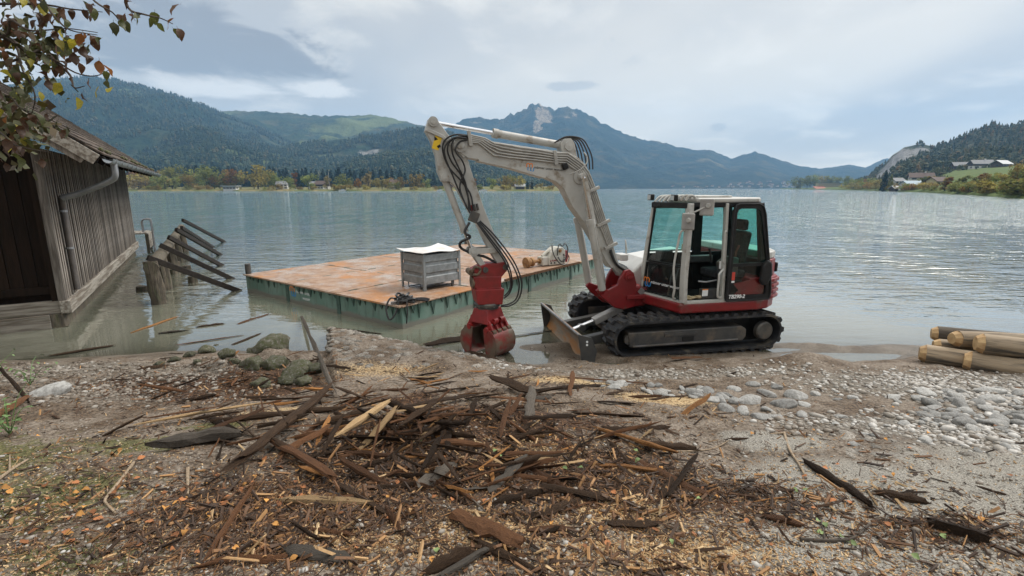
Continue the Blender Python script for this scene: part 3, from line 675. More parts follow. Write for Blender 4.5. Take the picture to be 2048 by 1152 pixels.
for kind in ('conifer', 'round', 'tall', 'bush'):
    for sd_ in range(3):
        c, b = tree_data(kind, sd_ * 7 + 3)
        td = b.data('trunk', TRUNK, True); cds = {}
        for lf in LF: cds[lf] = mesh_np('crown', c[0], c[1], LF[lf], False, dict(tint=c[2])) 
        TP[kind, sd_] = (td, cds)
def tree(px, Y, z, hgt, kind, leaf, label, group, wid=1.0, name=None):
    p = pxz(px, Y, z); sd_ = random.randrange(3); td, cds = TP[kind, sd_]
    nm = name or {'conifer': 'conifer_tree', 'round': 'broadleaf_tree', 'tall': 'slender_tree', 'bush': 'shore_bush'}[kind]
    t = thing(nm, label, 'bush' if kind == 'bush' else 'tree', p, random.uniform(0, 6.28), group); t.scale = (hgt * wid, hgt * wid, hgt)
    link('trunk', td, t); link('crown', cds[leaf], t); return t
def hpx(py, Y, z): return CAM_H + ray(1024, py).z / ray(1024, py).y * Y - z
GL = 'trees along the far left shore'
def where_l(px): return 'between boathouse roof and white lake house' if px < 440 else 'around the white lake house' if px < 540 else 'between lake house and brown gabled chalet' if px < 650 else 'by the moored motor boat' if px < 750 else 'beyond the small steep roofed house' if px < 900 else 'on the wooded point'
def where_r(px): return 'around the long cream building' if px < 1695 else 'between cream building and boat shed' if px < 1765 else 'among the shore houses' if px < 1885 else 'below the row of meadow chalets' if px < 1998 else 'beyond the row of meadow chalets'
for px, py, w, kind, lf, dY in ((268, 345, 1.0, 'bush', 'olive', 25), (292, 352, 1.1, 'bush', 'pale', 16), (318, 346, 1.2, 'bush', 'olive', 40), (345, 327, 1.0, 'round', 'green', 60), (330, 345, 1, 'bush', 'green', 18), (378, 347, .95, 'round', 'olive', 24), (395, 335, .9, 'round', 'green', 60), (413, 328, .95, 'round', 'green', 40),
        (440, 342, 1.0, 'round', 'green', 46), (455, 336, 1, 'round', 'olive', 60), (482, 343, 1.0, 'round', 'green', 48), (516, 326, 1.15, 'round', 'olive', 28), (548, 345, 1.0, 'round', 'green', 44), (580, 352, .9, 'round', 'green', 22), (600, 344, .9, 'conifer', 'dark', 34), (617, 346, 1.0, 'round', 'green', 24),
        (655, 350, 1.0, 'tall', 'pale', 24), (690, 345, 1.0, 'round', 'green', 22), (700, 355, .9, 'round', 'green', 14), (716, 355, .95, 'round', 'orange', 12), (737, 342, 1.2, 'tall', 'pale', 20), (764, 350, 1.3, 'tall', 'pale', 18), (775, 356, 1, 'round', 'olive', 14), (790, 362, 1, 'bush', 'green', 10), (803, 352, 1.0, 'round', 'olive', 30), (832, 345, 1.0, 'round', 'olive', 18), (852, 355, .9, 'round', 'green', 30),
        (985, 354, 1.0, 'round', 'green', 30), (1008, 349, 1.05, 'round', 'olive', 22), (1022, 346, 1.0, 'round', 'green', 40), (1040, 349, 1.0, 'round', 'olive', 34), (1055, 360, 1.0, 'conifer', 'dark', 30), (1064, 359, .9, 'conifer', 'dark', 22), (1082, 365, 1, 'round', 'pale', 16), (1100, 369, 1, 'bush', 'olive', 10)):
    Y = 458 + dY; z = 1.0; tone = dict(green='green', olive='olive green', orange='orange autumn', dark='dark', pale='pale yellowish')[lf]
    kk = dict(round='round broadleaf tree', tall='slender tree', conifer='pointed conifer', bush='low bush')[kind]
    tree(px, Y, z, hpx(py, Y, z), kind, lf, f'{tone} {kk} on far shore {where_l(px)}', GL, w)
for k in range(70):
    px = 250 + k * 9.4 + random.uniform(-4, 4); Y = 640 + random.uniform(0, 110); z = 3.5; top = np.interp(px, [250, 400, 560, 800, 900], [334, 328, 331, 336, 345]) + random.uniform(-3, 8)
    tree(px, Y, z, hpx(top, Y, z), 'conifer', 'dark', 'tall dark conifer in the wood behind the far shore gardens', 'conifers behind the far shore', 1.15)
GR = 'trees on the right hand shore'
for px, py, Y, kind, lf, w in ((1588, 358, 1180, 'round', 'green', 1.1), (1600, 352, 1150, 'round', 'green', 1.1), (1614, 349, 1120, 'round', 'green', 1.1), (1628, 347, 1120, 'round', 'green', 1.2), (1645, 350, 1100, 'round', 'olive', 1.1), (1660, 349, 1080, 'round', 'green', 1.1), (1674, 352, 1050, 'round', 'green', 1.1), (1690, 350, 900, 'round', 'green', 1), (1690, 362, 720, 'round', 'green', 1.1),
        (1703, 358, 680, 'round', 'green', 1.1), (1716, 355, 650, 'round', 'green', 1.1), (1728, 356, 600, 'round', 'orange', 1.0), (1740, 354, 560, 'round', 'green', 1.0), (1752, 357, 500, 'round', 'olive', 1.0), (1768, 338, 440, 'conifer', 'dark', .95), (1780, 347, 430, 'conifer', 'green', 1.0), (1800, 354, 470, 'round', 'green', 1), (1815, 346, 560, 'round', 'olive', 1), (1830, 343, 600, 'round', 'green', 1), (1852, 330, 560, 'conifer', 'dark', 1.1), (1866, 322, 560, 'round', 'dark', 1), (1880, 330, 560, 'round', 'dark', 1), (1845, 352, 350, 'tall', 'green', 1.5), (1858, 350, 330, 'tall', 'olive', 1.5),
        (1826, 378, 345, 'bush', 'green', 1.1), (1890, 353, 250, 'tall', 'olive', 1.7), (1898, 352, 245, 'tall', 'orange', 1.5), (1912, 358, 235, 'tall', 'green', 1.6), (1926, 350, 235, 'tall', 'green', 1.7), (1938, 362, 215, 'round', 'olive', 1), (1950, 352, 215, 'round', 'green', 1), (1962, 345, 215, 'tall', 'orange', 1.8), (1976, 346, 210, 'round', 'olive', 1), (1990, 343, 205, 'round', 'green', 1), (2003, 345, 190, 'round', 'olive', 1), (2016, 338, 190, 'round', 'olive', 1), (2030, 328, 185, 'round', 'green', 1), (2042, 322, 180, 'round', 'olive', 1), (2060, 318, 175, 'round', 'green', 1), (2085, 315, 170, 'round', 'orange', 1), (2030, 362, 150, 'round', 'olive', 1), (2048, 366, 145, 'bush', 'green', 1), (2070, 360, 140, 'round', 'green', 1), (1975, 368, 180, 'bush', 'olive', 1), (1945, 372, 200, 'bush', 'olive', 1), (1905, 374, 232, 'bush', 'olive', 1), (2010, 370, 165, 'bush', 'green', 1), (1880, 375, 262, 'bush', 'green', 1), (1762, 372, 455, 'bush', 'green', 1), (1715, 372, 610, 'bush', 'olive', 1)):
    z = rz_land(px, Y); tone = dict(green='green', olive='olive green', orange='rusty orange', dark='dark green', pale='pale')[lf]
    kk = dict(round='round broadleaf tree', tall='slender tree', conifer='pointed conifer', bush='low bush')[kind]
    tree(px, Y, z, max(hpx(py, Y, z), 2.0), kind, lf, f'{tone} {kk} on cliff side shore {where_r(px)}', GR, w)

for k in range(60):
    px = random.uniform(1692, 2075); Y = float(shore_r(px)) * random.uniform(1.02, 1.07) + 2; z = rz_land(px, Y); lf = random.choice(('olive', 'green', 'green', 'olive', 'orange', 'pale'))
    tree(px, Y, z, random.uniform(2.2, 5.0) * max(1, Y / 300), 'bush', lf, 'low bush in the belt of shrubs along the right hand shoreline', 'shrubs along the right hand shoreline', random.uniform(1.0, 1.7))
for k in range(36):
    px = random.uniform(270, 1100); Y = 456 + random.uniform(0, 14)
    if abs(px - 462) < 28 or abs(px - 565) < 12: continue
    tree(px, Y, .9, random.uniform(2.5, 6.0), 'bush', random.choice(('olive', 'green', 'pale', 'olive')), 'low bush in the garden hedge along the far left shoreline', 'shrubs along the far left shoreline', random.uniform(1.0, 1.8))
for k in range(26):
    px = random.uniform(265, 1075); Y = 500 + random.uniform(0, 60); top = np.interp(px, [250, 516, 600, 850, 1010, 1110], [338, 335, 346, 348, 352, 368]) + random.uniform(-2, 12)
    lf = random.choice(('olive', 'green', 'green', 'pale', 'olive', 'orange')); tree(px, Y, 1.6, max(hpx(top, Y, 1.6), 4), random.choice(('round', 'round', 'tall')), lf, 'broadleaf tree in the second row behind the far shore gardens', 'second row of trees on the far shore', 1.1)
HW = mat('house_white_wall', (.62, .61, .58), (.55, .54, .51), .85, scale=1); HY = mat('house_cream_wall', (.52, .45, .27), None, .85); HWOOD = mat('house_timber', (.075, .048, .032), (.05, .032, .022), .85, scale=2)
HR1 = mat('grey_roof', (.20, .20, .21), (.15, .15, .155), .8, scale=1); HR2 = mat('brown_roof', (.10, .062, .048), (.075, .05, .04), .85, scale=1); HR3 = mat('pale_roof', (.42, .43, .44), None, .7); HBLUE = mat('blue_grey_roof', (.25, .33, .38), None, .7)
WIN = mat('dark_window', (.02, .025, .03), None, .15)
def house(px, Y, z, w, d, h, rz, wall, roof, label, rise=.32, over=.8, upper=None, group=None, flat=False, nwin=3, chim=False, name='lake_house'):
    p = pxz(px, Y, z); t = thing(name, label, 'house', p, rz, group)
    MB().b2((-w / 2, -d / 2, -1), (w / 2, d / 2, h)).build('wall', wall, t)
    if upper: MB().b2((-w / 2 - .06, -d / 2 - .06, h * .52), (w / 2 + .06, d / 2 + .06, h)).build('timber_storey', upper, t)
    r = MB(); H_ = d / 2 * rise * 2 if not flat else .5
    if flat: r.b2((-w / 2 - over, -d / 2 - over, h), (w / 2 + over, d / 2 + over, h + .5))
    else:
        o = over; y = d / 2 + o; x = w / 2 + o; zb = h - o * rise * 2
        r.v += [(-x, -y, zb), (x, -y, zb), (x, 0, h + H_), (-x, 0, h + H_), (-x, y, zb), (x, y, zb), (-x, -y, zb + .3), (x, -y, zb + .3), (x, 0, h + H_ + .3), (-x, 0, h + H_ + .3), (-x, y, zb + .3), (x, y, zb + .3)]
        r.f += [(6, 7, 8, 9), (9, 8, 11, 10), (0, 3, 2, 1), (3, 4, 5, 2), (0, 1, 7, 6), (4, 10, 11, 5), (0, 6, 9, 3), (3, 9, 10, 4), (1, 2, 8, 7), (2, 5, 11, 8)]
        for sx in (-1, 1): g = MB(); g._add([(sx * w / 2, -d / 2, h), (sx * w / 2, d / 2, h), (sx * w / 2, 0, h + H_ - .02), (sx * (w / 2 - .2), -d / 2, h), (sx * (w / 2 - .2), d / 2, h), (sx * (w / 2 - .2), 0, h + H_ - .02)], [(0, 2, 1), (3, 4, 5), (0, 3, 5, 2), (1, 2, 5, 4), (0, 1, 4, 3)]); g.build('gable', upper or wall, t)
    ro = r.build('roof', roof, t)
    if chim: MB().b2((w * .15, -.4, h + H_ * .4), (w * .15 + .9, .5, h + H_ + 1.3)).build('chimney', HW, ro)
    for k in range(nwin):
        x = -w / 2 + w * (k + .5) / nwin
        for zz in ((h * .28, h * .75) if h > 4 else (h * .5,)): MB().b2((x - w * .1 / 1, -d / 2 - .12, zz - .6), (x + w * .1, -d / 2 - .03, zz + .6)).build('window', WIN, t)
    for zz in ((h * .28, h * .75) if h > 4 else (h * .5,)):
        for s in (-1, 1): MB().b2((s * (w / 2 + .075) - .045, -d * .2, zz - .6), (s * (w / 2 + .075) + .045, d * .05, zz + .6)).build('window', WIN, t)
    return t
house(462, 457, 1.0, 11, 7, 3.2, .1, HW, HR3, 'small white lake house with pale flat roof at the water edge on far shore', flat=True, over=1.6, nwin=4)
house(565, 500, 1.4, 10, 8, 5, .3, HW, HR1, 'white house half hidden among trees on the far shore', nwin=3)
house(645, 505, 1.5, 13, 9, 5.2, -.5, HW, HR2, 'chalet with big brown gable roof on the far shore', upper=HWOOD, over=1.4)
house(628, 520, 1.5, 9, 8, 5, .3, HW, HR1, 'grey roofed house beside the brown gabled chalet on the far shore')
house(790, 500, 1.5, 9, 8, 5.5, .4, HW, HR2, 'small white house with steep brown roof behind slender trees', rise=.45)
house(1040, 490, 1.4, 9, 6, 3, 0, HWOOD, HR3, 'low timber house with pale roof on the wooded point')
t_ = house(1657, 1000, rz_land(1657, 1000) + 1, 46, 12, 8, .05, HY, HR1, 'long cream lakeside building with grey roof above a red boat ramp', flat=True, over=.8, nwin=9)
MB().box(pxz(1640, 985, 3) - Vector((0, 0, 0)), (22, 14, .8), Matrix.Rotation(.35, 3, 'X')).build('boat_ramp', mat('red_ramp', (.32, .12, .07), None, .8))
tag(bpy.data.objects['boat_ramp'], 'reddish paved boat ramp in front of long cream building', 'ramp')
def HRr(px, py, Y, w, d, h, rz, wall, roof, label, **k):
    z = max(hpx(py, Y, 0), rz_land(px, Y)); house(px, Y, z - .3, w, d, h, rz, wall, roof, label, **k)
HRr(1791, 372, 440, 11, 8, 4.5, .2, HW, HR1, 'grey roofed house among trees above the shore path', nwin=3)
HRr(1838, 372, 420, 15, 10, 6, -.5, HW, HR2, 'large brown roofed chalet with chimney near the right shore', chim=True, over=1.2)
HRr(1822, 381, 375, 14, 7, 3.6, .15, HW, HBLUE, 'white boathouse with blue grey roof at the right shore', nwin=4)
HRr(1795, 383, 385, 9, 5, 2.2, .1, HWOOD, HR3, 'low dark boat shed with pale roof at the right shore', nwin=2)
HRr(1872, 377, 320, 9, 7, 3.5, .2, HY, HR2, 'cream house with brown roof below the green meadow', over=1.0)
HRr(1915, 343, 470, 13, 9, 4, -.35, HWOOD, HR1, 'dark timber chalet at the left end of the meadow row', over=1.2)
HRr(1953, 341, 450, 14, 9, 4.5, -.3, HW, HR1, 'white chalet with grey roof in the middle of the meadow row', upper=HWOOD, over=1.2, chim=True)
HRr(1993, 339, 430, 12, 8, 3.2, .3, HWOOD, HR3, 'dark chalet with pale roof at the right end of the meadow row', over=1.2)
vil = None
vw = MB().b2((-6, -5, -2), (6, 5, 6)).data('wall', HW); vr = MB(); vr.v += [(-7, -6, 5.5), (7, -6, 5.5), (7, 0, 10), (-7, 0, 10), (-7, 6, 5.5), (7, 6, 5.5)]; vr.f += [(0, 1, 2, 3), (3, 2, 5, 4), (0, 3, 4), (1, 5, 2)]; vr = vr.data('roof', HR2)
for k in range(46):
    px = random.gauss(1535, 32) if k < 34 else random.uniform(1320, 1480); Y = 2330 + random.uniform(0, 170) * (1 if k < 34 else .2)
    if not 1420 < px < 1600 and k < 34: continue
    t_ = thing('village_house', 'tiny pale house of the village at the foot of the summit mountain', 'house', pxz(px, Y, 4 + (Y - 2330) * .16), random.uniform(-.6, .6), 'houses of the far village'); t_.scale = (.85,) * 3
    link('wall', vw, t_); link('roof', vr, t_)
def boat(px, Y, ln, label, mast=False, rz=0.0):
    t = thing('moored_boat', label, 'boat', pxz(px, Y, .05), rz, 'boats along the far shore')
    b = MB().prism([(-ln / 2, .9), (-ln / 2 + .3, 0), (ln / 2 - 1.2, 0), (ln / 2, 1.1)], -ln * .13, ln * .13); b.build('hull', HW, t, bevel=.1)
    MB().prism([(-ln * .2, .95), (-ln * .12, 1.7), (ln * .12, 1.7), (ln * .2, 1.0)], -ln * .09, ln * .09).build('cabin', HBLUE, t)
    if mast: MB().tube([(0, 0, .6), (0, 0, ln * 1.1)], .07, 6).build('mast', HW, t)
boat(685, 448, 7, 'white motor boat with blue cabin moored off the far shore', rz=.1); boat(880, 446, 6, 'small white boat moored by the meadow on far shore')
boat(967, 445, 8, 'white sailing boat with tall mast near the wooded point', True); boat(590, 455, 4, 'little white rowing boat drawn up by the lake house', rz=.4)
fp = thing('flagpole', 'tall white flagpole rising above the far shore trees', 'flagpole', pxz(659, 498, 1.4))
MB().tube([(0, 0, 0), (0, 0, 17)], .18, 8, r1=.10).build('pole', HW, fp); MB().lathe((0, 0, 0), (0, 0, 1), [(0, .5), (.3, .5), (.35, .2)]).build('base', CONC, fp)

# ================================================================== HAZE
hb = MB().b2((-4500, -820, -12), (4500, 4700, 690)).build('haze', HW); hb.data.materials.clear(); tag(hb, kind='stuff')
hm = bpy.data.materials.new('haze'); t = nodes(hm); pv = t.nodes.new('ShaderNodeVolumePrincipled')
HAZE_D = 1.5e-4
pv.inputs['Color'].default_value = (.32, .61, 1.0, 1); pv.inputs['Density'].default_value = HAZE_D; pv.inputs['Anisotropy'].default_value = .1
o_ = t.nodes.new('ShaderNodeOutputMaterial'); L(t, pv.outputs[0], o_.inputs['Volume']); hb.data.materials.append(hm)

# ================================================================== BOATHOUSE
# local frame: x along the lake-side wall (away from the camera), y outwards over the water, z up; origin at the near water-side corner
BU = Vector((-.53, .848, 0)).normalized(); BV = Vector((BU.y, -BU.x, 0))   # BV points out over the lake
BK = atz(135, 653, 0.0); BLEN = 12.6
bh = thing('boathouse', 'weathered timber boathouse with shingle roof standing in the water', 'boathouse', (BK.x, BK.y, 0), math.atan2(BU.y, BU.x))
# with x = BU, y = BU rotated +90deg = (-BU.y, BU.x): the lake side is therefore -y
def eave_z(): return 3.12
WALLTOP = 3.35
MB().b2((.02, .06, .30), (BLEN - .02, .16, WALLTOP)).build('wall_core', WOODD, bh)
MB().b2((-.02, .02, -.3), (BLEN, .22, .268)).build('foundation_beam', PILE, bh, bevel=.015)
MB().b2((-.05, -.12, .27), (BLEN + .02, .05, .52)).build('sill_plank', BEAMW, bh, bevel=.012)
MB().b2((-.03, -.02, -.6), (.1, .2, .02)).build('corner_pile', PILE, bh)
nb = 66; pitch = BLEN / nb
wb = MB().b2((-.048, -.026, 0), (.048, .026, WALLTOP - .5)).data('wall_board', WOODW)
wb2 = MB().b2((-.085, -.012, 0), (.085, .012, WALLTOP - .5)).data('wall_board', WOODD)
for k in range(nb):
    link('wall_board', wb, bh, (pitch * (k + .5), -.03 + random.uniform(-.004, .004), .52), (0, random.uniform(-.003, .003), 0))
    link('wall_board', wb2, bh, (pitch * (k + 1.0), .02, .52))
# gable front (faces the camera): dark boards, runs along +y
FW = 6.0
gw = MB(); gp = [(.16, .30), (FW, .30), (FW, 3.6), (2.67, 5.95), (.16, 4.0)]
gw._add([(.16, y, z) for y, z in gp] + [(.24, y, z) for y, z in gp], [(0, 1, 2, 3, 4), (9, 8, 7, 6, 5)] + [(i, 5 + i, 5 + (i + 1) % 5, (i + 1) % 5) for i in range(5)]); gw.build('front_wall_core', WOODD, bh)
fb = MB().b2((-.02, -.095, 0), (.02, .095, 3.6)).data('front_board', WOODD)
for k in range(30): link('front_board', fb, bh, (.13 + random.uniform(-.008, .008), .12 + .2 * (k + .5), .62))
MB().b2((.0, .05, .27), (.14, FW, .52)).build('front_sill', BEAMY, bh, bevel=.012)
MB().b2((-.04, .22, -.3), (.14, FW, .268)).build('front_foundation', BEAMY, bh, bevel=.012)
MB().b2((.03, .06, .66), (.11, FW, .80)).build('front_rail', WOODD, bh, bevel=.01)
MB().b2((-.03, -.06, .52), (.08, .06, WALLTOP)).build('corner_board', WOODW, bh, bevel=.008)
MB().b2((.06, .9, 1.75), (.12, 2.6, 2.5)).build('hatch', mat('orange_brown_board', (.11, .05, .022), (.07, .03, .015), .8, scale=4, stretch=(5, 5, .7)), bh, bevel=.01)
# roof: lake-side slope falls towards -y
SL = R(37); OV = 1.0; FO = .78; RUN = 4.6
ez = 3.28
def rp(x, s, up=0.0):   # x along the ridge, s metres up the slope from the eave
    return Vector((x, -OV + s * math.cos(SL) - up * math.sin(SL), ez + s * math.sin(SL) + up * math.cos(SL)))
rf = MB()
for (xa, xb, sa, sb, za, zb) in ((-FO, BLEN + .6, .0, RUN, -.10, -.05),):
    P = [rp(xa, sa, za), rp(xb, sa, za), rp(xb, sb, za), rp(xa, sb, za), rp(xa, sa, zb), rp(xb, sa, zb), rp(xb, sb, zb), rp(xa, sb, zb)]
    rf._add(P, [(0, 3, 2, 1), (4, 5, 6, 7), (0, 1, 5, 4), (1, 2, 6, 5), (2, 3, 7, 6), (3, 0, 4, 7)])
roof = rf.build('roof', WOODD, bh)
sh_v = [MB().b2((-w / 2, -.02, -.014), (w / 2, .42, .014)).data('shingle', SHINGLE) for w in (.70, .84, .98)]
nrow = 15
for r_i in range(nrow):
    x = -FO - .05 + random.uniform(0, .3)
    x -= .0
    while x < BLEN + .6:
        k = random.randrange(3); w = (.70, .84, .98)[k]
        if x + w > BLEN + .7: break
        p = rp(x + w / 2, r_i * .30 - .05, .01 + random.uniform(0, .008))
        link('shingle', sh_v[k], roof, p, (SL - R(3.5) + random.uniform(-.012, .012), 0, random.uniform(-.01, .01)), (.985, 1, 1)); x += w
for k in range(16):                                     # moss along the eave
    x = random.uniform(-FO, BLEN); P = rp(x, .03 + random.random() * .12, .05)
    MB().lathe(P, (1, .1, 0), [(0, .02), (.1, .045), (.3, .05), (.5, .02)], 7).build('moss_tuft', mat('roof_moss', (.05, .055, .018), (.08, .075, .03), .95, scale=20) if 'roof_moss' not in MATS else MATS['roof_moss'], roof, True)
# other slope
rs = MB(); ry = -OV + RUN * math.cos(SL); rz_ = ez + RUN * math.sin(SL)
rs._add([(-FO, ry, rz_ - .05), (BLEN + .6, ry, rz_ - .05), (BLEN + .6, ry + 3.9, rz_ - 3.0), (-FO, ry + 3.9, rz_ - 3.0), (-FO, ry, rz_), (BLEN + .6, ry, rz_), (BLEN + .6, ry + 3.9, rz_ - 2.95), (-FO, ry + 3.9, rz_ - 2.95)], [(0, 3, 2, 1), (4, 5, 6, 7), (0, 1, 5, 4), (1, 2, 6, 5), (2, 3, 7, 6), (3, 0, 4, 7)]); rs.build('far_roof_slope', SHINGLE, bh)
# verge boards on the front gable
MB().beam(rp(-FO - .03, -.05, -.13), rp(-FO - .03, RUN, -.13), .05, .20, up=(0, -math.sin(SL), math.cos(SL))).build('barge_board', BEAMW, bh, bevel=.008)
MB().beam(rp(-FO + .06, .10, -.26), rp(-FO + .06, RUN, -.26), .06, .12, up=(0, -math.sin(SL), math.cos(SL))).build('verge_board', WOODW, bh, bevel=.008)
for k in range(14): MB().beam(rp(-FO + .7 + k * 1.0, .02, -.18), rp(-FO + .7 + k * 1.0, 2.2, -.18), .09, .14, up=(0, -math.sin(SL), math.cos(SL))).build('rafter', WOODD, bh)
# gutter: open half round
gt = MB(); gx0, gx1 = -FO + .25, BLEN + .65; gy, gz = -OV - .09, ez - .10; n = 9
for xx, dz in ((gx0, 0), (gx1, .03)):
    for k in range(n):
        a = math.pi + math.pi * k / (n - 1); gt.v.append((xx, gy + .085 * math.cos(a), gz + dz + .085 * math.sin(a)))
    for k in range(n):
        a = math.pi + math.pi * k / (n - 1); gt.v.append((xx, gy + .078 * math.cos(a), gz + dz + .078 * math.sin(a)))
gt.f += [(k, k + 1, 2 * n + k + 1, 2 * n + k) for k in range(n - 1)] + [(n + k, 3 * n + k, 3 * n + k + 1, n + k + 1) for k in range(n - 1)] + [(k, n + k, n + k + 1, k + 1) for k in range(n - 1)] + [(2 * n + k, 2 * n + k + 1, 3 * n + k + 1, 3 * n + k) for k in range(n - 1)]
gut = gt.build('gutter', GUTTER, bh, True)
br = MB().tube([(0, -.09, .01), (0, -.075, -.06), (0, 0, -.095), (0, .075, -.06), (0, .09, .03), (0, .25, .10)], .010, 5).data('gutter_bracket', GUTTER)
for k in range(15): link('gutter_bracket', br, gut, (gx0 + .4 + k * .92, gy, gz + .01))
dp = [(.15, gy, gz - .05), (.15, gy + .01, gz - .30), (.22, gy + .16, gz - .42), (.45, gy + .60, gz - .62), (.52, -.17, gz - .72)]
dpo = MB().tube(dp, .058, 12, smooth=4).build('downpipe_elbow', GUTTER, bh, True)
MB().tube([(.52, -.17, gz - .70), (.60, -.15, gz - .85), (.62, -.14, gz - 1.1), (.62, -.13, .62)], .055, 12, smooth=4).build('downpipe', mat('brown_zinc_pipe', (.13, .115, .105), (.09, .08, .075), .5, metal=.3, scale=5), bh, True)
for zz in (gz - 1.0, 1.45): MB().lathe((.62, -.135, zz), (0, 0, 1), [(0, .055), (0, .068), (.04, .068), (.04, .055)], 12).build('pipe_clamp', GUTTER, bh)
# small jetty with bathing ladder at the far corner
JO = BK + BU * (BLEN + .2)
jt = thing('bathing_jetty', 'small pale bathing jetty at the far corner of the boathouse', 'jetty', (JO.x, JO.y, 0), math.atan2(BU.y, BU.x))
for k in range(6): MB().b2((.02 + k * .25, -.45, .78), (.25 + k * .25, .4, .83)).build('plank', BEAMW, jt)
for x, y in ((.06, -.40), (1.4, -.40), (.06, .3), (1.4, .3)): MB().b2((x - .05, y - .05, -1.5), (x + .05, y + .05, .78)).build('post', PILE, jt)
MB().b2((0, -.48, .20), (1.5, -.455, .80)).build('side_board', BEAMW, jt)
ld = thing('bathing_ladder', 'bare steel swim ladder with curved handrails on the jetty', 'ladder', tuple(JO + BU * .3 + BV * .52), math.atan2(BU.y, BU.x))
for s in (0, .42): MB().tube([(s + .1, .25, .83), (s + .1, .25, 1.25), (s + .1, .16, 1.36), (s + .1, .04, 1.36), (s + .1, -.06, 1.25), (s + .1, -.06, .2), (s + .1, -.1, -.9)], .025, 8, smooth=3).build('rail', MSTEEL, ld, True)
for k in range(5): MB().tube([(.1, -.06, .75 - k * .28), (.52, -.06, .75 - k * .28)], .02, 6).build('rung', MSTEEL, ld)

# ================================================================== OLD PILE ROW WITH SLANTED TIMBERS
def wobbly(P0, P1, r0, r1, seed, n=10, seg=12, amp=.12):
    rg = random.Random(seed); b = MB(); P0, P1 = Vector(P0), Vector(P1); m = n
    b.tube([P0.lerp(P1, i / m) for i in range(m + 1)], r0, seg, rads=[(r0 + (r1 - r0) * i / m) for i in range(m + 1)])
    ax = (P1 - P0).normalized(); vs_ = []
    for v in b.v:
        v = Vector(v); t = (v - P0).dot(ax); c = P0 + ax * t; d = v - c
        k = 1 + amp * (mnoise.noise(Vector((d.x * 9 + seed, d.y * 9, v.z * 4))) + .5 * mnoise.noise(Vector((d.x * 22 + seed, d.y * 22, v.z * 2))))
        vs_.append(c + d * k)
    b.v = vs_; return b
pr = thing('pile_row', 'row of rotten round piles carrying a log beside the boathouse', 'piles', tuple(atz(322, 607, 0)))
PO = atz(322, 607, 0.0)
rowd = (atz(372, 492, .15) - PO); rowd.z = 0; rowL = rowd.length; rowd.normalize()
posts = [(0.0, 1.0), (.9, .9), (2.3, .85), (3.6, .95), (5.2, .95)]
for k, (s, hgt) in enumerate(posts):
    q = rowd * s * (rowL / 5.6)
    wobbly(q + Vector((.04, 0, -1.2)), q + Vector((-.10, 0, hgt)), .17, .15, k * 5 + 2, amp=.25).build('pile', PILE, pr, True)
lg0 = Vector((-.10, 0, .86)) - rowd * .15; lg1 = rowd * (rowL + .4) + Vector((-.1, 0, .95))
wobbly(lg0, lg1, .145, .12, 33, n=24, amp=.10).build('top_log', PILE, pr, True)
TB_ = [((295, 515), (472, 580)), ((320, 490), (460, 556)), ((337, 474), (441, 530)), ((352, 459), (439, 509)), ((363, 455), (425, 494)), ((365, 440), (447, 483))]
lab_t = ['nearest the shore', 'second from the shore', 'third from the shore', 'fourth from the shore', 'fifth from the shore', 'farthest out in the lake']
for k, (a, b_) in enumerate(TB_):
    e1 = atz(*b_, .02)
    s = (k + .1) / 5.3 * (rowL + .2); base = PO + rowd * s + Vector((-.12, 0, 1.06))
    d = (base - e1)
    # carry the timber on past the log
    d2 = atY(a[0], a[1], e1.y - (e1.y - base.y) * 1.22)
    tb = MB().beam(e1 + (e1 - d2).normalized() * .35, d2, .10, .13).build('slanted_timber', WETWOOD, None, bevel=.01)
    tag(tb, f'black wet slanted timber leaning on the pile row, {lab_t[k]}', 'timber', 'slanted timbers on the pile row')
for k, (px, py) in enumerate(((282, 580), (352, 530), (372, 540), (345, 548), (385, 565))):
    p = atz(px, py, 0.0); wobbly(p + Vector((0, 0, -.6)), p + Vector((.02, 0, .10 + .02 * k)), .13, .12, 60 + k).build('pile_stump', PILE, None, True)
    o = bpy.data.objects['pile_stump' if k == 0 else f'pile_stump.{k:03d}']; tag(o, 'short rotten pile stump just above the water by the pile row', 'stump', 'pile stumps in the water')

# ================================================================== PONTOON BARGE
N0 = atz(805, 659, 0.0); LA = atz(496, 583, 0.0); DL = (LA - N0); BL_ = 6.05; DL.normalize(); DR = Vector((-DL.y, DL.x, 0)) * -1
if DR.y < 0: DR = -DR
barge = thing('pontoon_barge', 'modular steel pontoon barge with rusty deck and green sides', 'barge', (N0.x, N0.y, 0), math.atan2(DR.y, DR.x))
# local x along the long (right hand) side, y along the short (left hand) side
BX, BY, BH = 8.7, 6.05, .46
def rust_deck():
    m = bpy.data.materials.new('rusty_deck'); t = nodes(m)
    a = tnoise(t, .9, 6, .65); b = tnoise(t, 5, 6, .7, off=(3, 3, 0)); c = tnoise(t, 1.6, 5, .6, off=(7, 1, 0)); d = tnoise(t, 28, 4, .7)
    col = mixrgb(t, mrange(t, b, .36, .64), (.24, .135, .080), (.34, .235, .165))
    col = mixrgb(t, mrange(t, a, .50, .66), col, (.37, .165, .055))
    col = mixrgb(t, tmath(t, 'MULTIPLY', mrange(t, c, .50, .66), .75), col, (.44, .36, .29))
    col = mixrgb(t, tmath(t, 'MULTIPLY', mrange(t, d, .50, .68), .6), col, (.11, .07, .048))
    principled(t, col, mrange(t, c, .42, .66, .62, .22), .0, .45, bumpn(t, d, .25, .006)); return m
DECK = rust_deck()
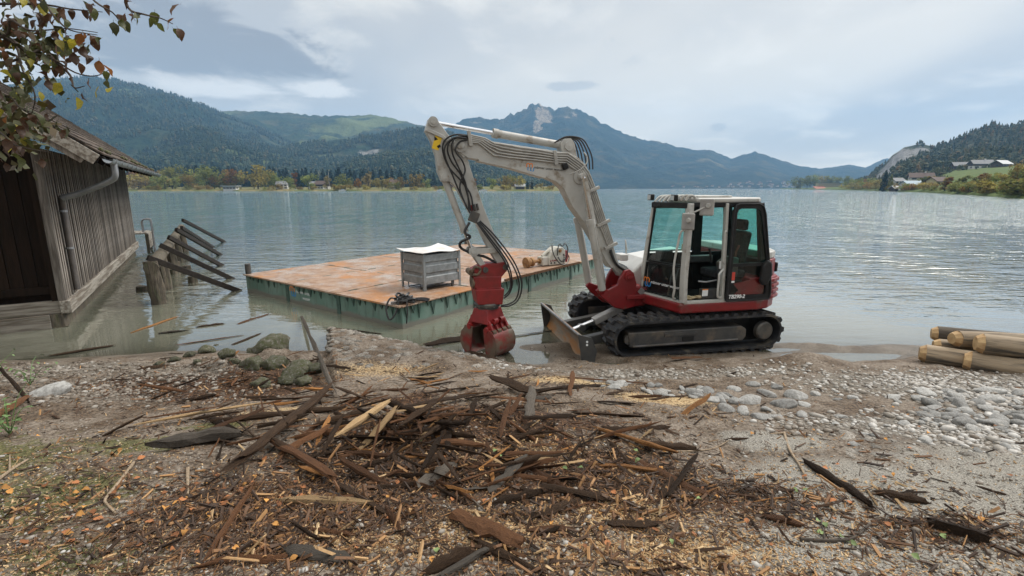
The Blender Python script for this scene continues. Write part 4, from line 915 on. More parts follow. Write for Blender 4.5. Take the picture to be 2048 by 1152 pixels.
def hull_green():
    m = bpy.data.materials.new('worn_green_hull'); t = nodes(m)
    a = tnoise(t, 1.3, 5, .6); b = tnoise(t, 7, 5, .7, stretch=(1, 1, .18)); c = tnoise(t, 22, 4, .65)
    col = mixrgb(t, mrange(t, a, .38, .62), (.10, .185, .150), (.155, .235, .20))
    col = mixrgb(t, tmath(t, 'MULTIPLY', mrange(t, b, .50, .68), .8), col, (.06, .085, .07))
    col = mixrgb(t, tmath(t, 'MULTIPLY', mrange(t, c, .58, .72), .6), col, (.16, .12, .08))
    tcn = t.nodes['TC']; sp = t.nodes.new('ShaderNodeSeparateXYZ'); L(t, tcn.outputs['Object'], sp.inputs[0])
    w = tmath(t, 'ADD', sp.outputs[2], tmath(t, 'MULTIPLY', tmath(t, 'SUBTRACT', a, .5), .22))
    col = mixrgb(t, mrange(t, w, .12, .05), col, (.17, .165, .14))
    principled(t, col, .6, .0, .4, bumpn(t, c, .3, .006)); return m
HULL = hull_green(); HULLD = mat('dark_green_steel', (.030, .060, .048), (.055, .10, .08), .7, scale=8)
nx_, ny_ = 4, 3; mx_, my_ = BX / nx_, BY / ny_
for i in range(nx_):
    for j in range(ny_):
        x0, x1, y0, y1 = i * mx_ + .02, (i + 1) * mx_ - .02, j * my_ + .02, (j + 1) * my_ - .02
        MB().b2((x0, y0, -.5), (x1, y1, BH - .035)).build('pontoon', HULL, barge, bevel=.012)
        MB().b2((x0 - .008, y0 - .008 - (.04 if j == 0 else 0), BH - .032), (x1 + .008, y1 + .008, BH + random.uniform(-.004, .006))).build('deck_plate', DECK, barge, bevel=.006)
        if i == 0: MB().b2((x0 - .06, y0 - .01, BH - .035), (x0 - .018, y1 + .01, BH - .001)).build('deck_lip', DECK, barge)
tooth = MB(); tooth._add([(-.055, 0, 0), (.055, 0, 0), (.012, 0, -.24), (-.055, .0, -.0), (-.055, -.03, 0), (.055, -.03, 0), (.012, -.012, -.24)], [(4, 6, 5), (0, 1, 2), (0, 2, 6, 4), (1, 5, 6, 2), (0, 4, 5, 1)]); tooth = tooth.data('edge_tooth', HULLD)  # dark pointed wedge, repeated in a row below the deck edge
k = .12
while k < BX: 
    if (k % mx_) > .1 and (k % mx_) < mx_ - .1: link('edge_tooth', tooth, barge, (k, .018, BH - .037), None, (random.uniform(.5, 1.5), 1, random.uniform(.35, 1.30)))
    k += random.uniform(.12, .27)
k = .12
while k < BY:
    if (k % my_) > .1 and (k % my_) < my_ - .1: link('edge_tooth', tooth, barge, (.018, k, BH - .037), (0, 0, -math.pi / 2), (random.uniform(.5, 1.5), 1, random.uniform(.25, .9)))
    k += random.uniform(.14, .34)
for i in range(1, nx_): MB().b2((i * mx_ - .06, -.004, -.4), (i * mx_ + .06, .03, BH - .06)).build('joint_post', HULLD, barge, bevel=.01)
for j in range(1, ny_): MB().b2((-.004, j * my_ - .06, -.4), (.03, j * my_ + .06, BH - .06)).build('joint_post', HULLD, barge, bevel=.01)
slot = MB().b2((-.12, -.022, 0), (.12, .022, .004)).data('deck_slot', HULLD)
for i in range(1, nx_):
    for j in range(8): link('deck_slot', slot, barge, (i * mx_, .4 + j * .72, BH + .001), (0, 0, math.pi / 2))
for j in range(1, ny_):
    for i in range(12): link('deck_slot', slot, barge, (.4 + i * .7, j * my_, BH + .001))
for x, y in ((.08, BY - .06), (BX - .1, BY - .1), (BX - .1, .1)):
    MB().tube([(x, y, BH - .1), (x, y, BH + .26)], .07, 12).build('mooring_post', DSTEEL, barge, True, bevel=.008)
# company mark on the short side (faces -x)
def mark(parent, M, s, txt_m, txt=True, lines=('männer unter', '         wasser'), gap=0.0):
    """an orange m over a blue u/w, then the words; drawn in the xz plane, reading along +x, facing -y"""
    def place(me, name, dx, dz):
        o = link(name, me, parent); o.matrix_local = M @ Matrix.Translation((dx, 0, dz)) @ Matrix.Rotation(math.pi / 2, 4, 'X'); return o
    def arcs(n_, sgn, m_, nm, dx, dz):
        b = MB()
        for k in range(n_):
            cx = (k + .5) * .30 * s
            P = [(cx - .15 * s, 0, -sgn * .22 * s)] + [(cx - .15 * s * math.cos(a), 0, sgn * .15 * s * math.sin(a)) for a in np.linspace(0, math.pi, 9)] + [(cx + .15 * s, 0, -sgn * .22 * s)]
            b.tube(P, .055 * s, 6)
        b.v = [(v[0], v[1] * .1, v[2]) for v in b.v]
        o = b.build(nm, m_, parent, False); o.matrix_local = M @ Matrix.Translation((dx, 0, dz)); return o
    arcs(2, 1, ORANGE, 'orange_mark', 0, .45 * s); arcs(2, -1, BLUE, 'blue_mark', .16 * s, .02 * s)
    if txt:
        for k, ln in enumerate(lines): place(text_data(ln, .36 * s, txt_m, .001), 'lettering', .80 * s + gap, .18 * s - k * .42 * s)
Mb = Matrix.Translation((.014, my_ * 2 - .12, .20)) @ Matrix.Rotation(-math.pi / 2, 4, 'Z')
mark(barge, Mb, .30, WHITE)

# ---------- crate with a buckled sheet on top
deckz = BH
c0 = atz(849, 583, deckz); c1 = atz(800, 573, deckz); c2 = atz(922, 569.5, deckz)
ex = (c2 - c0); CLx = ex.length; ex.normalize(); CLy = (c1 - c0).length
crate = thing('steel_crate', 'grey galvanised stacking crate standing on the barge deck', 'crate', tuple(c0), math.atan2(ex.y, ex.x))
CHh = .80
for x, y in ((0, 0), (CLx, 0), (0, CLy), (CLx, CLy)):
    l = MB(); sx = 1 if x == 0 else -1; sy = 1 if y == 0 else -1
    l.box((x + sx * .03, y + sy * .005, CHh / 2), (.06, .010, CHh)); l.box((x + sx * .005, y + sy * .035, CHh / 2), (.010, .05, CHh)); l.build('corner_post', GALV, crate)
prof = [(.0, .14), (.0, .29), (-.028, .31), (-.028, .37), (.0, .39), (.0, .53), (-.028, .55), (-.028, .61), (.0, .63), (.0, .78)]
def wallp(ln, nm):
    b = MB(); m_ = len(prof)
    for x in (.06, ln - .06):
        for y, z in prof: b.v.append((x, -y + .012, z))
    b.f += [(k, m_ + k, m_ + k + 1, k + 1) for k in range(m_ - 1)]
    for x in (.06, ln - .06):
        for y, z in prof: b.v.append((x, -y + .018, z))
    b.f += [(2 * m_ + k, 2 * m_ + k + 1, 3 * m_ + k + 1, 3 * m_ + k) for k in range(m_ - 1)]
    return b
wallp(CLx, 'a').build('front_panel', GALV, crate)
o = wallp(CLx, 'b').build('back_panel', GALV, crate); o.location = (CLx, CLy, 0); o.rotation_euler = (0, 0, math.pi)
o = wallp(CLy, 'c').build('left_panel', GALV, crate); o.location = (0, CLy, 0); o.rotation_euler = (0, 0, -math.pi / 2)
o = wallp(CLy, 'd').build('right_panel', GALV, crate); o.location = (CLx, 0, 0); o.rotation_euler = (0, 0, math.pi / 2)
MB().b2((.02, .02, .13), (CLx - .02, CLy - .02, .15)).build('floor', GALV, crate)
for y in (.2, CLy - .2): MB().tube([(.05, y, .15), (.05, y, .02), (CLx - .05, y, .02), (CLx - .05, y, .15)], .014, 6).build('skid', DSTEEL, crate)
MB().b2((CLx - .25, .01, .0), (CLx - .21, .05, .14)).build('foot', DSTEEL, crate)
n = 28; ux = np.linspace(-.07, CLx + .09, n); uy = np.linspace(-.06, CLy + .07, n); UX, UY = np.meshgrid(ux, uy)
UZ = .825 + .022 * np.sin(UX * 5.2 + .6) * (.6 + .4 * np.sin(UY * 4)) + .018 * np.sin(UY * 6 + UX * 3) + .03 * fbm(UX * 3, UY * 3, 2, 3) + .05 * ((UX - CLx / 2) / (CLx / 2)) ** 4 * ((UY - CLy * .3) / CLy) ** 2 + .05 * np.exp(-((UX - .5) ** 2 + (UY - .55) ** 2) / .08)
me = mesh_np('crumpled_sheet', np.stack([UX.ravel(), UY.ravel(), UZ.ravel()], 1), grid_faces(n, n), SHEET, True)
sh_o = link('crumpled_sheet', me, None, tuple(c0), (0, 0, math.atan2(ex.y, ex.x))); so = sh_o.modifiers.new('th', 'SOLIDIFY'); so.thickness = .006
tag(sh_o, 'wavy white sheet of metal laid over the open crate', 'sheet')
# ---------- heap of black straps and hose on the near barge corner
hp = atz(800, 607, deckz); heap = thing('hose_heap', 'tangled heap of black hoses and straps on the near barge corner', 'hoses', tuple(hp))
rg = random.Random(5)
for k in range(7):
    a = rg.uniform(0, 6.28); P = []
    for i in range(8): P.append((rg.uniform(-.14, .16) + .02 * i, rg.uniform(-.10, .16), .03 + rg.uniform(0, .16) * math.exp(-((i - 4) / 3) ** 2)))
    MB().tube(P, .022, 7, smooth=5).build('hose', HOSE, heap, True)
b = MB()
for k in range(3): b = MB(); b.tube([(.1, .1, .05), (.25, .12 + .05 * k, .07), (.40, .14 + .09 * k, .05), (.52, .13 + .08 * k, .02)], .03, 7, smooth=4); b.v = [(x, y, z * .6 + .005) for x, y, z in b.v]; b.build('strap', FABRIC, heap, True)
q = Matrix.Rotation(0, 3, 'Z')
toE = Vector((-DL.x - DR.x, -DL.y - DR.y, 0)).normalized()
MB().tube([Vector((-.05, .0, .10)), Vector((-.16, -.10, .12)), Vector((-.22, -.20, -.05)), Vector((-.15, -.27, -.25)), Vector((-.04, -.22, -.14)), Vector((.0, -.10, .05))], .018, 7, smooth=5).build('hose_loop', HOSE, heap, True)
MB().tube([Vector((.10, .0, .12)), Vector((.16, -.12, .05)), Vector((.18, -.20, -.12)), Vector((.16, -.22, -.34))], .013, 6, smooth=4).build('rope_end', HOSE, heap, True)
MB().box((-.1, -.06, .03), (.12, .05, .05), Matrix.Rotation(.5, 3, 'Z')).build('buckle', MSTEEL, heap, bevel=.01)
# ---------- auger drive lying on the deck
a0 = atz(1052, 527, deckz + .13); a1 = atz(1140, 517, deckz + .13); ax = (a1 - a0); ax.z = 0; AL = ax.length; ax.normalize()
ad = thing('auger_drive', 'chipped white hydraulic drive unit with rusty shaft lying on the barge', 'machine', (a0.x, a0.y, deckz), math.atan2(ax.y, ax.x))
sc_ = AL / 1.0
MB().lathe((0, 0, .15), (1, 0, 0), [(-.02, .02), (-.02, .15), (.06, .15), (.09, .10), (.16, .09), (.18, .12), (.24, .12), (.26, .05), (.28, .02)], 20).build('flange', RUSTF, ad, True)
MB().lathe((.25, 0, .16), (1, 0, 0), [(0, .05), (.22, .045), (.22, .075), (.32, .075)], 14).build('shaft', RUSTF, ad, True)
MB().b2((.50, -.13, .03), (.70, .13, .28)).build('gear_block', WMACH, ad, bevel=.02)
MB().prism([(.70, .02), (.70, .24), (.82, .40), (1.0, .52), (1.22, .52), (1.32, .42), (1.34, .02)], -.17, .17).build('housing', WMACH, ad, bevel=.025)
MB().prism([(1.345, .05), (1.345, .42), (1.46, .40), (1.50, .24), (1.45, .06)], -.12, .12).build('end_cover', RED, ad, bevel=.02)
MB().tube([(.58, 0, .28), (.75, 0, .40), (.95, 0, .46)], .05, 8).build('motor', WMACH, ad, True)
for x, z in ((.78, .09), (.90, .09), (1.25, .30), (1.25, .10)): MB().lathe((x, -.17, z), (0, -1, 0), [(0, .028), (.015, .028), (.015, .001)], 8).build('bolt', DSTEEL, ad)
MB().lathe((1.10, -.17, .42), (0, -1, 0), [(0, .05), (.03, .05), (.03, .03), (.05, .03), (.05, .001)], 10).build('port', RUSTF, ad, True)
for k in range(4): MB().b2((1.24, -.178, .10 + k * .05), (1.31, -.17, .12 + k * .05)).build('vent', DSTEEL, ad)
for k in range(5): MB().box((.76 + k * .06, -.172, .15 + .01 * (k % 2)), (.035, .005, .05), Matrix.Rotation(.3 * k, 3, 'Y')).build('worn_red_mark', RED, ad)
MB().tube([(1.0, -.19, .30), (.98, -.22, .50), (1.06, -.2, .62), (1.16, -.2, .55), (1.28, -.2, .62), (1.36, -.22, .45), (1.30, -.22, .20), (1.12, -.22, .12), (1.0, -.21, .25)], .016, 7, smooth=5).build('hose', HOSE, ad, True)
MB().tube([(.88, -.1, .40), (.82, -.15, .60), (.78, -.2, .50), (.86, -.22, .28), (1.05, -.25, .06), (1.25, -.24, .02), (1.45, -.16, .08), (1.52, -.1, .22), (1.40, -.05, .36)], .016, 7, smooth=5).build('hose', HOSE, ad, True)
q0 = atz(1010, 563, deckz); q1 = atz(1160, 527, deckz)
for k in range(2): MB().beam(q0 + Vector((.05 * k, .07 * k, .03)), q1 + Vector((.05 * k, .07 * k, .03)), .06, .05).build('deck_batten' , SPL_T if k else SPL_B, None, bevel=.006)
tag(bpy.data.objects['deck_batten'], 'long brown wooden batten lying along the barge edge', 'batten'); tag(bpy.data.objects['deck_batten.001'], 'long pale wooden batten lying along the barge edge', 'batten')

# ================================================================== EXCAVATOR
# local frame: x forwards, y to the machine's left (towards the camera), z up, origin on the ground under the slew ring
EXC = thing('excavator', 'grey and red crawler excavator with clamshell grab parked at the water edge', 'excavator', (2.80, 8.6, 0.0), math.pi + R(12))
def E(b, name, m, parent=None, smooth=False, bevel=0.0, seg=2): return b.build(name, m, parent or EXC, smooth, bevel, seg)
# ---------------- tracks
TR, TX0, TX1, TZ = .285, -1.20, 1.20, .335
def loop_pt(s, r):
    """point and angle on the track loop; s in metres along the loop of radius r"""
    Ls = TX1 - TX0; Pi = math.pi * r; T = 2 * Ls + 2 * Pi; s = s % T
    if s < Ls: return (TX0 + s, TZ + r, 0.0)
    s -= Ls
    if s < Pi: a = s / r; return (TX1 + r * math.sin(a), TZ + r * math.cos(a), a)
    s -= Pi
    if s < Ls: return (TX1 - s, TZ - r, math.pi)
    s -= Ls; a = s / r; return (TX0 - r * math.sin(a), TZ - r * math.cos(a), math.pi + a)
TL = 2 * (TX1 - TX0) + 2 * math.pi * TR
lug = MB(); lug.prism([(-.055, 0), (-.038, .045), (.030, .045), (.05, 0)], -.10, .10)
lug_me = lug.data('tread_lug', RUBBER)
for side in (1, -1):
    yc = side * .875; w = .225
    b = MB(); n = 72
    for k in range(n):
        for rr in (TR, TR - .035):
            x, z, a = loop_pt(TL * k / n, TR)
            # inner ring follows the outer one
            x += -(TR - rr) * math.sin(a); z += -(TR - rr) * math.cos(a)
            b.v += [(x, yc - w, z), (x, yc + w, z)]
    for k in range(n):
        a, c = k * 4, ((k + 1) % n) * 4
        b.f += [(a, a + 1, c + 1, c), (a + 2, c + 2, c + 3, a + 3), (a, c, c + 2, a + 2), (a + 1, a + 3, c + 3, c + 1)]
    track = E(b, 'rubber_track', RUBBER, smooth=True)
    nl = 38
    for k in range(nl):
        for row in (0, 1):
            x, z, a = loop_pt(TL * (k + .5 * row) / nl, TR)
            link('tread_lug', lug_me, track, (x, yc + (row - .5) * .225, z), (0, a, (row - .5) * .22 * (1 if True else 0)))
    yo = yc + side * .17
    E(MB().prism([(TX1 + (TR - .05) * math.sin(a), TZ + (TR - .05) * math.cos(a)) for a in np.linspace(0, math.pi, 9)] + [(TX0 - (TR - .05) * math.sin(a), TZ - (TR - .05) * math.cos(a)) for a in np.linspace(0, math.pi, 9)], yc - side * .12 - .03, yc - side * .12 + .03), 'track_inner_plate', BLACK)
    fr = MB(); fr.prism([(1.20, .20), (1.24, .44), (-.76, .44), (-.86, .38), (-.86, .25), (-.80, .18), (1.10, .18)], yc - .17, yc + .17); E(fr, 'track_frame', DSTEEL, bevel=.02)
    E(MB().b2((-.70, yo + side * .006 - .012, .21), (1.15, yo + side * .006 + .012, .23)), 'frame_rib', MSTEEL)
    E(MB().b2((.05, yo - .003, .34), (.62, yo + side * .014 if side > 0 else yo + .003, .40)) if side > 0 else MB().b2((.05, yo - .014, .34), (.62, yo + .003, .40)), 'frame_step', DSTEEL, bevel=.006)
    E(MB().b2((.10, min(yo, yo + side * .012), .245), (.30, max(yo, yo + side * .012), .325)), 'cover_plate', BLACK, bevel=.006)
    for xx, nm, rr in ((TX0, 'drive_sprocket', .205), (TX1, 'idler_wheel', .215)):
        wl_ = E(MB().lathe((xx, yc - .13, TZ - .01), (0, 1, 0), [(0, .05), (0, rr), (.05, rr + .025), (.21, rr + .025), (.26, rr), (.26, .05)], 28), nm, BLACK, smooth=True)
        if xx == TX0: MB().lathe((xx, yc + side * .10, TZ - .01), (0, side, 0), [(0, .16), (.07, .155), (.085, .135), (.09, .13), (.09, .01)], 28).build('hub_cap', DSTEEL, wl_, True)
        else: MB().lathe((xx, yc + side * .10, TZ - .01), (0, side, 0), [(0, .09), (.05, .085), (.05, .01)], 16).build('hub', DSTEEL, wl_, True)
    for k in range(5): E(MB().lathe((-.72 + k * .42, yc - .14, .145), (0, 1, 0), [(0, .03), (0, .075), (.08, .085), (.2, .085), (.28, .075), (.28, .03)], 14), 'track_roller', DSTEEL, smooth=True)
E(MB().prismz([(.9, -.70), (.9, .70), (.35, .70), (-.35, .70), (-.8, .70), (-.8, -.70)], .30, .46), 'undercarriage_beam', BLACK, bevel=.03)
E(MB().lathe((0, 0, .44), (0, 0, 1), [(0, .55), (.10, .55), (.12, .50), (.26, .50)], 36), 'slew_ring', BLACK, smooth=True)
# ---------------- dozer blade
bp = []; N = 10
for k in range(N + 1):
    t_ = k / N; z = -.04 + .50 * t_; x = 1.98 - .16 * math.sin(math.pi * (t_ * .9 + .02)) + .11 * t_
    bp.append((x, z))
prof_b = bp + [(x - .045, z) for x, z in reversed(bp)]
bl = E(MB().prism(prof_b, -1.08, 1.08), 'dozer_blade', BLADE, smooth=True)
MB().beam((1.985, -1.08, -.035), (1.985, 1.08, -.035), .05, .03, up=(0, 0, 1)).build('cutting_edge', MSTEEL, bl)
MB().tube([(2.055, -1.08, .465), (2.055, 1.08, .465)], .02, 8).build('top_bar', MSTEEL, bl)
for s in (-1, 1):
    MB().prism([(2.07, .48), (1.99, -.05), (1.80, -.02), (1.76, .20), (1.86, .42)], s * 1.08 - .012, s * 1.08 + .012).build('end_plate', DSTEEL, bl, bevel=.004)
    for zz in (.36, .31): MB().lathe((1.93, s * 1.092, zz), (0, s, 0), [(0, .018), (.01, .018), (.01, .001)], 6).build('bolt', WHITE, bl)
    E(MB().beam((.85, s * .50, .32), (1.86, s * .50, .16), .13, .16), 'blade_arm', DSTEEL, bevel=.015)
E(MB().beam((1.22, -.55, .27), (1.22, .55, .27), .10, .10), 'blade_cross_member', DSTEEL, bevel=.01)
E(MB().beam((1.40, 0, .36), (.80, 0, .62), .17, .11), 'blade_cylinder_guard', MIRROR, bevel=.015)
E(MB().tube([(1.82, 0, .22), (1.30, 0, .40)], .035, 12), 'blade_cylinder_rod', CHROME, smooth=True)
E(MB().tube([(1.40, 0, .345), (.82, 0, .55)], .06, 14), 'blade_cylinder', DSTEEL, smooth=True)
E(MB().lathe((1.62, -.08, .26), (0, 1, 0), [(0, .06), (.16, .06)], 12), 'blade_pin', DSTEEL, smooth=True)
E(MB().lathe((.80, -.12, .60), (0, 1, 0), [(0, .11), (.24, .11)], 14), 'blade_pivot', BLACK, smooth=True)
# ---------------- upper structure
plan = [(.40, 1.09), (-.95, 1.10), (-1.20, 1.05), (-1.43, .88), (-1.58, .60), (-1.66, .2), (-1.66, -.2), (-1.58, -.6), (-1.42, -.88), (-1.15, -1.06), (.2, -1.06), (.55, -.9), (.66, -.3), (.66, .2)]
E(MB().prismz(plan, .71, .875), 'deck_frame', RED, bevel=.03, seg=3)
E(MB().prismz([(.55, .9), (-.9, .95), (-1.1, .5), (-1.1, -.5), (-.9, -.9), (.5, -.7)], .62, .715), 'belly_plate', BLACK)
cw_plan = [(-.80, 1.075), (-1.02, 1.07), (-1.26, 1.02), (-1.47, .88), (-1.63, .60), (-1.71, .2), (-1.71, -.2), (-1.63, -.6), (-1.47, -.88), (-1.2, -1.03), (-.80, -1.05)]
cwt = E(MB().prismz(cw_plan, .84, 1.24), 'counterweight', RED, bevel=.03, seg=3)
for k in range(4):
    z0 = .87 + k * .092
    MB().prismz([(x - .035 * (1 if x < -.9 else .3), y * (1.016 if abs(y) > .5 else 1)) for x, y in cw_plan[1:-1]] + [(-.98, -1.0), (-.98, 1.0)], z0, z0 + .058).build('louvre', RED, cwt, bevel=.012)
hood_plan = [(-1.12, 1.03), (-1.25, .99), (-1.42, .86), (-1.57, .57), (-1.64, .2), (-1.64, -.2), (-1.57, -.57), (-1.42, -.86), (-1.16, -1.0), (-1.12, -1.03)]
E(MB().prismz(hood_plan, 1.24, 1.52), 'rear_hood', RED, bevel=.03, seg=3)
E(MB().prismz([(x * .985 - .02, y * .98) for x, y in hood_plan], 1.52, 1.64), 'rear_hood_top', GREY, bevel=.05, seg=3)
for s in (-1, 1): E(MB().box((-1.455, s * .80, 1.36), (.05, .12, .16), Matrix.Rotation(s * .5 + (math.pi if s < 0 else 0), 3, 'Z')), 'tail_lamp', BLACK, bevel=.02)
E(MB().prism([(.62, .875), (.60, 1.18), (.36, 1.40), (-.2, 1.48), (-.6, 1.52), (-.6, .875)], -1.04, -.22), 'side_tank', HOODW, bevel=.05, seg=3)
E(MB().box((.72, -.45, 1.42), (.16, .26, .12)), 'work_lamp', HOODW, bevel=.02)
E(MB().tube([(.58, -.55, 1.40), (.60, -.55, 1.62), (.58, -.62, 1.70), (.55, -.60, 1.52)], .012, 6, smooth=4), 'mirror_stay', PIPE, smooth=True)
# ---------------- swing post and bracket at the front (turned with the boom)
MBm = Matrix.Rotation(R(4), 4, 'Z')
def B_(): return MB(MBm)
E(MB().prism([(.55, .66), (.55, .98), (.80, 1.02), (1.0, .98), (1.06, .72), (.95, .64)], -.26, .26), 'swing_post', RED, bevel=.03)
E(MB().prism([(.45, .80), (.45, .87), (.95, .87), (.95, .80)], -.34, .34), 'swing_post_plate', RED, bevel=.01)
E(MB().box((.66, .275, .92), (.10, .012, .10), Matrix.Rotation(R(45), 3, 'Y')), 'diamond_plate', MSTEEL)
for s in (-1, 1):
    E(B_().prism([(.80, .66), (.78, 1.06), (.84, 1.24), (.92, 1.31), (1.02, 1.29), (1.10, 1.16), (1.14, 1.05), (1.30, .98), (1.46, 1.04), (1.52, .98), (1.42, .86), (1.18, .67), (1.0, .62)], s * .21 - .03, s * .21 + .03), 'swing_bracket', RED, bevel=.012)
    E(B_().lathe((.93, s * .235, 1.20), (0, s, 0), [(0, .085), (.025, .085), (.03, .05), (.05, .05), (.05, .005)], 18), 'bracket_boss', RED, smooth=True)
    E(B_().lathe((1.43, s * .235, .98), (0, s, 0), [(0, .06), (.02, .06), (.03, .03), (.03, .003)], 14), 'cylinder_boss', RED, smooth=True)
E(B_().prism([(.84, .64), (.84, .98), (1.05, .98), (1.15, .70), (1.02, .62)], -.18, .18), 'bracket_web', RED, bevel=.02)
E(B_().tube([(.50, .10, .93), (.53, .10, 1.02), (.58, .10, 1.04), (.62, .10, .98)], .018, 8, smooth=3), 'lifting_eye', RED, smooth=True)
# ---------------- boom
top = [(3.83, 3.30), (3.80, 3.37), (3.72, 3.40), (3.60, 3.39), (3.37, 3.345), (2.96, 3.295), (2.34, 3.225), (2.0, 3.18), (1.86, 3.12), (1.74, 3.02), (1.64, 2.86), (1.52, 2.58), (1.38, 2.24), (1.18, 1.68), (1.03, 1.30), (.98, 1.17), (.90, 1.13)]
bot = [(.86, 1.19), (.90, 1.29), (1.0, 1.34), (1.20, 1.32), (1.30, 1.44), (1.49, 1.74), (1.73, 2.10), (1.93, 2.34), (2.02, 2.50), (2.10, 2.64), (2.22, 2.74), (2.42, 2.82), (2.99, 2.97), (3.46, 3.06), (3.62, 3.08), (3.74, 3.15), (3.82, 3.22)]
boom = E(B_().prism(top + bot, -.125, .125), 'boom', GREY, bevel=.012)
def Bp(b, name, m, parent, smooth=False, bevel=0.0): return b.build(name, m, parent, smooth, bevel)
Bp(B_().prism([(2.42, 2.80), (2.99, 2.95), (3.46, 3.04), (3.47, 3.075), (2.99, 2.985), (2.40, 2.845)], -.15, .15), 'bottom_flange', GREY, boom)
Bp(B_().prism([(2.12, 3.17), (2.16, 3.32), (2.10, 3.40), (1.98, 3.41), (1.92, 3.34), (1.86, 3.10)], -.10, .10), 'cylinder_bracket', GREY, boom, bevel=.01)
for s in (-1, 1):
    Bp(B_().lathe((3.735, s * .125, 3.265), (0, s, 0), [(0, .10), (.02, .10), (.02, .055), (.045, .055), (.05, .04), (.05, .003)], 20), 'tip_boss', GREY, boom, True)
    Bp(B_().lathe((1.83, s * .125, 2.82), (0, s, 0), [(0, .12), (.03, .11), (.03, .055), (.16, .05), (.16, .003)], 20), 'cylinder_boss', GREY, boom, True)
    Bp(B_().lathe((2.02, s * .10, 3.29), (0, s, 0), [(0, .07), (.03, .07), (.03, .04), (.04, .003)], 16), 'bracket_boss', GREY, boom, True)
# steel pipes along the near side
lo_p = [(3.63, 3.31), (3.47, 3.30), (3.36, 3.22), (3.24, 3.13), (2.99, 3.10), (2.59, 3.07), (2.26, 3.04), (2.08, 3.035), (1.86, 2.90), (1.76, 2.72), (1.69, 2.60), (1.48, 2.10), (1.28, 1.68)]
hi_p = [(3.58, 3.41), (3.37, 3.37), (3.23, 3.30), (3.04, 3.28), (2.84, 3.25), (2.54, 3.22), (2.26, 3.18), (2.05, 3.18), (1.81, 3.03), (1.69, 2.90), (1.60, 2.72), (1.41, 2.25), (1.21, 1.76)]
for k in range(5):
    P = [(a[0] + (c[0] - a[0]) * k / 4, .150, a[1] + (c[1] - a[1]) * k / 4) for a, c in zip(lo_p, hi_p)]
    Bp(B_().tube(P, .0125, 8), 'hydraulic_pipe', PIPE, boom, True)
for (x, z, a) in ((3.60, 3.40, 0), (2.26, 3.15, 0), (1.63, 2.66, 1), (1.42, 2.13, 1), (1.27, 1.75, 1)):
    Bp(B_().box((x if not a else x - .02, .155, z - .04), (.05, .05, .22) if not a else (.24, .05, .05), Matrix.Rotation(R(8 if not a else 22), 3, 'Y')), 'pipe_clamp', PIPE, boom, bevel=.006)
Bp(B_().box((2.10, .165, 2.98), (.09, .07, .10), Matrix.Rotation(.4, 3, 'Y')), 'work_lamp', BLACK, boom, bevel=.015)
Bp(B_().tube([(2.02, .17, 2.86), (1.88, .20, 2.92), (1.76, .20, 3.02), (1.74, .19, 3.12), (1.80, .18, 3.20)], .010, 6, smooth=4), 'lamp_cable', PIPE, boom, True)
mark(boom, MBm @ Matrix.Translation((2.72, .1275, 2.93)) @ Matrix.Rotation(math.pi, 4, 'Z') @ Matrix.Rotation(R(5), 4, 'Y'), .155, BLACK, lines=('männer unter wasser',))
# hoses at the shoulder and at the foot
for k in range(5):
    Bp(B_().tube([(2.25, -.08 + .04 * k, 3.30 + .01 * k), (2.05, -.08 + .04 * k, 3.41 + .006 * k), (1.88 - .02 * k, -.08 + .045 * k, 3.39 + .004 * k), (1.80 - .03 * k, -.08 + .05 * k, 3.25), (1.77 - .035 * k, -.06 + .05 * k, 3.10), (1.74 - .03 * k, -.05 + .05 * k, 2.94)], .012, 7, smooth=5), 'hose', HOSE, boom, True)
for k in range(6):
    y = .17 - .045 * k
    Bp(B_().tube([(1.27 - .03 * (k % 3), y, 1.62 + .02 * k), (1.16 - .02 * (k % 3), y, 1.42), (1.00, y * .9, 1.30 + .015 * k), (.86 - .01 * k, y * .8, 1.22 + .01 * k), (.80 - .015 * k, y * .7, 1.06), (.86, y * .6, .90)], .022, 8, smooth=5), 'hose', HOSE, boom, True)
# cylinders
def cyl(p0, p1, frac, r, rr, nm, parent, rodfirst=False, y=0.0):
    p0, p1 = Vector((p0[0], y, p0[1])), Vector((p1[0], y, p1[1])); q = p0.lerp(p1, frac); d = (p1 - p0).normalized()
    barrel = E(B_().lathe(p0, d, [(0, r * .9), (.03, r), ((q - p0).length - .09, r), ((q - p0).length - .09, r * 1.18), ((q - p0).length, r * 1.18), ((q - p0).length, rr)], 18), nm, GREY, smooth=True)
    Bp(B_().lathe(q, d, [(-.02, rr), ((p1 - q).length, rr)], 14), 'rod', CHROME, barrel, True)
    for p, rad in ((p0, r * 1.05), (p1, r * 1.0)): Bp(B_().lathe(p - Vector((0, .06, 0)), (0, 1, 0), [(0, rad * .6), (0, rad), (.12, rad), (.12, rad * .6)], 16), 'eye', GREY, barrel, True)
    return barrel
cyl((2.02, 3.30), (4.12, 3.585), .57, .060, .032, 'arm_cylinder', None)
for s in (1, -1): 
    c_ = cyl((1.43, .99), (1.83, 2.82), .64, .062, .036, 'boom_cylinder', None, y=s * .26)
    Bp(B_().prism([(1.66, 2.10), (1.60, 2.10), (1.78, 2.80), (1.84, 2.80)], s * .26 + s * .04 - .006, s * .26 + s * .04 + .006), 'rod_guard', GREY, c_)
    Bp(B_().tube([(1.62, s * .33, 2.05), (1.55, s * .345, 1.7), (1.44, s * .335, 1.25), (1.38, s * .25, 1.1)], .012, 6, smooth=4), 'feed_pipe', PIPE, c_, True)
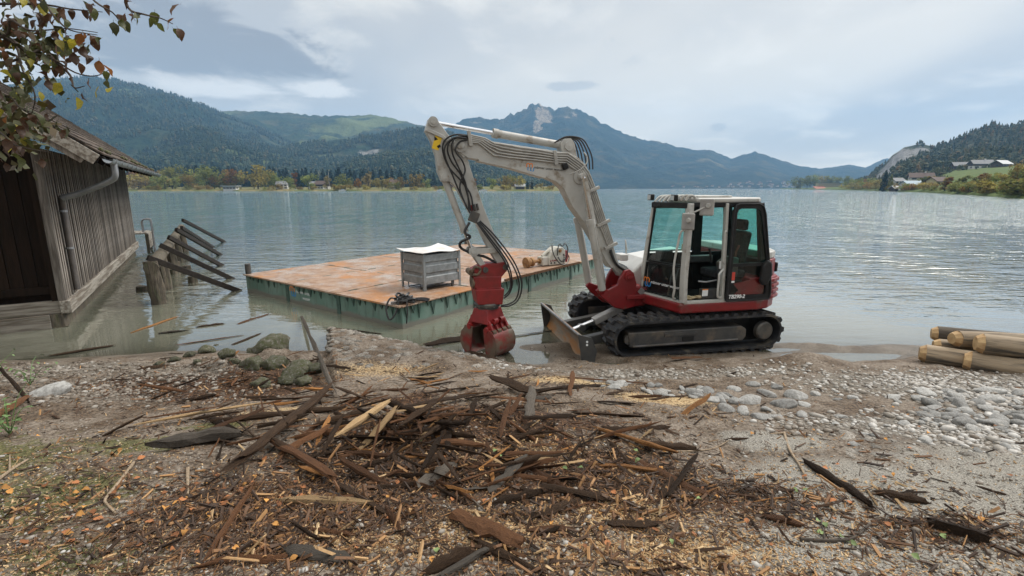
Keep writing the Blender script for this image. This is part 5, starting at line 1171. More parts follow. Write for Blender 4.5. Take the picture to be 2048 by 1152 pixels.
# ---------------- arm
armp = [(4.12, 3.66), (4.06, 3.62), (3.90, 3.41), (3.63, 3.09), (3.54, 2.81), (3.37, 2.32), (3.19, 1.88), (3.03, 1.50), (3.00, 1.42), (3.05, 1.37), (3.13, 1.40), (3.32, 1.73), (3.50, 2.11), (3.68, 2.42), (3.80, 2.66), (3.90, 2.74), (4.01, 2.74), (4.07, 2.88), (4.09, 3.10), (4.16, 3.32), (4.235, 3.46), (4.19, 3.60)]
arm = E(B_().prism(armp, -.088, .088), 'arm', GREY, bevel=.010)
Bp(B_().prism([(4.24, 3.455), (4.20, 3.50), (3.98, 3.40), (3.66, 3.12), (3.68, 3.08), (4.0, 3.36)], -.115, .115), 'nose_flange', GREY, arm, bevel=.006)
for (x, z, rr) in ((4.12, 3.585, .07), (3.97, 2.80, .06), (3.06, 1.43, .055), (3.19, 1.70, .05)):
    for s in (-1, 1): Bp(B_().lathe((x, s * .088, z), (0, s, 0), [(0, rr), (.035, rr), (.035, rr * .55), (.05, rr * .55), (.05, .003)], 18), 'pin_boss', GREY, arm, True)
Bp(B_().box((4.07, .0905, 3.30), (.10, .004, .21), Matrix.Rotation(R(-18), 3, 'Y')), 'warning_label', YELLOW, arm)
tri = B_(); tri.prism([(4.055, 3.34), (4.11, 3.32), (4.105, 3.385)], .0925, .0945); Bp(tri, 'warning_symbol', BLACK, arm)
Bp(B_().box((4.045, .0935, 3.245), (.05, .002, .035), Matrix.Rotation(R(30), 3, 'Y')), 'warning_figure', BLACK, arm)
bc = cyl((3.97, 2.80), (3.56, 1.69), .74, .052, .030, 'bucket_cylinder', None)
for s in (-1, 1):
    E(B_().beam((3.19, s * .125, 1.70), (3.56, s * .125, 1.69), .022, .085), 'link_bar', GREY, bevel=.008)
    E(B_().beam((3.56, s * .10, 1.69), (3.37, s * .10, 1.40), .03, .09), 'push_link', GREY, bevel=.01)
    E(B_().lathe((3.56, s * .09, 1.69), (0, s, 0), [(0, .075), (.05, .075), (.05, .04), (.07, .04), (.07, .003)], 18), 'link_boss', GREY, smooth=True)
E(B_().lathe((3.56, -.10, 1.69), (0, 1, 0), [(0, .05), (.2, .05)], 14), 'link_pin', DSTEEL, smooth=True)
# hoses on the arm
for k, P in enumerate(([(3.60, 3.40), (3.80, 3.41), (3.95, 3.34), (4.00, 3.20), (3.92, 2.96), (3.74, 2.76), (3.60, 2.56), (3.56, 2.32)], [(3.62, 3.37), (3.79, 3.37), (3.90, 3.30), (3.93, 3.18), (3.87, 3.02), (3.74, 2.84), (3.66, 2.60), (3.60, 2.32)], [(3.60, 3.39), (3.76, 3.39), (3.86, 3.30), (3.86, 3.14), (3.78, 2.96), (3.68, 2.74), (3.64, 2.50), (3.63, 2.30)], [(3.64, 3.34), (3.76, 3.30), (3.82, 3.18), (3.72, 3.04), (3.68, 2.90), (3.74, 2.76), (3.76, 2.62), (3.66, 2.34)], [(3.66, 3.36), (3.84, 3.36), (3.97, 3.24), (3.97, 3.08), (3.88, 2.86), (3.80, 2.66), (3.70, 2.44), (3.62, 2.28)])):
    Bp(B_().tube([(x, .135 + .012 * k + .012 * math.sin(i), z) for i, (x, z) in enumerate(P)], .0125, 7, smooth=5), 'hose', HOSE, arm, True)
Bp(B_().box((3.55, .12, 2.22), (.14, .07, .16), Matrix.Rotation(R(-22), 3, 'Y')), 'valve_block', DSTEEL, arm, bevel=.01)
for k in range(3): Bp(B_().lathe((3.57 - .045 * k, .12, 2.30 + .01 * k), (.25, 0, 1), [(0, .018), (.10, .018), (.10, .003)], 8), 'hose_fitting', RED if k == 0 else DSTEEL, arm, True)
Bp(B_().tube([(3.62, .13, 2.14), (3.70, .15, 2.0), (3.62, .16, 1.92), (3.76, .12, 1.84), (3.74, .08, 1.74), (3.52, .10, 1.64), (3.38, .10, 1.60), (3.20, .08, 1.50)], .022, 8, smooth=5), 'hose', HOSE, arm, True)
for k, P in enumerate(([(3.46, 2.16), (3.24, 1.94), (2.99, 1.62), (2.86, 1.39), (2.79, 1.14), (2.84, .90), (2.98, .80), (3.14, .80)], [(3.48, 2.15), (3.26, 1.90), (3.02, 1.58), (2.90, 1.36), (2.84, 1.14), (2.88, .92), (3.0, .84), (3.14, .82)], [(3.50, 2.14), (3.30, 1.88), (3.09, 1.60), (3.00, 1.40), (2.96, 1.18), (3.00, 1.02), (3.10, .94)], [(3.52, 2.14), (3.32, 1.86), (3.12, 1.58), (3.03, 1.38), (2.99, 1.20), (3.02, 1.06), (3.10, .98)])):
    Bp(B_().tube([(x, .14 + .02 * k + .01 * math.sin(i * 2 + k), z) for i, (x, z) in enumerate(P)], .0125, 7, smooth=6), 'hose', HOSE, arm, True)
# ---------------- quick coupler, tilt unit and rotator
E(B_().prism([(3.60, 1.40), (3.58, 1.30), (3.40, 1.26), (3.12, 1.27), (3.02, 1.38), (3.02, 1.46), (3.07, 1.51), (3.20, 1.49), (3.34, 1.50), (3.44, 1.47)], -.13, .13), 'coupler_head', REDM, bevel=.012)
E(B_().tube([(3.60, -.13, 1.36), (3.60, .13, 1.36)], .05, 14), 'coupler_roller', MUD, smooth=True)
E(B_().tube([(3.60, .14, 1.38), (3.545, .14, 1.45), (3.46, .14, 1.42), (3.50, .14, 1.34), (3.58, .14, 1.33)], .02, 8, smooth=4), 'lifting_hook', MUD, smooth=True)
for x, z in ((3.06, 1.43), (3.38, 1.40)): E(B_().lathe((x, -.15, z), (0, 1, 0), [(0, .045), (.30, .045), (.30, .003)], 14), 'coupler_pin', DSTEEL, smooth=True)
E(B_().prism([(3.57, 1.30), (3.55, 1.10), (3.13, 1.08), (3.12, 1.29)], -.14, .14), 'tilt_frame', REDM, bevel=.015)
E(B_().lathe((3.34, -.16, 1.17), (0, 1, 0), [(0, .06), (0, .11), (.32, .11), (.32, .06), (.34, .06), (.34, .003)], 22), 'tilt_axle', REDM, smooth=True)
for s in (-1, 1): E(B_().lathe((3.585, s * .05, 1.20), (1, 0, 0), [(-.05, .09), (0, .09), (0, .003)], 16), 'tilt_cap', MUD, smooth=True)
E(B_().prism([(3.56, 1.10), (3.52, .86), (3.12, .84), (3.09, 1.09)], -.19, .19), 'tilt_box', REDM, bevel=.012)
E(B_().box((3.33, 0, 1.103), (.40, .30, .02)), 'tilt_box_lid', REDM, bevel=.005)
E(B_().lathe((3.325, 0, .86), (0, 0, -1), [(0, .20), (.02, .215), (.05, .215), (.07, .18), (.10, .18)], 28), 'rotator', DSTEEL, smooth=True)
for k in range(10): E(B_().lathe((3.325 + .195 * math.cos(k * .628), .195 * math.sin(k * .628), .842), (0, 0, -1), [(-.005, .014), (.045, .014), (.045, .001)], 6), 'rotator_bolt', MSTEEL)
# ---------------- clamshell grab, turned on the rotator
REDMUD = mat('red_grab_steel', (.22, .014, .013), (.15, .02, .015), .5, scale=5, c3=(.13, .095, .068), scale3=3.0, lo3=.38, hi3=.56)
GM = MBm @ Matrix.Translation((3.325, 0, 0)) @ Matrix.Rotation(R(36), 4, 'Z') @ Matrix.Diagonal((.86, .84, 1, 1))   # local x: hinge axis across the jaws, y: closing direction
def G_(): return MB(GM)
hw = .27
gb = MB(GM); 
gb._add([(-.20, -.17, .77), (.20, -.17, .77), (.20, .17, .77), (-.20, .17, .77), (-.25, -.24, .54), (.25, -.24, .54), (.25, .24, .54), (-.25, .24, .54)], [(3, 2, 1, 0), (4, 5, 6, 7), (0, 1, 5, 4), (1, 2, 6, 5), (2, 3, 7, 6), (3, 0, 4, 7)])
E(gb, 'grab_body', REDM, bevel=.012)
for s in (-1, 1):
    # curved shell swept along x: hinge at y=s*.2,z=.46, belly out to y=s*.42, tip back at y=s*.09,z=0
    cur = [(s * .22, .48), (s * .34, .45), (s * .425, .37), (s * .46, .27), (s * .455, .17), (s * .41, .08), (s * .33, .02), (s * .22, -.02)]
    jaw = MB(GM); m_ = len(cur)
    for x in (-hw, hw):
        for (y, z) in cur: jaw.v.append((x, y, z))
    for x in (-hw, hw):
        for i, (y, z) in enumerate(cur):
            c = (s * .20, .25); d = Vector((c[0] - y, c[1] - z)).normalized() * .025; jaw.v.append((x, y + d.x, z + d.y))
    q_ = [(k, k + 1, m_ + k + 1, m_ + k) for k in range(m_ - 1)]
    jaw.f += q_ if s > 0 else [f[::-1] for f in q_]
    q2 = [(2 * m_ + k, 3 * m_ + k, 3 * m_ + k + 1, 2 * m_ + k + 1) for k in range(m_ - 1)]; jaw.f += q2 if s > 0 else [f[::-1] for f in q2]
    jaw.f += [(0, m_, 3 * m_, 2 * m_), (m_ - 1, 3 * m_ - 1, 4 * m_ - 1, 2 * m_ - 1)]
    jaw.f += [(k, 2 * m_ + k, 2 * m_ + k + 1, k + 1) for k in range(m_ - 1)] + [(m_ + k, m_ + k + 1, 3 * m_ + k + 1, 3 * m_ + k) for k in range(m_ - 1)]
    jo = E(jaw, 'grab_jaw', REDMUD, smooth=True)
    for x in (-hw, hw):
        P_ = [(y, z) for y, z in cur] + [(s * .19, .10), (s * .16, .30), (s * .14, .47)]
        b = MB(GM); n_ = len(P_)
        for xx in (x - .014, x + .014): b.v += [(xx, y, z) for y, z in P_]
        b.f += [tuple(range(n_)), tuple(range(2 * n_ - 1, n_ - 1, -1))] + [(i, n_ + i, n_ + (i + 1) % n_, (i + 1) % n_) for i in range(n_)]
        b.build('side_plate', REDMUD, jo)
    MB(GM).beam((-hw - .01, s * .22, -.012), (hw + .01, s * .22, -.012), .07, .03).build('cutting_lip', MSTEEL, jo)
    MB(GM).tube([(-hw - .03, s * .215, .47), (hw + .03, s * .215, .47)], .045, 14).build('hinge_tube', REDM, jo, True)
    for k in range(4):
        x = -.215 + k * .143
        b = MB(GM); 
        pp = [(s * .17, .62), (s * .24, .60), (s * .33, .47), (s * .36, .40), (s * .28, .40), (s * .20, .50)]
        n_ = 6
        for xx in (x - .022, x + .022): b.v += [(xx, y, z) for y, z in pp]
        b.f += [tuple(range(n_)), tuple(range(2 * n_ - 1, n_ - 1, -1))] + [(i, n_ + i, n_ + (i + 1) % n_, (i + 1) % n_) for i in range(n_)]
        b.build('hinge_lug', REDM, jo, bevel=.006)
        MB(GM).lathe((x - .045, s * .335, .43), (1, 0, 0), [(0, .03), (0, .042), (.09, .042), (.09, .03), (.09, .003)], 14).build('hinge_eye', MUD, jo, True)
    for k in (0, 1): MB(GM).lathe((-.14 + k * .18, s * .27, .585), (1, 0, 0), [(0, .02), (0, .05), (.10, .05), (.10, .02), (.10, .003)], 14).build('grab_cylinder', REDM, jo, True)
E(G_().box((.02, -.205, .66), (.14, .05, .05)), 'grab_plate', MSTEEL, bevel=.008)
# ---------------- cab
cab = E(MB().prismz([(.55, .20), (.30, 1.05), (-1.10, 1.05), (-1.10, .12), (.50, .12)], .86, .90), 'cab', BLACK)
def Cb(b, name, m, smooth=False, bevel=0.0, seg=2): return b.build(name, m, cab, smooth, bevel, seg)
FRB, FRT = Vector((.60, .19, .88)), Vector((.50, .25, 2.38)); FLB, FLT = Vector((.34, 1.05, .88)), Vector((.33, 1.03, 2.42))
RLB, RLT = Vector((-1.10, 1.04, .88)), Vector((-.90, 1.02, 2.42)); RRB, RRT = Vector((-1.10, .16, .88)), Vector((-.90, .18, 2.42))
Cb(MB().tube([FRB, FRB.lerp(FRT, .25) + Vector((.035, 0, 0)), FRB.lerp(FRT, .6) + Vector((.025, 0, 0)), FRT], .036, 8, smooth=5), 'front_pillar', GREY, True)
b = MB(); P = catmull([FLB, FLB.lerp(FLT, .25) + Vector((.03, .02, 0)), FLB.lerp(FLT, .6) + Vector((.02, .02, 0)), FLT], 6)
for i in range(len(P) - 1): b.beam(P[i], P[i + 1], .085, .075, up=(1, 0, 0))
b2_ = MB(); n_ = len(P)
for p in P:
    for dx, dy in ((.05, -.03), (.02, .05), (-.05, .05), (-.05, -.03)): b2_.v.append((p.x + dx, p.y + dy, p.z))
b2_.f += [(i * 4 + k, i * 4 + (k + 1) % 4, (i + 1) * 4 + (k + 1) % 4, (i + 1) * 4 + k) for i in range(n_ - 1) for k in range(4)] + [(3, 2, 1, 0), tuple((n_ - 1) * 4 + k for k in range(4))]
Cb(b2_, 'front_pillar', GREY, bevel=.01)
for a, c, nm in ((RLB, RLT, 'rear_pillar'), (RRB, RRT, 'rear_pillar')): Cb(MB().beam(a, c, .10, .08, up=(0, 1, 0)), nm, BLACK, bevel=.01)
Cb(MB().beam((-.34, 1.05, .90), (-.29, 1.04, 2.42), .05, .07, up=(0, 1, 0)), 'door_post', GREY, bevel=.008)
Cb(MB().beam((-.40, .17, .90), (-.36, .18, 2.40), .14, .05, up=(0, 1, 0)), 'far_side_post', BLACK)
Cb(MB().beam(FRB, FLB, .07, .05), 'front_sill', GREY, bevel=.01); Cb(MB().beam((.34, 1.055, .885), (-1.1, 1.055, .885), .07, .05), 'side_sill', GREY, bevel=.01)
Cb(MB().beam(FRT + Vector((.02, 0, .0)), FLT + Vector((.02, 0, -.03)), .08, .09), 'front_header', BLACK, bevel=.015)
Cb(MB().beam((.30, 1.03, 2.40), (-.90, 1.02, 2.40), .06, .07), 'side_header', BLACK, bevel=.01); Cb(MB().beam((.48, .22, 2.38), (-.90, .18, 2.40), .06, .07), 'far_side_header', BLACK)
roof_plan = [(.22, 1.06), (-.84, 1.06), (-.93, 1.0), (-.95, .2), (-.84, .13), (.30, .15)]
rf_ = Cb(MB().prismz(roof_plan, 2.425, 2.505), 'roof', GREY, bevel=.03, seg=3)
MB().prismz([(.16, .95), (-.45, .95), (-.45, .25), (.20, .25)], 2.505, 2.535).build('roof_hatch', GREY, rf_, bevel=.015)
for k in range(8):
    t_ = (k + .5) / 8; a = FRT.lerp(FLT, t_) + Vector((.03, 0, .04)); c = Vector((.20, .18 + .84 * t_, 2.50))
    MB().tube([a, a.lerp(c, .35) + Vector((.02, 0, .055)), a.lerp(c, .7) + Vector((0, 0, .045)), c], .020, 7, smooth=4).build('guard_bar', GREY, rf_, True)
for y, x in ((.24, .52), (.80, .42)):
    lm = MB().box((x + .04, y, 2.50), (.07, .13, .10)).build('work_light', BLACK, rf_, bevel=.015)
    o = MB().box((x + .077, y, 2.50), (.006, .10, .075)).build('lamp_lens', LAMP, rf_)
# glazing
def pane(P, name, m, frame=None, fw=.03, th_=.006):
    P = [Vector(p) for p in P]; n = (P[1] - P[0]).cross(P[2] - P[0]).normalized(); b = MB(); k = len(P)
    b.v += [tuple(p + n * th_ / 2) for p in P] + [tuple(p - n * th_ / 2) for p in P]
    b.f += [tuple(range(k)), tuple(range(2 * k - 1, k - 1, -1))] + [(i, k + i, k + (i + 1) % k, (i + 1) % k) for i in range(k)]
    o = Cb(b, name, m)
    if frame:
        c = sum(P, Vector()) / k; f = MB()
        for i in range(k): f.beam(P[i], P[(i + 1) % k], .022, fw, up=n)
        f.build('seal', frame, o)
    return o
lf = lambda A, B, t: A.lerp(B, t)
inset = .05
def fquad(z0, z1): 
    t0, t1 = (z0 - .88) / 1.5, (z1 - .88) / 1.5
    a0, b0 = lf(FRB, FRT, t0), lf(FLB, FLT, t0); a1, b1 = lf(FRB, FRT, t1), lf(FLB, FLT, t1)
    s_ = lambda p, q: (p.lerp(q, inset) + Vector((.015, 0, 0)), q.lerp(p, inset) + Vector((.015, 0, 0)))
    p0, q0_ = s_(a0, b0); p1, q1_ = s_(a1, b1); return [p0, q0_, q1_, p1]
pane(fquad(.93, 1.42), 'lower_windscreen', GLASSC, BLACK, .035); pane(fquad(1.45, 2.33), 'windscreen', GLASSC, BLACK, .025)
pane([(.52, .185, 1.60), (-.30, .17, 1.60), (-.30, .18, 2.33), (.46, .22, 2.33)], 'far_window', GLASS, BLACK, .03)
pane([(-.46, .17, 1.45), (-.98, .17, 1.45), (-.90, .18, 2.33), (-.44, .18, 2.33)], 'far_rear_window', GLASS, BLACK, .03)
pane([(-1.08, .24, 1.50), (-1.08, .96, 1.50), (-.94, .96, 2.34), (-.94, .24, 2.34)], 'rear_window', GLASS, BLACK, .05)
Cb(MB().b2((-1.10, .16, .90), (.50, .19, 1.56)), 'far_side_panel', BLACK); Cb(MB().b2((-1.12, .16, .9), (-1.08, 1.03, 1.48)), 'rear_panel', BLACK)
# door, folded back against the side
dr0 = MB(); dpts = [(-.37, .895), (-.37, 2.30), (-.40, 2.38), (-.46, 2.41), (-.80, 2.41), (-.88, 2.37), (-.93, 2.25), (-1.13, 1.25), (-1.16, 1.05), (-1.16, .93), (-1.13, .895)]
inn = [(-.435, 1.49), (-.435, 2.27), (-.455, 2.32), (-.50, 2.34), (-.78, 2.34), (-.83, 2.31), (-.87, 2.22), (-1.03, 1.56), (-1.03, 1.50), (-1.0, 1.49)]
inl = [(-.435, .97), (-.435, 1.44), (-.98, 1.44), (-1.04, 1.40), (-1.07, 1.10), (-1.07, .99), (-1.04, .97)]
def ring_plate(outer, holes, y0, y1):
    bm = bmesh.new(); es = []
    for poly in [outer] + holes:
        vs_ = [bm.verts.new((x, y0, z)) for x, z in poly]
        for i in range(len(vs_)): es.append(bm.edges.new((vs_[i], vs_[(i + 1) % len(vs_)])))
    r = bmesh.ops.triangle_fill(bm, use_beauty=True, use_dissolve=False, edges=es, normal=(0, 1, 0))
    fs = [f for f in bm.faces]
    ex_ = bmesh.ops.extrude_face_region(bm, geom=fs); bmesh.ops.translate(bm, verts=[v for v in ex_['geom'] if isinstance(v, bmesh.types.BMVert)], vec=(0, y1 - y0, 0))
    bmesh.ops.recalc_face_normals(bm, faces=bm.faces); me = bpy.data.meshes.new('door'); bm.to_mesh(me); bm.free(); return me
dme = ring_plate(dpts, [inn, inl], 1.085, 1.125); dme.materials.append(BLACK); door = link('door', dme, EXC)
def dp_(b, n, m, s=False, bv=0.0): return b.build(n, m, door, s, bv)
dp_(MB().prism(inn, 1.100, 1.106), 'door_glass', GLASS); dp_(MB().prism(inl, 1.098, 1.104), 'lower_door_glass', GLASSC)
dp_(MB().prism([(-.52, .975), (-.60, 1.05), (-.50, 1.16), (-.86, 1.22), (-1.06, 1.12), (-1.06, .975)], 1.088, 1.094), 'door_red_reflection', RED)  # thin red plate standing for the red reflection in the lower door
dp_(MB().tube([(x, 1.128, z) for x, z in dpts + dpts[:1]], .016, 6), 'door_rim', BLACK, True)
dp_(MB().prism([(-.92, 1.20), (-.94, 1.45), (-1.02, 1.54), (-1.10, 1.50), (-1.13, 1.30), (-1.06, 1.14), (-.98, 1.12)], 1.11, 1.19), 'door_handle_pod', BLACK, bv=.03)
dp_(MB().b2((-.50, 1.107, 1.22), (-.44, 1.112, 1.35)), 'red_sticker', mat('red_sticker', (.5, .05, .03), None, .5)); dp_(MB().b2((-.50, 1.107, 1.18), (-.44, 1.112, 1.21)), 'white_sticker', WHITE)
tx = text_data('TB290-2', .085, WHITE, .002, shear=.2, bold=.002); o = link('lettering', tx, door); o.matrix_local = Matrix.Translation((-.40, 1.128, .93)) @ Matrix.Rotation(math.pi, 4, 'Z') @ Matrix.Rotation(math.pi / 2, 4, 'X')
mark(cab, Matrix.Translation(tuple(fquad(1.0, 1.4)[0] + Vector((.02, .02, .05)))) @ Matrix.Rotation(math.atan2(-(FLB - FRB).x, (FLB - FRB).y) + math.pi / 2, 4, 'Z'), .20, WHITE, lines=('männer unter wasser',))
# handrails, mirrors
def rail(P, r=.016, m=GREY, nm='handrail'): Cb(MB().tube(P, r, 8, smooth=4), nm, m, True)
rail([(-.30, 1.09, 1.98), (-.24, 1.15, 2.0), (-.22, 1.16, 1.94), (-.23, 1.16, 1.60), (-.24, 1.15, 1.52), (-.30, 1.09, 1.50)])
rail([(-.30, 1.09, 1.40), (-.20, 1.14, 1.34), (-.19, 1.15, 1.26), (-.19, 1.15, 1.02), (-.22, 1.14, .96), (-.30, 1.09, .95)])
rail([FLB + Vector((.06, -.12, .04)), FLB + Vector((.14, -.06, .08)), FLB + Vector((.15, -.02, .25)), (.52, 1.02, 1.45), (.47, 1.02, 1.85), (.44, 1.03, 2.0), (.37, 1.04, 2.02)], .018)
def mirror(c, rz, nm, stay):
    t_ = MB(Matrix.Translation(c) @ Matrix.Rotation(rz, 4, 'Z')); t_.box((0, 0, 0), (.04, .20, .25)); mo = Cb(t_, nm, MIRROR, bevel=.02, seg=3)
    t2 = MB(Matrix.Translation(c) @ Matrix.Rotation(rz, 4, 'Z')); t2.box((-.022, 0, 0), (.008, .17, .22)); t2.build('mirror_glass', CHROME, mo)
    MB().tube(stay, .012, 7, smooth=4).build('mirror_stay', GREY, mo, True)
    t3 = MB(Matrix.Translation(c) @ Matrix.Rotation(rz, 4, 'Z')); t3.lathe((.02, .02, .02), (1, 0, 0), [(0, .04), (.03, .03), (.03, .003)], 10); t3.build('ball_joint', PIPE, mo, True)
mirror((.44, 1.20, 2.16), .55, 'mirror', [(.46, 1.20, 2.17), (.40, 1.12, 2.26), (.36, 1.06, 2.28)])
mirror((.16, 1.22, 2.37), .9, 'mirror', [(.19, 1.21, 2.37), (.30, 1.14, 2.30), (.34, 1.07, 2.28)])
Cb(MB().tube([FRT + Vector((.04, .06, -.08)), FRT + Vector((.03, .22, .0)), FRT + Vector((.02, .24, -.02))], .008, 5), 'wiper', BLACK)
# interior
Cb(MB().b2((-.85, .42, 1.20), (-.30, .92, 1.34)), 'seat_cushion', FABRIC, bevel=.05, seg=3); Cb(MB().box((-.80, .67, 1.66), (.14, .48, .62), Matrix.Rotation(R(-10), 3, 'Y')), 'seat_back', FABRIC, bevel=.05, seg=3)
Cb(MB().box((-.86, .67, 2.06), (.10, .28, .18)), 'headrest', FABRIC, bevel=.04, seg=3); Cb(MB().b2((-.80, .45, .92), (-.35, .90, 1.19)), 'seat_base', BLACK, bevel=.02)
for y in (.32, 1.0): Cb(MB().b2((-.60, y - .07, 1.40 if y < .5 else 1.42), (-.05, y + .05, 1.52)) if y < .5 else MB().prism([(-.62, 1.25), (-.62, 1.56), (-.40, 1.60), (-.26, 1.50), (-.30, 1.28)], .93, 1.02), 'console', DSTEEL, bevel=.02)
Cb(MB().box((-.30, 1.025, 1.46), (.07, .004, .12)), 'console_label', WHITE)
for y in (.34, .97): Cb(MB().tube([(-.16, y, 1.50), (-.12, y, 1.66), (-.10, y, 1.72)], .018, 8), 'joystick', BLACK, True)
for y in (.52, .66): Cb(MB().tube([(.30, y, .9), (.26, y, 1.2), (.20, y, 1.42)], .013, 6, smooth=3), 'travel_lever', DSTEEL, True)
Cb(MB().b2((.18, .22, 1.45), (.42, .40, 1.62)), 'monitor', BLACK, bevel=.02)
Cb(MB().b2((-.34, .86, .90), (-.05, .95, 1.06)), 'tool_box', DSTEEL, bevel=.01); Cb(MB().box((-.10, .955, 1.0), (.10, .005, .10)), 'paper_label', WHITE); Cb(MB().box((-.10, .957, 1.055), (.10, .004, .015)), 'orange_label_strip', ORANGE)
Cb(MB().tube([(-.66, .93, 1.75), (-.60, .95, 1.65), (-.58, .95, 1.42), (-.55, .95, 1.36)], .018, 6), 'seat_belt', mat('red_belt', (.18, .03, .025), None, .8), True)
Cb(MB().tube([(-.30, .94, 1.20), (-.1, .96, 1.18), (.02, .93, 1.19)], .014, 6), 'seat_rail', MSTEEL, True)
E(MB().b2((-.10, .30, 1.60), (-.02, .40, 1.72)), 'cup_holder', SPL_T, bevel=.01)
glv = thing('work_gloves', 'pair of tan leather work gloves lying on the cab floor', 'gloves', (EXC.matrix_world @ Vector((0, 0, 0))), 0)
Mx = Matrix.Translation((2.80, 8.6, 0)) @ Matrix.Rotation(math.pi + R(12), 4, 'Z')
glv.location = Mx @ Vector((.02, .92, .905)); glv.rotation_euler = (0, 0, math.pi + R(12))
for k, (x, y, a) in enumerate(((0, 0, .2), (.16, .03, 1.0))):
    M_ = Matrix.Translation((x, y, .02)) @ Matrix.Rotation(a, 4, 'Z'); b = MB(M_); b.tube([(-.10, 0, 0), (-.04, 0, .008), (.02, 0, .01)], .042, 8)
    for f in range(4): b.tube([(.02, -.03 + .02 * f, .01), (.06, -.035 + .023 * f, .02), (.095, -.04 + .026 * f, .006)], .012, 6)
    b.tube([(-.03, .03, .01), (.0, .06, .012), (.03, .07, .006)], .013, 6); b.v = [(v[0], v[1], v[2] * .7) for v in b.v]; b.build('glove', GLOVE, glv, True)

# ================================================================== LOOSE THINGS ON THE SHORE
def blob_data(name, m, seed, sub=2, amp=.22, flat=.75, sx=1.25, cuts=9):
    rg = random.Random(seed * 13 + 1); bm = bmesh.new(); bmesh.ops.create_icosphere(bm, subdivisions=sub, radius=1.0)
    pl = [(Vector((rg.gauss(0, 1), rg.gauss(0, 1), rg.gauss(0, 1))).normalized(), rg.uniform(.58, .88)) for _ in range(cuts)]
    for v in bm.verts:
        for n_, d_ in pl:
            q = v.co.dot(n_) - d_
            if q > 0: v.co -= n_ * q * .92
        n = mnoise.noise(v.co * 1.3 + Vector((seed * 3.7, 0, 0))) + .45 * mnoise.noise(v.co * 3.1 + Vector((0, seed * 2.1, 0))) + .2 * mnoise.noise(v.co * 7 + Vector((0, seed * 2.1, 5)))
        v.co *= 1 + amp * n; v.co.x *= sx; v.co.z *= flat
    me = bpy.data.meshes.new(name); bm.to_mesh(me); bm.free(); me.materials.append(m); me.polygons.foreach_set('use_smooth', [True] * len(me.polygons)); return me
ST = [blob_data('stone', STONE, k, 3, .14, random.uniform(.42, .68), random.uniform(1.1, 1.75)) for k in range(10)]
MR = [blob_data('rock', MOSSR, k + 20, 3, .34, .75, 1.2) for k in range(5)]
CO = [blob_data('cobblestone', COBBLE, k + 40, 2, .20, .55, random.uniform(1.0, 1.4)) for k in range(6)]
def slope_rot(x, y):
    e = .12; gx = (thf(x + e, y) - thf(x - e, y)) / (2 * e); gy = (thf(x, y + e) - thf(x, y - e)) / (2 * e)
    return Vector((-gx, -gy, 1)).normalized()
def put_stone(px, py, r, lst, name, label, cat, group, sink=.45, rz=None):
    p = Gw(px, py); z = max(thf(p.x, p.y), -.05)
    o = link(name, random.choice(lst), None, (p.x, p.y, z + r * (.6 - sink)), (random.uniform(-.25, .25), random.uniform(-.25, .25), random.uniform(0, 6.28) if rz is None else rz), (r, r, r))
    return tag(o, label, cat, group)
LST = 'rounded pale grey stone in the heap of lake stones beside the gravel'
for px, py, r in ((1505, 770, .10), (1468, 780, .085), (1552, 775, .09), (1530, 790, .11), (1592, 796, .15), (1565, 812, .13), (1535, 822, .085), (1500, 805, .13), (1470, 805, .10), (1610, 812, .07), (1553, 836, .075), (1605, 832, .07), (1520, 836, .09), (1455, 822, .11), (1440, 800, .09), (1630, 790, .08), (1485, 825, .10)):
    put_stone(px, py, r * .74, ST, 'lake_stone', 'rounded pale grey stone in the small heap below the brown earth mound', 'stone', 'stones below the earth mound')
placed = []
for k in range(330):
    px = random.uniform(1840, 2100); py = random.uniform(783, 852) - (px - 1950) * .02
    r_ = random.uniform(.035, .095); g_ = Gw(px, py)
    if any((g_.x - a) ** 2 + (g_.y - b_) ** 2 < (.95 * (r_ + c_)) ** 2 for a, b_, c_ in placed): continue
    placed.append((g_.x, g_.y, r_)); put_stone(px, py, r_, ST, 'lake_stone', 'rounded pale grey stone in the wide heap in front of the log pile', 'stone', 'stones in front of the log pile')
for k in range(34):
    t_ = random.random(); px = 1180 + 280 * t_; py = 768 + 26 * t_ + random.uniform(-9, 12)
    put_stone(px, py, random.uniform(.035, .085), ST, 'lake_stone', 'small pale stone in the row along the gravel below the sawdust', 'stone', 'row of stones along the gravel')
for k in range(40):
    put_stone(random.uniform(1650, 2080), random.uniform(790, 905), random.uniform(.025, .06), ST, 'lake_stone', 'fist sized pale stone scattered in the gravel near the logs', 'stone', 'scattered stones near the logs')
for px, py, r in ((540, 700, .28),): put_stone(px, py, r, MR, 'mossy_boulder', 'large dark mossy boulder at the water edge beside the stone ramp', 'rock', None, .25)
for px, py, r in ((505, 735, .14), (555, 735, .17), (600, 742, .16), (590, 755, .13), (525, 772, .11), (632, 742, .12), (570, 765, .10), (610, 768, .11)): put_stone(px, py, r, MR, 'mossy_rock', 'greenish mossy rock piled below the edge of the stone ramp', 'rock', 'mossy rocks beside the ramp', .3)
for px, py, r in ((412, 705, .12), (455, 712, .11), (380, 712, .08), (350, 722, .08), (470, 725, .07), (320, 730, .06), (395, 725, .06), (430, 690, .06), (505, 705, .09)): put_stone(px, py, r, MR, 'shore_rock', 'brownish rock lying at the waterline left of the big boulder', 'rock', 'rocks along the waterline', .3)
put_stone(100, 790, .16, ST, 'lake_stone', 'pale flat stone among the gravel at the left shore', 'stone', None, .5)

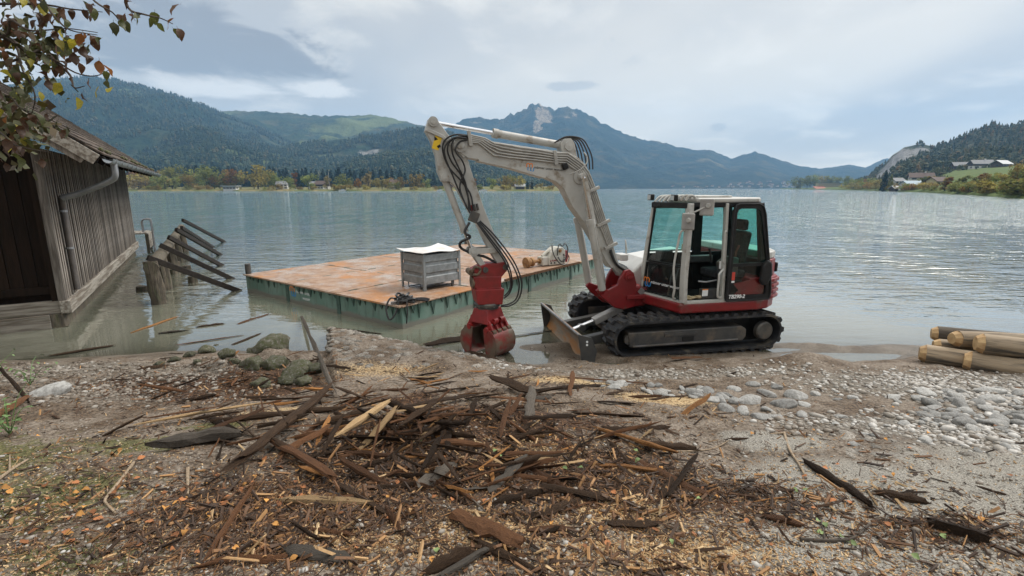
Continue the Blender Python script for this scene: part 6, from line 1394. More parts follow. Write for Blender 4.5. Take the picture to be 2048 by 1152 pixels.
# cobbles set into the ramp and the flat paving
nc = 0
for i in range(60):
    for j in range(60):
        x = -4.0 + i * .115 + random.uniform(-.035, .035); y = 4.6 + j * .10 + random.uniform(-.03, .03) + (.05 if i % 2 else 0)
        dL = (x + 3.6) * .93 + (y - 9.1) * .365; dF = -(x + 3.6) * .487 - (y - 9.1) * .873; dR = -(x + 1.45) * .634 - (y - 7.9) * .773
        if dL < .03 or dF < .02 or dR < .05 or y < 5.7 or x > -.1: continue
        pr_ = .95 * min(1, max(0, (y - 5.6) / 1.5) + .15) * (1 if dL < .5 or dF < .6 or dR < .5 else .50)
        if random.random() > pr_ * .62 or nc >= 236: continue
        z = thf(x, y); r = random.uniform(.050, .075); link('cobblestone', random.choice(CO), ground, (x, y, z - r * .20), (random.uniform(-.15, .15), random.uniform(-.15, .15), random.uniform(0, 6.28)), (r, r, r)); nc += 1
for k in range(62):
    p = G(random.uniform(1690, 2040), random.uniform(842, 915)); r = random.uniform(.05, .10); link('cobblestone', random.choice(CO), ground, (p.x, p.y, thf(p.x, p.y) - r * .28), (0, 0, random.uniform(0, 6.28)), (r, r * .8, r * .7))

# ---------- wood
def splinter(name, m, seed, stations=7, ring=8, thick=.35, pointed=.8, curve=.05):
    rg = random.Random(seed); V = []; Fs = []; gro = [rg.uniform(.70, 1.12) for _ in range(ring)]; ej = [[rg.uniform(-.11, .11) for _ in range(ring)] for _ in range(2)]
    bend = rg.uniform(-.10, .10)
    for i in range(stations):
        t_ = i / (stations - 1); taper = 1 - pointed * (abs(2 * t_ - 1) ** 3.0) * (rg.uniform(.55, 1)); w = .5 * taper * rg.uniform(.72, 1.12); h = .5 * thick * (.3 + .7 * taper) * rg.uniform(.7, 1.2)
        cy_, cz_ = rg.uniform(-.10, .10) + bend * math.sin(t_ * 3.1), curve * math.sin(t_ * 3.1)
        for k in range(ring):
            a = 2 * math.pi * (k + .25) / ring
            c, s_ = math.cos(a), math.sin(a); q = gro[k] * rg.uniform(.88, 1.1) / max(abs(c), abs(s_)) ** .5
            e = ej[0][k] if i == 0 else ej[1][k] if i == stations - 1 else rg.uniform(-.015, .015)
            V.append(((t_ - .5) + e, cy_ + c * q * w, cz_ + s_ * q * h))
    for i in range(stations - 1):
        for k in range(ring): Fs.append((i * ring + k, i * ring + (k + 1) % ring, (i + 1) * ring + (k + 1) % ring, (i + 1) * ring + k))
    Fs += [tuple(range(ring - 1, -1, -1)), tuple((stations - 1) * ring + k for k in range(ring))]
    me = bpy.data.meshes.new(name); me.from_pydata(V, [], Fs); me.materials.append(m); me.update(); return me
WM = dict(d=SPL_D, b=SPL_B, o=SPL_O, t=SPL_T, g=SPL_G)
SPL = {k: [splinter('wood_piece', WM[k], 100 * i + ord(k), 7, 8, [.3, .45, .6, .22, .8, .35][i], [.9, .6, .95, .35, .8, .5][i]) for i in range(6)] for k in WM}
BRD = {k: splinter('board_piece', WM[k], 7 + ord(k), 8, 8, .28, .22, .0) for k in WM}; BRC = {k: splinter('chunk_piece', WM[k], 57 + ord(k), 9, 8, .45, .30, .03) for k in WM}
def lay(p0, p1, w, thick, me, name, lift=.0, roll=None):
    p0, p1 = Vector(p0), Vector(p1); d = p1 - p0; Lg = d.length; x = d.normalized(); y = Vector((0, 0, 1)).cross(x).normalized(); z = x.cross(y)
    M_ = Matrix((x, y, z)).transposed().to_4x4(); M_ = M_ @ Matrix.Rotation(random.uniform(-.5, .5) if roll is None else roll, 4, 'X')
    o = link(name, me); o.matrix_world = Matrix.Translation((p0 + p1) / 2 + Vector((0, 0, lift))) @ M_ @ Matrix.Diagonal((Lg, w, w * thick, 1)); return o
def wood(a, b, w, kind, label, name='wood_splinter', lift=None, me=None, thick=1.0, cat='wood', group=None, roll=None, z0=0.0, z1=0.0):
    p0, p1 = Gw(*a), Gw(*b)
    for p, dz in ((p0, z0), (p1, z1)): p.z = max(thf(p.x, p.y), 0) + dz
    mid = (p0 + p1) / 2; g = max(thf(mid.x, mid.y), 0) - mid.z
    o = lay(p0, p1, w, thick, me or random.choice(SPL[kind]), name, (w * .22 if lift is None else lift) + max(g, 0), roll); return tag(o, label, cat, group)
wood((475, 950), (660, 790), .095, 'd', 'long charred black beam lying diagonally across other broken wood', 'charred_beam', me=BRD['d'], thick=2.2, lift=.06, roll=.2)
wood((535, 888), (662, 968), .085, 'b', 'pointed brown plank with bright orange split end beside the charred beam', 'pointed_plank', thick=1.6, lift=.05)
wood((600, 945), (658, 966), .05, 'o', 'bright orange torn end of the pointed brown plank', 'torn_wood', lift=.045)
wood((310, 905), (475, 878), .10, 'g', 'smooth dark grey driftwood branch with tapered end on the moss', 'driftwood', thick=2.0, lift=.04)
wood((415, 842), (482, 872), .07, 'd', 'broken dark block with orange edge near the driftwood', 'wood_block', thick=1.6)
wood((280, 852), (525, 810), .05, 't', 'long pale debarked pole half sunk in the ground', 'pale_pole', thick=2.2, lift=.02)
wood((440, 846), (700, 820), .06, 'd', 'long black lath lying behind the charred beam', 'black_lath', thick=1.2)
wood((578, 1108), (695, 1128), .085, 'g', 'dark slate coloured board with ragged ends near the lower edge of the debris', 'slate_board', me=BRD['g'], thick=.8, roll=0)
wood((1210, 1050), (1316, 1052), .060, 'd', 'short black board lying flat on bright sawdust', 'black_board', me=BRD['d'], thick=.9, roll=0)
wood((1195, 866), (1340, 912), .11, 'o', 'big bright orange slab of split timber', 'orange_slab', thick=.8, lift=.04, me=BRC['o'])
wood((1180, 934), (1318, 946), .055, 'o', 'narrow reddish orange split rail below the orange slab', 'split_rail', thick=1.3)
wood((1290, 895), (1395, 905), .06, 'd', 'black slab beside the big orange slab', 'black_slab')
wood((915, 1042), (1040, 1098), .10, 'b', 'thick brown split chunk with orange fibres', 'split_chunk', thick=1.0, lift=.04, me=BRC['b'])
wood((940, 1082), (1085, 1152), .05, 'd', 'long dark branch running out below the brown split chunk', 'dark_branch', thick=2.0)
wood((855, 1150), (945, 1105), .045, 'd', 'dark stick lying left of the long dark branch', 'dark_stick', thick=2)
wood((870, 1165), (1000, 1090), .045, 'g', 'grey brown stick crossing under the split chunk', 'grey_stick', thick=2)
wood((843, 978), (912, 935), .085, 'g', 'short dark grey board end with broken tip', 'grey_board', me=BRD['g'], thick=.7)
wood((905, 985), (985, 978), .06, 'g', 'flat grey board piece right of the grey board end', 'grey_board_piece', me=BRD['g'], thick=.7)
wood((985, 985), (1050, 935), .065, 'g', 'leaning grey board piece touching a flat one', 'leaning_board', me=BRD['g'], thick=.8, z1=.06)
wood((1090, 985), (1225, 1002), .06, 'd', 'long black rotten slab in the debris', 'rotten_slab', thick=1.2, z0=.03)
wood((1070, 1042), (1165, 1002), .06, 'd', 'black slab crossing the long rotten slab', 'crossing_slab', thick=1.2)
wood((1060, 1065), (1140, 1060), .055, 'b', 'brown slab with a pale split face near the black slabs', 'brown_slab')
wood((1612, 930), (1745, 1018), .055, 'd', 'long dark bark strip on the grey hardstanding', 'bark_strip', thick=1.2)
wood((1858, 1056), (1972, 1090), .075, 'd', 'thick crumbling piece of dark bark on the grey hardstanding', 'bark_chunk', thick=1.6, lift=.03, me=BRC['d'])
wood((1520, 1033), (1612, 1058), .045, 'b', 'reddish brown splinter with torn end on the hardstanding', 'red_splinter', thick=1.3)
wood((1740, 970), (1775, 995), .022, 't', 'pale chip lying on the bark strip pile', 'pale_chip'); wood((1780, 985), (1820, 1034), .022, 't', 'long pale splinter beside the bark strip', 'pale_splinter'); wood((1734, 982), (1755, 1015), .02, 't', 'short pale splinter at the end of the bark strip', 'short_pale_splinter')
wood((1755, 990), (1855, 1008), .05, 'd', 'tangle of dark bark right of the pale splinters', 'bark_tangle', thick=1.4)
wood((722, 900), (792, 838), .065, 't', 'pale and brown torn slab standing on edge', 'torn_slab', thick=.9, z1=.08, me=BRC['t'])
wood((785, 868), (905, 838), .07, 'b', 'long brown split board on top of the wood pile', 'split_board', lift=.08)
wood((770, 845), (880, 822), .05, 't', 'narrow tan lath on top of the wood pile', 'tan_lath', lift=.07)
wood((860, 895), (970, 905), .06, 'b', 'brown splintered slab in the middle of the wood pile', 'splintered_slab', lift=.05)
wood((600, 930), (760, 890), .045, 'd', 'long dark lath across the wood pile', 'dark_lath', lift=.03)
wood((820, 830), (950, 805), .05, 'd', 'black lath along the back of the wood pile', 'back_lath', lift=.05)
wood((395, 1140), (530, 1106), .035, 'b', 'thin brown branch at the lower left of the debris', 'thin_branch', thick=2)
wood((620, 1062), (705, 1072), .04, 'b', 'red brown split stick above the slate board', 'red_stick')
wood((1058, 842), (1064, 805), .09, 'g', 'small grey wedge of wood standing upright', 'upright_wedge', thick=1.0, z1=.12)
wood((985, 778), (1075, 792), .10, 'd', 'dark ragged slab leaning at the top of the ramp', 'ragged_slab', thick=1.0, z0=.10)
wood((1080, 782), (1212, 772), .05, 'd', 'dark lath pointing to the stones beside the gravel', 'pointing_lath')
wood((1125, 755), (1300, 768), .03, 'b', 'long thin red brown stick along the row of stones', 'thin_stick')
wood((1200, 806), (1268, 810), .05, 'd', 'dark slab at the edge of the bright sawdust', 'sawdust_slab')
wood((1345, 722), (1398, 720), .09, 'b', 'rust brown plank lying in the mud beside the track', 'mud_plank', me=BRD['b'], thick=.6, lift=.03, roll=.1)
wood((105, 712), (226, 692), .10, 'd', 'dark waterlogged branch floating beside the shore', 'floating_branch', thick=1.4, lift=.01)
wood((268, 664), (350, 636), .07, 'o', 'bright orange splintered slat floating near the pile row', 'floating_splinter', thick=.7, lift=.01)
wood((318, 668), (372, 662), .10, 'g', 'dark flat slab floating near the orange slat', 'floating_slab', thick=.8, lift=.01)
wood((360, 690), (480, 672), .05, 'b', 'brown branch floating at the waterline', 'floating_stick', thick=1.4, lift=.01)
wood((395, 655), (448, 648), .05, 'd', 'dark stick floating away from the shore', 'drifting_stick', lift=.01)
wood((478, 648), (535, 630), .06, 'b', 'brown stick floating beside the barge', 'barge_side_stick', lift=.01); wood((465, 690), (520, 668), .06, 'd', 'dark stick floating in front of the boulder', 'boulder_stick', lift=.01)
wood((858, 692), (946, 676), .16, 'd', 'flat dark slab half in the water beside the grab', 'grab_side_slab', thick=.7, lift=.03)
wood((935, 705), (1000, 722), .14, 'd', 'dark slab lying below the grab jaws', 'slab_under_grab', thick=.8, lift=.02)
wood((1025, 674), (1112, 660), .05, 'b', 'long reddish plank lying in the water before the blade', 'water_plank', me=BRD['b'], thick=.7, lift=.015)
wood((606, 645), (660, 775), .12, 'g', 'tall weathered grey board along the edge of the stone ramp', 'edge_board', me=BRD['g'], thick=1.6, lift=.06, roll=1.3)
wood((655, 655), (760, 668), .05, 'd', 'black stick at the tip of the stone ramp', 'ramp_tip_stick')
wood((0, 765), (62, 806), .05, 'd', 'dark branch sticking out of the weeds at the left shore', 'weed_branch', thick=2, z0=.25)
wood((-20, 855), (60, 800), .10, 'b', 'brown rotten lump of wood lying in the weeds', 'rotten_wood_lump', thick=1.5, lift=.05)
def twig(P, r, label, m=TWIG, name='twig', side=()):
    Q = []
    for q in P: p = G(q[0], q[1]); p.z += r + (q[2] if len(q) > 2 else 0); Q.append(p)
    b = MB(); b.tube(Q, r, 7, r1=r * .55, smooth=4)
    t_ = b.build(name, m, None, True); tag(t_, label, 'twig')
    for sd_ in side:
        S = [];
        for q in sd_: p = G(q[0], q[1]); p.z += r + (q[2] if len(q) > 2 else 0); S.append(p)
        MB().tube(S, r * .6, 6, r1=r * .3, smooth=3).build('side_shoot', m, t_, True)
twig([(268, 928), (240, 965), (212, 1000), (215, 1012), (232, 1030)], .010, 'pale bent twig with a fork on the mossy ground', side=[[(218, 992), (214, 978)]])
twig([(-10, 968), (20, 945), (56, 922)], .012, 'pale forked twig at the left edge of the mossy ground', side=[[(20, 945), (22, 920, .03)]])
twig([(1568, 868), (1578, 900), (1600, 935), (1608, 952)], .011, 'pale crooked twig on the dark hardstanding', side=[[(1568, 868), (1540, 870)]])
twig([(1600, 1082), (1660, 1085), (1705, 1080), (1738, 1052)], .011, 'brown curved branch with green leaves on the hardstanding', TRUNK, side=[[(1650, 1084), (1640, 1040)]])
twig([(376, 940), (376, 992)], .012, 'short pale stick between driftwood and charred beam'); twig([(450, 988), (525, 1010)], .009, 'pale straight stick below the charred beam')
twig([(1535, 1000), (1600, 1030), (1660, 1060)], .006, 'thin dark straight twig beside the red splinter', TRUNK); twig([(1340, 905), (1420, 900), (1462, 880)], .006, 'thin pale curved twig right of the orange slab')

kinds_ = dict(d=('small dark rotten wood splinter lying in the heap of debris', 'dark rotten splinters', 'dark_splinter'), b=('small brown wood splinter lying in the heap of debris', 'brown splinters', 'brown_splinter'), o=('small orange freshly torn splinter lying in the debris', 'orange splinters', 'orange_splinter'), t=('small pale tan wood splinter lying in the debris', 'pale splinters', 'pale_splinter_piece'), g=('small grey weathered wood splinter lying in the debris', 'grey splinters', 'grey_splinter'))
def scatter(n, cx, cy, sx, sy, mix, l0, l1, up=.35, heap=0.0, place='in the heap of debris'):
    for _ in range(n):
        px = random.gauss(cx, sx); py = random.gauss(cy, sy)
        if not (-60 < px < 2100 and 700 < py < 1190): continue
        k = random.choices('dbotg', mix)[0]; p = Gw(px, py); Lg = random.uniform(l0, l1) * random.choice((1, 1, .6)); a = random.gauss(.15, .85); w = Lg * random.uniform(.05, .17); w = min(w, .058)
        z = max(thf(p.x, p.y), 0) + heap * random.random() ** 2; tilt = random.uniform(-1, 1) * up
        d = Vector((math.cos(a), math.sin(a), tilt * .5)) * Lg / 2; q0, q1 = Vector((p.x, p.y, z)) - d, Vector((p.x, p.y, z)) + d
        z0, z1 = max(thf(q0.x, q0.y), 0), max(thf(q1.x, q1.y), 0); lift = max(max(z0 - q0.z, z1 - q1.z), 0) * .55 + w * .15
        lab, grp, nm = kinds_[k]; lab = lab.replace('lying in the heap of debris', place).replace('lying in the debris', place); grp = grp + ' ' + place
        o = lay(q0, q1, w, random.uniform(.6, 1.5), random.choice(SPL[k]), nm, lift, random.uniform(-1, 1)); tag(o, lab, 'wood', grp)
scatter(120, 900, 890, 190, 60, (46, 30, 9, 12, 8), .10, .50, place='in the middle of the big debris heap')
scatter(110, 890, 885, 190, 55, (48, 40, 8, 4, 0), .15, .58, .45, .13, place='stacked on top of the big debris heap')
scatter(66, 600, 830, 140, 45, (50, 40, 5, 5, 0), .14, .50, .45, .11, place='around the charred beam')
scatter(74, 470, 752, 130, 30, (56, 40, 2, 2, 0), .10, .34, .45, .08, place='on the brown bank beside the mossy rocks')
scatter(70, 1120, 950, 170, 70, (44, 30, 12, 8, 6), .08, .34, place='around the orange slab')
scatter(60, 700, 1010, 190, 70, (48, 30, 6, 10, 6), .08, .30, place='between the slate board and the pointed plank')
scatter(36, 820, 760, 110, 26, (40, 26, 14, 16, 4), .10, .40, place='on the stone ramp')
scatter(26, 450, 780, 120, 45, (60, 25, 5, 8, 2), .10, .34, place='on the gravel behind the driftwood')
scatter(22, 1600, 1040, 190, 50, (60, 25, 6, 6, 3), .06, .22, place='on the grey hardstanding')
scatter(20, 1080, 800, 120, 22, (56, 26, 6, 8, 4), .10, .32, place='below the row of stones')
scatter(16, 440, 672, 120, 20, (40, 30, 12, 12, 6), .12, .40, .05, place='floating at the waterline near the pile row')
# ---------- fallen leaves
def leaf_data(name, m, seed, curl=.18, ln=1.35):
    rg = random.Random(seed); V = []; n = 7
    W = [0, .30, .47, .50, .40, .22, 0]
    for i in range(n):
        t_ = i / (n - 1); x = (t_ - .5) * ln; z = curl * math.sin(t_ * 3.0 + rg.random()) + rg.uniform(-.03, .03)
        V += [(x, -W[i] * rg.uniform(.85, 1.1), z + curl * .9 * W[i] + rg.uniform(-.05, .05)), (x, 0, z), (x, W[i] * rg.uniform(.85, 1.1), z + curl * 1.0 * W[i] + rg.uniform(-.05, .05))]
    F_ = []
    for i in range(n - 1):
        a = i * 3; F_ += [(a, a + 3, a + 4, a + 1), (a + 1, a + 4, a + 5, a + 2)]
    V += [(-ln / 2 - .35, .03, .05), (-ln / 2 - .35, -.0, .05), (-ln / 2, -.02, 0), (-ln / 2, .02, 0)]; k = len(V); F_.append((k - 4, k - 3, k - 2, k - 1))
    me = bpy.data.meshes.new(name); me.from_pydata(V, [], F_); me.materials.append(m); me.update(); me.polygons.foreach_set('use_smooth', [True] * len(me.polygons)); return me
FLV = {k: [leaf_data('fallen_leaf', m, i * 3 + ord(k), random.uniform(.1, .5)) for i in range(4)] for k, m in (('o', LEAF_O), ('y', LEAF_Y), ('g', LEAF_G))}
flab = dict(o=('curled orange brown leaf fallen on the ground', 'fallen orange brown leaves'), y=('light orange yellow leaf fallen on the ground', 'fallen yellow leaves'), g=('fresh green leaf fallen on the ground', 'fallen green leaves'))
def fleaf(px, py, k, s=None):
    p = Gw(px, py); s = s or random.uniform(.022, .040); n = slope_rot(p.x, p.y)
    o = link('fallen_leaf', random.choice(FLV[k]), None, (p.x, p.y, max(thf(p.x, p.y), 0) + .012), None, (s, s, s)); q = n.to_track_quat('Z', 'Y').to_euler(); o.rotation_euler = (q.x + random.uniform(-.3, .3), q.y + random.uniform(-.3, .3), random.uniform(0, 6.28)); tag(o, flab[k][0], 'leaf', flab[k][1])
for _ in range(95): fleaf(random.uniform(0, 620), random.triangular(860, 1150, 1010), random.choices('oy', (6, 4))[0])
for _ in range(60): fleaf(random.uniform(560, 1500), random.triangular(780, 1150, 980), random.choices('oyg', (6, 3, 1))[0], random.uniform(.018, .034))
for _ in range(34): fleaf(random.uniform(1450, 2048), random.triangular(760, 1150, 880), random.choices('oy', (7, 3))[0], random.uniform(.018, .036))
for px, py in ((1635, 1047), (1650, 1055), (1640, 1070), (1680, 1078), (1590, 985), (1610, 985), (1705, 1092), (1000, 915), (990, 905), (1270, 905), (1275, 925), (1160, 940), (1130, 940), (1830, 1120), (1885, 1078)): fleaf(px, py, 'g', random.uniform(.022, .034))

# ---------- stuff too fine to count: pebbles, chips, sawdust
def screen_pts(n, y0, y1, x0=-80, x1=2130, pw=1.0):
    px = rng.uniform(x0, x1, n); py = y0 + (y1 - y0) * rng.random(n) ** pw
    x_, y_ = (px - 1024) / F, (576 - py) / F; dx, dy, dz = x_, _c + y_ * _s, -_s + y_ * _c
    z = np.full(n, .4)
    for _ in range(14):
        k = (z - CAM_H) / dz; X = dx * k; Y = dy * k; z = z + (th(X, Y) - z) * .7
    return X, Y, z
def ico1():
    bm = bmesh.new(); bmesh.ops.create_icosphere(bm, subdivisions=1, radius=1.0); V = np.array([v.co[:] for v in bm.verts]); Fc = np.array([[v.index for v in f.verts] for f in bm.faces]); bm.free(); return V, Fc
def tint_mat(name, stops, rough=.8, bump=0):
    m = bpy.data.materials.new(name); t = nodes(m); col = ramp(t, attr(t, 'tint'), stops); n = tnoise(t, 60, 4, .6, coord='World'); col = mixrgb(t, mrange(t, n, .35, .65, 0, .45), col, mixrgb(t, .5, col, (.05, .04, .03)))
    principled(t, col, rough, 0, .4); return m
PEB = tint_mat('pebbles', [(0, (.09, .068, .048)), (.3, (.20, .165, .13)), (.65, (.33, .305, .27)), (1, (.52, .50, .47))], .65)
def pebbles(name, X, Y, Z, r, tint, label):
    V0, F0 = ico1(); n = len(X); a = rng.uniform(0, 6.283, n); sx = rng.uniform(.85, 1.5, n) * r; sy = rng.uniform(.7, 1.1, n) * r; sz = rng.uniform(.45, .75, n) * r
    J = 1 + rng.normal(0, .10, (n, 12)); V = V0[None] * J[:, :, None]; x = V[..., 0] * sx[:, None]; y = V[..., 1] * sy[:, None]; z = V[..., 2] * sz[:, None]
    c, s = np.cos(a)[:, None], np.sin(a)[:, None]; out = np.stack([X[:, None] + x * c - y * s, Y[:, None] + x * s + y * c, Z[:, None] + z + sz[:, None] * .25], -1)
    Fc = (F0[None] + (np.arange(n) * 12)[:, None, None]).reshape(-1, 3)
    o = link(name, mesh_np(name, out.reshape(-1, 3), Fc, PEB, True, dict(tint=np.repeat(tint, 12)))); return tag(o, label, 'gravel', None, 'stuff')
X, Y, Z = screen_pts(150000, 688, 960, pw=1.15)
gz = zone(X, Y, Z_GRAV); ml = zone(X, Y, Z_MULCH); asp = zone(X, Y, Z_ASPH)
pad_ = ((X > 1.0) & (X < 4.3) & (Y > 7.15) & (Y < 8.3))
pr_ = np.clip(gz * 1.15 - .12, 0, 1) * (1 - .8 * ml) * (1 - .75 * asp) * (Z > -.10) * np.where(pad_, .25, 1) * (.55 + .9 * (fbm(X * 1.5, Y * 1.5, 3, 31) > -.1))
keep = rng.random(len(X)) < pr_ * .36
X, Y, Z = X[keep], Y[keep], Z[keep]
r = np.clip(rng.lognormal(math.log(.016), .42, len(X)), .007, .05) * np.where(X > 3.5, 1.1, 1.0)
tn = np.clip(rng.normal(np.where(X > 3, .70, np.where(X < -2.3, .26, .5)), .22), 0, 1)
pebbles('gravel', X, Y, Z, r, tn, 'loose grey and brown shore gravel'); print('pebbles', len(X))
X, Y, Z = screen_pts(46000, 840, 1190)
keep = rng.random(len(X)) < .20 + .5 * zone(X, Y, [(2048, 1090, .5, .3, 1)]); X, Y, Z = X[keep], Y[keep], Z[keep]
pebbles('grit', X, Y, Z, np.clip(rng.lognormal(math.log(.0055), .5, len(X)), .003, .02), np.clip(rng.normal(.40, .22, len(X)), 0, 1), 'fine grit and small pebbles strewn over the near ground')
CHIP = tint_mat('wood_chips', [(0, (.018, .011, .008)), (.38, (.060, .033, .019)), (.64, (.17, .082, .036)), (.84, (.38, .205, .080)), (1, (.56, .40, .22))], .75)
def chips(name, X, Y, Z, ln, wd, tint, label, m=CHIP, up=.35):
    n = len(X); a = rng.normal(.15, 1.3, n); el = rng.normal(0, up, n); roll = rng.uniform(-1, 1, n)
    ux = np.stack([np.cos(a) * np.cos(el), np.sin(a) * np.cos(el), np.sin(el)], 1); side = np.stack([-np.sin(a), np.cos(a), np.zeros(n)], 1); upv = np.cross(ux, side)
    s2 = side * np.cos(roll)[:, None] + upv * np.sin(roll)[:, None]; u2 = np.cross(ux, s2); C_ = np.stack([X, Y, Z + .3 * wd + .30 * np.abs(np.sin(el)) * ln], 1)
    th_ = wd * rng.uniform(.25, .7, n); V = np.zeros((n, 8, 3)); q = 0
    for sx in (-1, 1):
        for sy, sz in ((-1, -1), (1, -1), (1, 1), (-1, 1)):
            k = rng.uniform(.35, 1.0, n) if sx == 1 else rng.uniform(.5, 1.0, n)
            V[:, q] = C_ + ux * (sx * ln / 2 * rng.uniform(.8, 1.1, n))[:, None] + s2 * (sy * wd / 2 * k)[:, None] + u2 * (sz * th_ / 2)[:, None]; q += 1
    F0 = np.array([(0, 3, 2, 1), (4, 5, 6, 7), (0, 1, 5, 4), (1, 2, 6, 5), (2, 3, 7, 6), (3, 0, 4, 7)]); Fc = (F0[None] + (np.arange(n) * 8)[:, None, None]).reshape(-1, 4)
    o = link(name, mesh_np(name, V.reshape(-1, 3), Fc, m, False, dict(tint=np.repeat(tint, 8)))); return tag(o, label, 'chips', None, 'stuff')
X, Y, Z = screen_pts(190000, 690, 1190, pw=.85)
ml = zone(X, Y, Z_MULCH); asp = zone(X, Y, Z_ASPH); sw = zone(X, Y, Z_SAW)
pr_ = np.clip(.13 + .85 * ml + .15 * sw - .10 * asp, .05, 1) * (Z > -.005) * (.35 + 1.0 * (fbm(X * 2, Y * 2, 3, 41) > -.12)) * np.where(X > 3.0, .35, 1)
keep = rng.random(len(X)) < pr_ * .36; X, Y, Z = X[keep], Y[keep], Z[keep]; n = len(X); print('chips', n)
ln = np.clip(rng.lognormal(math.log(.027), .66, n), .007, .20); wd = np.minimum(ln * rng.uniform(.07, .30, n), .018)
tn = np.clip(rng.beta(1.15, 1.9, n) + .04 + .25 * zone(X, Y, Z_SAW), 0, 1)
chips('wood_litter', X, Y, Z, ln, wd, tn, 'broken bark and wood litter covering the ground')
X, Y, Z = screen_pts(70000, 730, 1190, pw=.8); sw = zone(X, Y, Z_SAW) 
keep = (rng.random(len(X)) < np.clip(sw * .95 + .17 * (fbm(X * 1.2, Y * 1.2, 3, 71) > -.05), 0, 1) * np.where(X > 2.6, .3, 1)) & (Z > .02); X, Y, Z = X[keep], Y[keep], Z[keep]; n = len(X); print('saw', n)
chips('sawdust', X, Y, Z, rng.uniform(.006, .024, n), rng.uniform(.003, .009, n), np.clip(rng.normal(.92, .09, n), 0, 1), 'pale sawdust and shavings strewn over the ground', up=.3)
X, Y, Z = screen_pts(120000, 700, 1190, pw=.85); ml = zone(X, Y, Z_MULCH); keep = (rng.random(len(X)) < np.clip(.02 + .45 * ml, 0, .45) * np.where(X > 3, .3, 1)) & (Z > .02); X, Y, Z = X[keep], Y[keep], Z[keep]; n = len(X); print('fibres', n)
chips('bark_fibres', X, Y, Z, np.clip(rng.lognormal(math.log(.05), .5, n), .015, .16), rng.uniform(.002, .007, n), np.clip(rng.normal(.48, .17, n), 0, 1), 'matted red brown bark fibres and shreds between the splinters', up=.35)
# thin grass and moss tufts on the left bank
X, Y, Z = screen_pts(26000, 800, 1180, -80, 700); ms = zone(X, Y, Z_MOSS); keep = rng.random(len(X)) < np.clip(ms - .35, 0, 1) * .6 * (fbm(X * 4, Y * 4, 2, 51) > .0); X, Y, Z = X[keep], Y[keep], Z[keep]; n = len(X)
chips('moss_tufts', X, Y, Z, rng.uniform(.010, .030, n), rng.uniform(.003, .007, n), rng.random(n), 'short moss and grass blades on the left bank', tint_mat('moss_blades', [(0, (.05, .065, .018)), (.5, (.10, .115, .035)), (1, (.19, .165, .065))], .9), up=.8)

# ---------- logs
def log(p0, p1, r, label, m=BARK, bev=.07, ext=0.0, seed=1):
    p0, p1 = Vector(p0), Vector(p1); d = (p1 - p0).normalized(); p1 = p1 + d * ext; Lg = (p1 - p0).length
    t_ = thing('timber_log', label, 'log', (p0.x, p0.y, p0.z - r), math.atan2(d.y, d.x), 'logs piled at the water edge')
    c0 = Vector((0, 0, r)); el = math.asin(d.z); dd = Vector((math.cos(el), 0, math.sin(el)))
    b = wobbly(c0 + dd * bev, c0 + dd * Lg, r, r * .86, seed, n=14, seg=18, amp=.11); b.build('trunk', m, t_, True)
    for k in range(4):
        a_ = random.uniform(-1.4, 1.4); q_ = c0 + dd * random.uniform(.3, min(Lg, 2.0)); n_ = Vector((0, -math.cos(a_), math.sin(a_)))
        MB().lathe(q_ + n_ * r * .88, n_, [(0, .035), (r * .13, .03), (r * .16, .016), (r * .16, .001)], 9).build('knot', BARKD, t_, True)
    e = MB(); e.lathe(c0, dd, [(0, .002), (0, r * .66), (bev * 1.02, r * 1.0), (bev * 1.1, r * .9)], 9); e.build('cut_end', CUT, t_)
    return t_
def lg(a, b, z0, z1, r, label, m=BARK, ext=2.5, seed=1): return log(atz(*a, z0), atz(*b, z1), r, label, m, ext=ext, seed=seed)
zg = .20
lg((1927, 721), (2048, 741), .36, .36, .145, 'peeled log with orange cut end at the front of the log pile', seed=3)
lg((1838, 706), (1960, 724), .33, .33, .135, 'grey weathered log with yellow cut end low in the pile', seed=5)
lg((1950, 686), (2048, 697), .62, .62, .14, 'top log of the pile with fresh orange cut end', seed=7)
lg((1903, 677), (2048, 683), .58, .56, .115, 'pale upper log behind the top log of the pile', seed=9)
lg((1866, 690), (2000, 702), .40, .42, .10, 'thin pale log between the lower logs of the pile', seed=11)
lg((1862, 667), (1960, 676), .42, .44, .12, 'dark barked log sticking out at the back of the pile', BARKD, seed=13)

# ---------- overhanging tree at the left
LVS = {k: mat('hanging_leaf_' + k, c1, c2, .5, scale=9, rnd=.35) for k, c1, c2 in (('green', (.085, .095, .026), (.040, .046, .014)), ('brown', (.095, .046, .024), (.050, .027, .015)), ('yellow', (.38, .30, .03), (.22, .22, .03)), ('orange', (.20, .065, .022), (.13, .07, .02)))}
def translucent(m, f=.45):
    t = m.node_tree; o = [n for n in t.nodes if n.type == 'OUTPUT_MATERIAL'][0]; p = [n for n in t.nodes if n.type == 'BSDF_PRINCIPLED'][0]
    tl_ = t.nodes.new('ShaderNodeBsdfTranslucent'); src = p.inputs['Base Color']
    if src.links: L(t, src.links[0].from_socket, tl_.inputs[0])
    else: tl_.inputs[0].default_value = src.default_value
    mx = t.nodes.new('ShaderNodeMixShader'); mx.inputs[0].default_value = f; L(t, p.outputs[0], mx.inputs[1]); L(t, tl_.outputs[0], mx.inputs[2]); L(t, mx.outputs[0], o.inputs[0])
for m_ in list(LVS.values()) + list(LF.values()): translucent(m_)
TREE_P = Vector((-4.6, 2.0, thf(-4.6, 2.0)))
ot = thing('overhanging_tree', 'autumn tree with thin twigs and brown green leaves hanging over the boathouse', 'tree', tuple(TREE_P))
def TW(px, py, Y): return atY(px, py, Y) - TREE_P
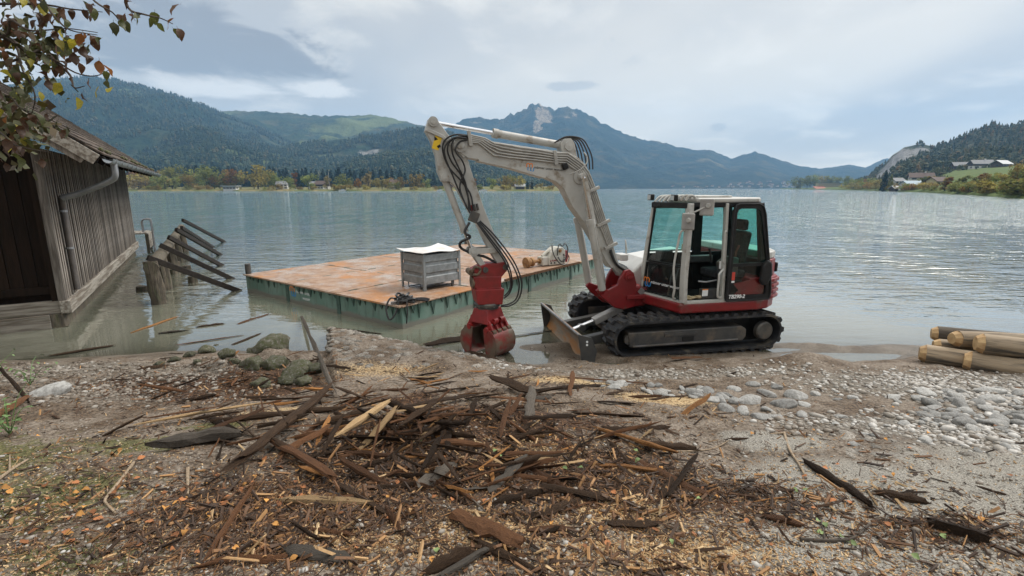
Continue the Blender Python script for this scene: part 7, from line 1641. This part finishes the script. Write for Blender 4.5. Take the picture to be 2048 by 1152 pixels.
MB().tube([(0, 0, -.2), (.02, .03, 1.0), (-.05, .05, 2.2), (.05, .1, 3.6), (.0, .0, 5.2)], .16, 12, r1=.06, smooth=4).build('trunk', TRUNK, ot, True)
BR = [([(-190, 10), (60, 8), (140, 18), (205, 24)], 2.6), ([(-150, -80), (60, -10), (110, 35), (140, 60), (195, 70)], 2.5), ([(60, -90), (150, -40), (190, 3), (225, 25), (240, 44)], 2.4), ([(140, -110), (232, -50), (256, 15), (285, 28), (320, 36), (346, 48)], 2.3),
      ([(-190, 110), (0, 125), (60, 108), (105, 118), (150, 145), (190, 152), (222, 138)], 2.7), ([(-190, 80), (0, 75), (20, 40), (55, 60), (95, 60), (135, 57), (195, 65)], 2.5), ([(-190, 200), (0, 190), (40, 215), (90, 235)], 2.6), ([(-190, 270), (-20, 260), (30, 290), (100, 305)], 2.5), ([(60, 108), (100, 90), (130, 85), (165, 72)], 2.65), ([(105, 118), (140, 150), (148, 175), (170, 172)], 2.7), ([(-20, 60), (30, 90), (45, 140), (70, 190), (60, 240)], 2.55)]
anch = []
for P, Yb in BR:
    Q = [TW(x, y, Yb + .06 * math.sin(i * 1.7)) for i, (x, y) in enumerate(P)]
    MB().tube(Q, .0075, 6, r1=.0016, smooth=4).build('branch', TRUNK, ot, True); 
    for i, q in enumerate(catmull(Q, 6)): anch.append((q, P))
for a in BR[:9]:
    q = TW(*a[0][0], a[1]); MB().tube([(.0, .05, 2.2 + .25 * BR.index(a)), q * .5 + Vector((0, .02, 1.2 + .12 * BR.index(a))), q], .03, 7, r1=.011, smooth=4).build('limb', TRUNK, ot, True)
HL = {k: [leaf_data('leaf', LVS[k], 300 + i * 7 + len(k), random.uniform(.15, .6), 1.6) for i in range(4)] for k in LVS}
nleaf = 0
def hang(p, k, s):
    global nleaf
    if nleaf >= 290: return
    o = link('leaf', random.choice(HL[k]), ot, p, (random.uniform(-.9, .9), R(60) + random.uniform(-.7, .6), random.uniform(0, 6.28)), (s, s, s)); nleaf += 1
dens = [(30, 65, 40, 22, 34), (20, 110, 50, 25, 40), (95, 90, 30, 22, 26), (120, 110, 25, 18, 16), (40, 160, 60, 25, 36), (20, 215, 40, 30, 30), (45, 255, 40, 22, 26), (25, 300, 40, 22, 32), (60, 10, 50, 14, 16), (110, 20, 30, 12, 8)]
for _ in range(58):
    q_, P_ = random.choice([a for a in anch if (a[0] + TREE_P).x / (a[0] + TREE_P).y > -.93])
    hang(q_ + Vector((random.uniform(-.03, .03), random.uniform(-.03, .03), -random.uniform(.015, .05))), random.choices(('green', 'brown', 'yellow', 'orange'), (46, 40, 7, 7))[0], random.uniform(.024, .038))
for cx, cy, sx, sy, n in dens:
    for _ in range(int(n * .78)):
        x, y = random.gauss(cx, sx), random.gauss(cy, sy)
        hang(TW(x, y, random.uniform(2.4, 2.95)), random.choices(('green', 'brown', 'yellow', 'orange'), (50, 34, 9, 7))[0], random.uniform(.026, .044))
for x, y, k in ((180, 82, 'brown'), (193, 90, 'brown'), (172, 105, 'brown'), (150, 118, 'brown'), (235, 60, 'green'), (250, 42, 'brown'), (310, 38, 'green'), (350, 19, 'orange'), (341, 48, 'orange'), (200, 135, 'orange'), (214, 142, 'orange'), (195, 185, 'yellow'), (152, 207, 'yellow'), (220, 180, 'yellow'), (115, 178, 'yellow'), (146, 90, 'yellow'), (160, 80, 'orange'), (60, 12, 'brown'), (130, 30, 'brown'), (70, 40, 'brown'), (20, 5, 'brown')):
    hang(TW(x, y, 2.5), k, .040)
nx_l = 430; rgl = np.random.default_rng(91); cc = np.array([(25, 60, 38, 26), (10, 120, 45, 30), (85, 95, 28, 20), (25, 170, 55, 28), (10, 230, 45, 30), (20, 290, 45, 26), (60, 250, 32, 22)])
ci = rgl.integers(0, len(cc), nx_l); PP = np.array([tuple(TW(rgl.normal(cc[c][0], cc[c][2]), rgl.normal(cc[c][1], cc[c][3]), rgl.uniform(2.5, 3.3))) for c in ci])
Vl = leaf_cloud(PP, .046, rgl, 1.0); o = link('dense_foliage', mesh_np('dense_foliage', Vl.reshape(-1, 3), np.arange(nx_l * 4).reshape(-1, 4), tint_mat('dense_foliage', [(0, (.030, .036, .010)), (.5, (.070, .075, .020)), (.93, (.075, .045, .018)), (1, (.15, .13, .02))], .6), False, dict(tint=np.repeat(rgl.random(nx_l), 4))), ot); o['kind'] = 'stuff'
# ---------- weeds at the left edge
WG = mat('weed_leaf', (.12, .20, .055), (.08, .14, .05), .6, scale=9, rnd=.3); WL = leaf_data('leaf', WG, 77, .3, 1.7)
def weed(px, py, h, n, label, sp=.25):
    p = G(px, py); t_ = thing('shore_weed', label, 'weed', (p.x, p.y, thf(p.x, p.y)), 0)
    for k in range(n):
        a = random.uniform(0, 6.28); e = Vector((math.cos(a) * sp * random.random(), math.sin(a) * sp * random.random(), h * random.uniform(.5, 1))); mdl = e * .5 + Vector((0, 0, .08))
        MB().tube([(0, 0, 0), mdl, e], .004, 5, r1=.002, smooth=3).build('stem', WG, t_, True)
        for i in range(7): q = Vector((0, 0, 0)).lerp(e, .25 + .75 * i / 6) + Vector((random.uniform(-.05, .05), random.uniform(-.05, .05), 0)); s = random.uniform(.018, .034); link('leaf', WL, t_, q, (random.uniform(-.7, .7), random.uniform(-.7, .7), random.uniform(0, 6.28)), (s, s, s))
weed(20, 870, .42, 7, 'leafy green weed growing at the left edge of the gravel'); weed(60, 770, .30, 4, 'thin pale green weed at the waterline beside the boathouse', .35); weed(-30, 800, .6, 6, 'tall green weed beside the rotten trunk piece', .4)
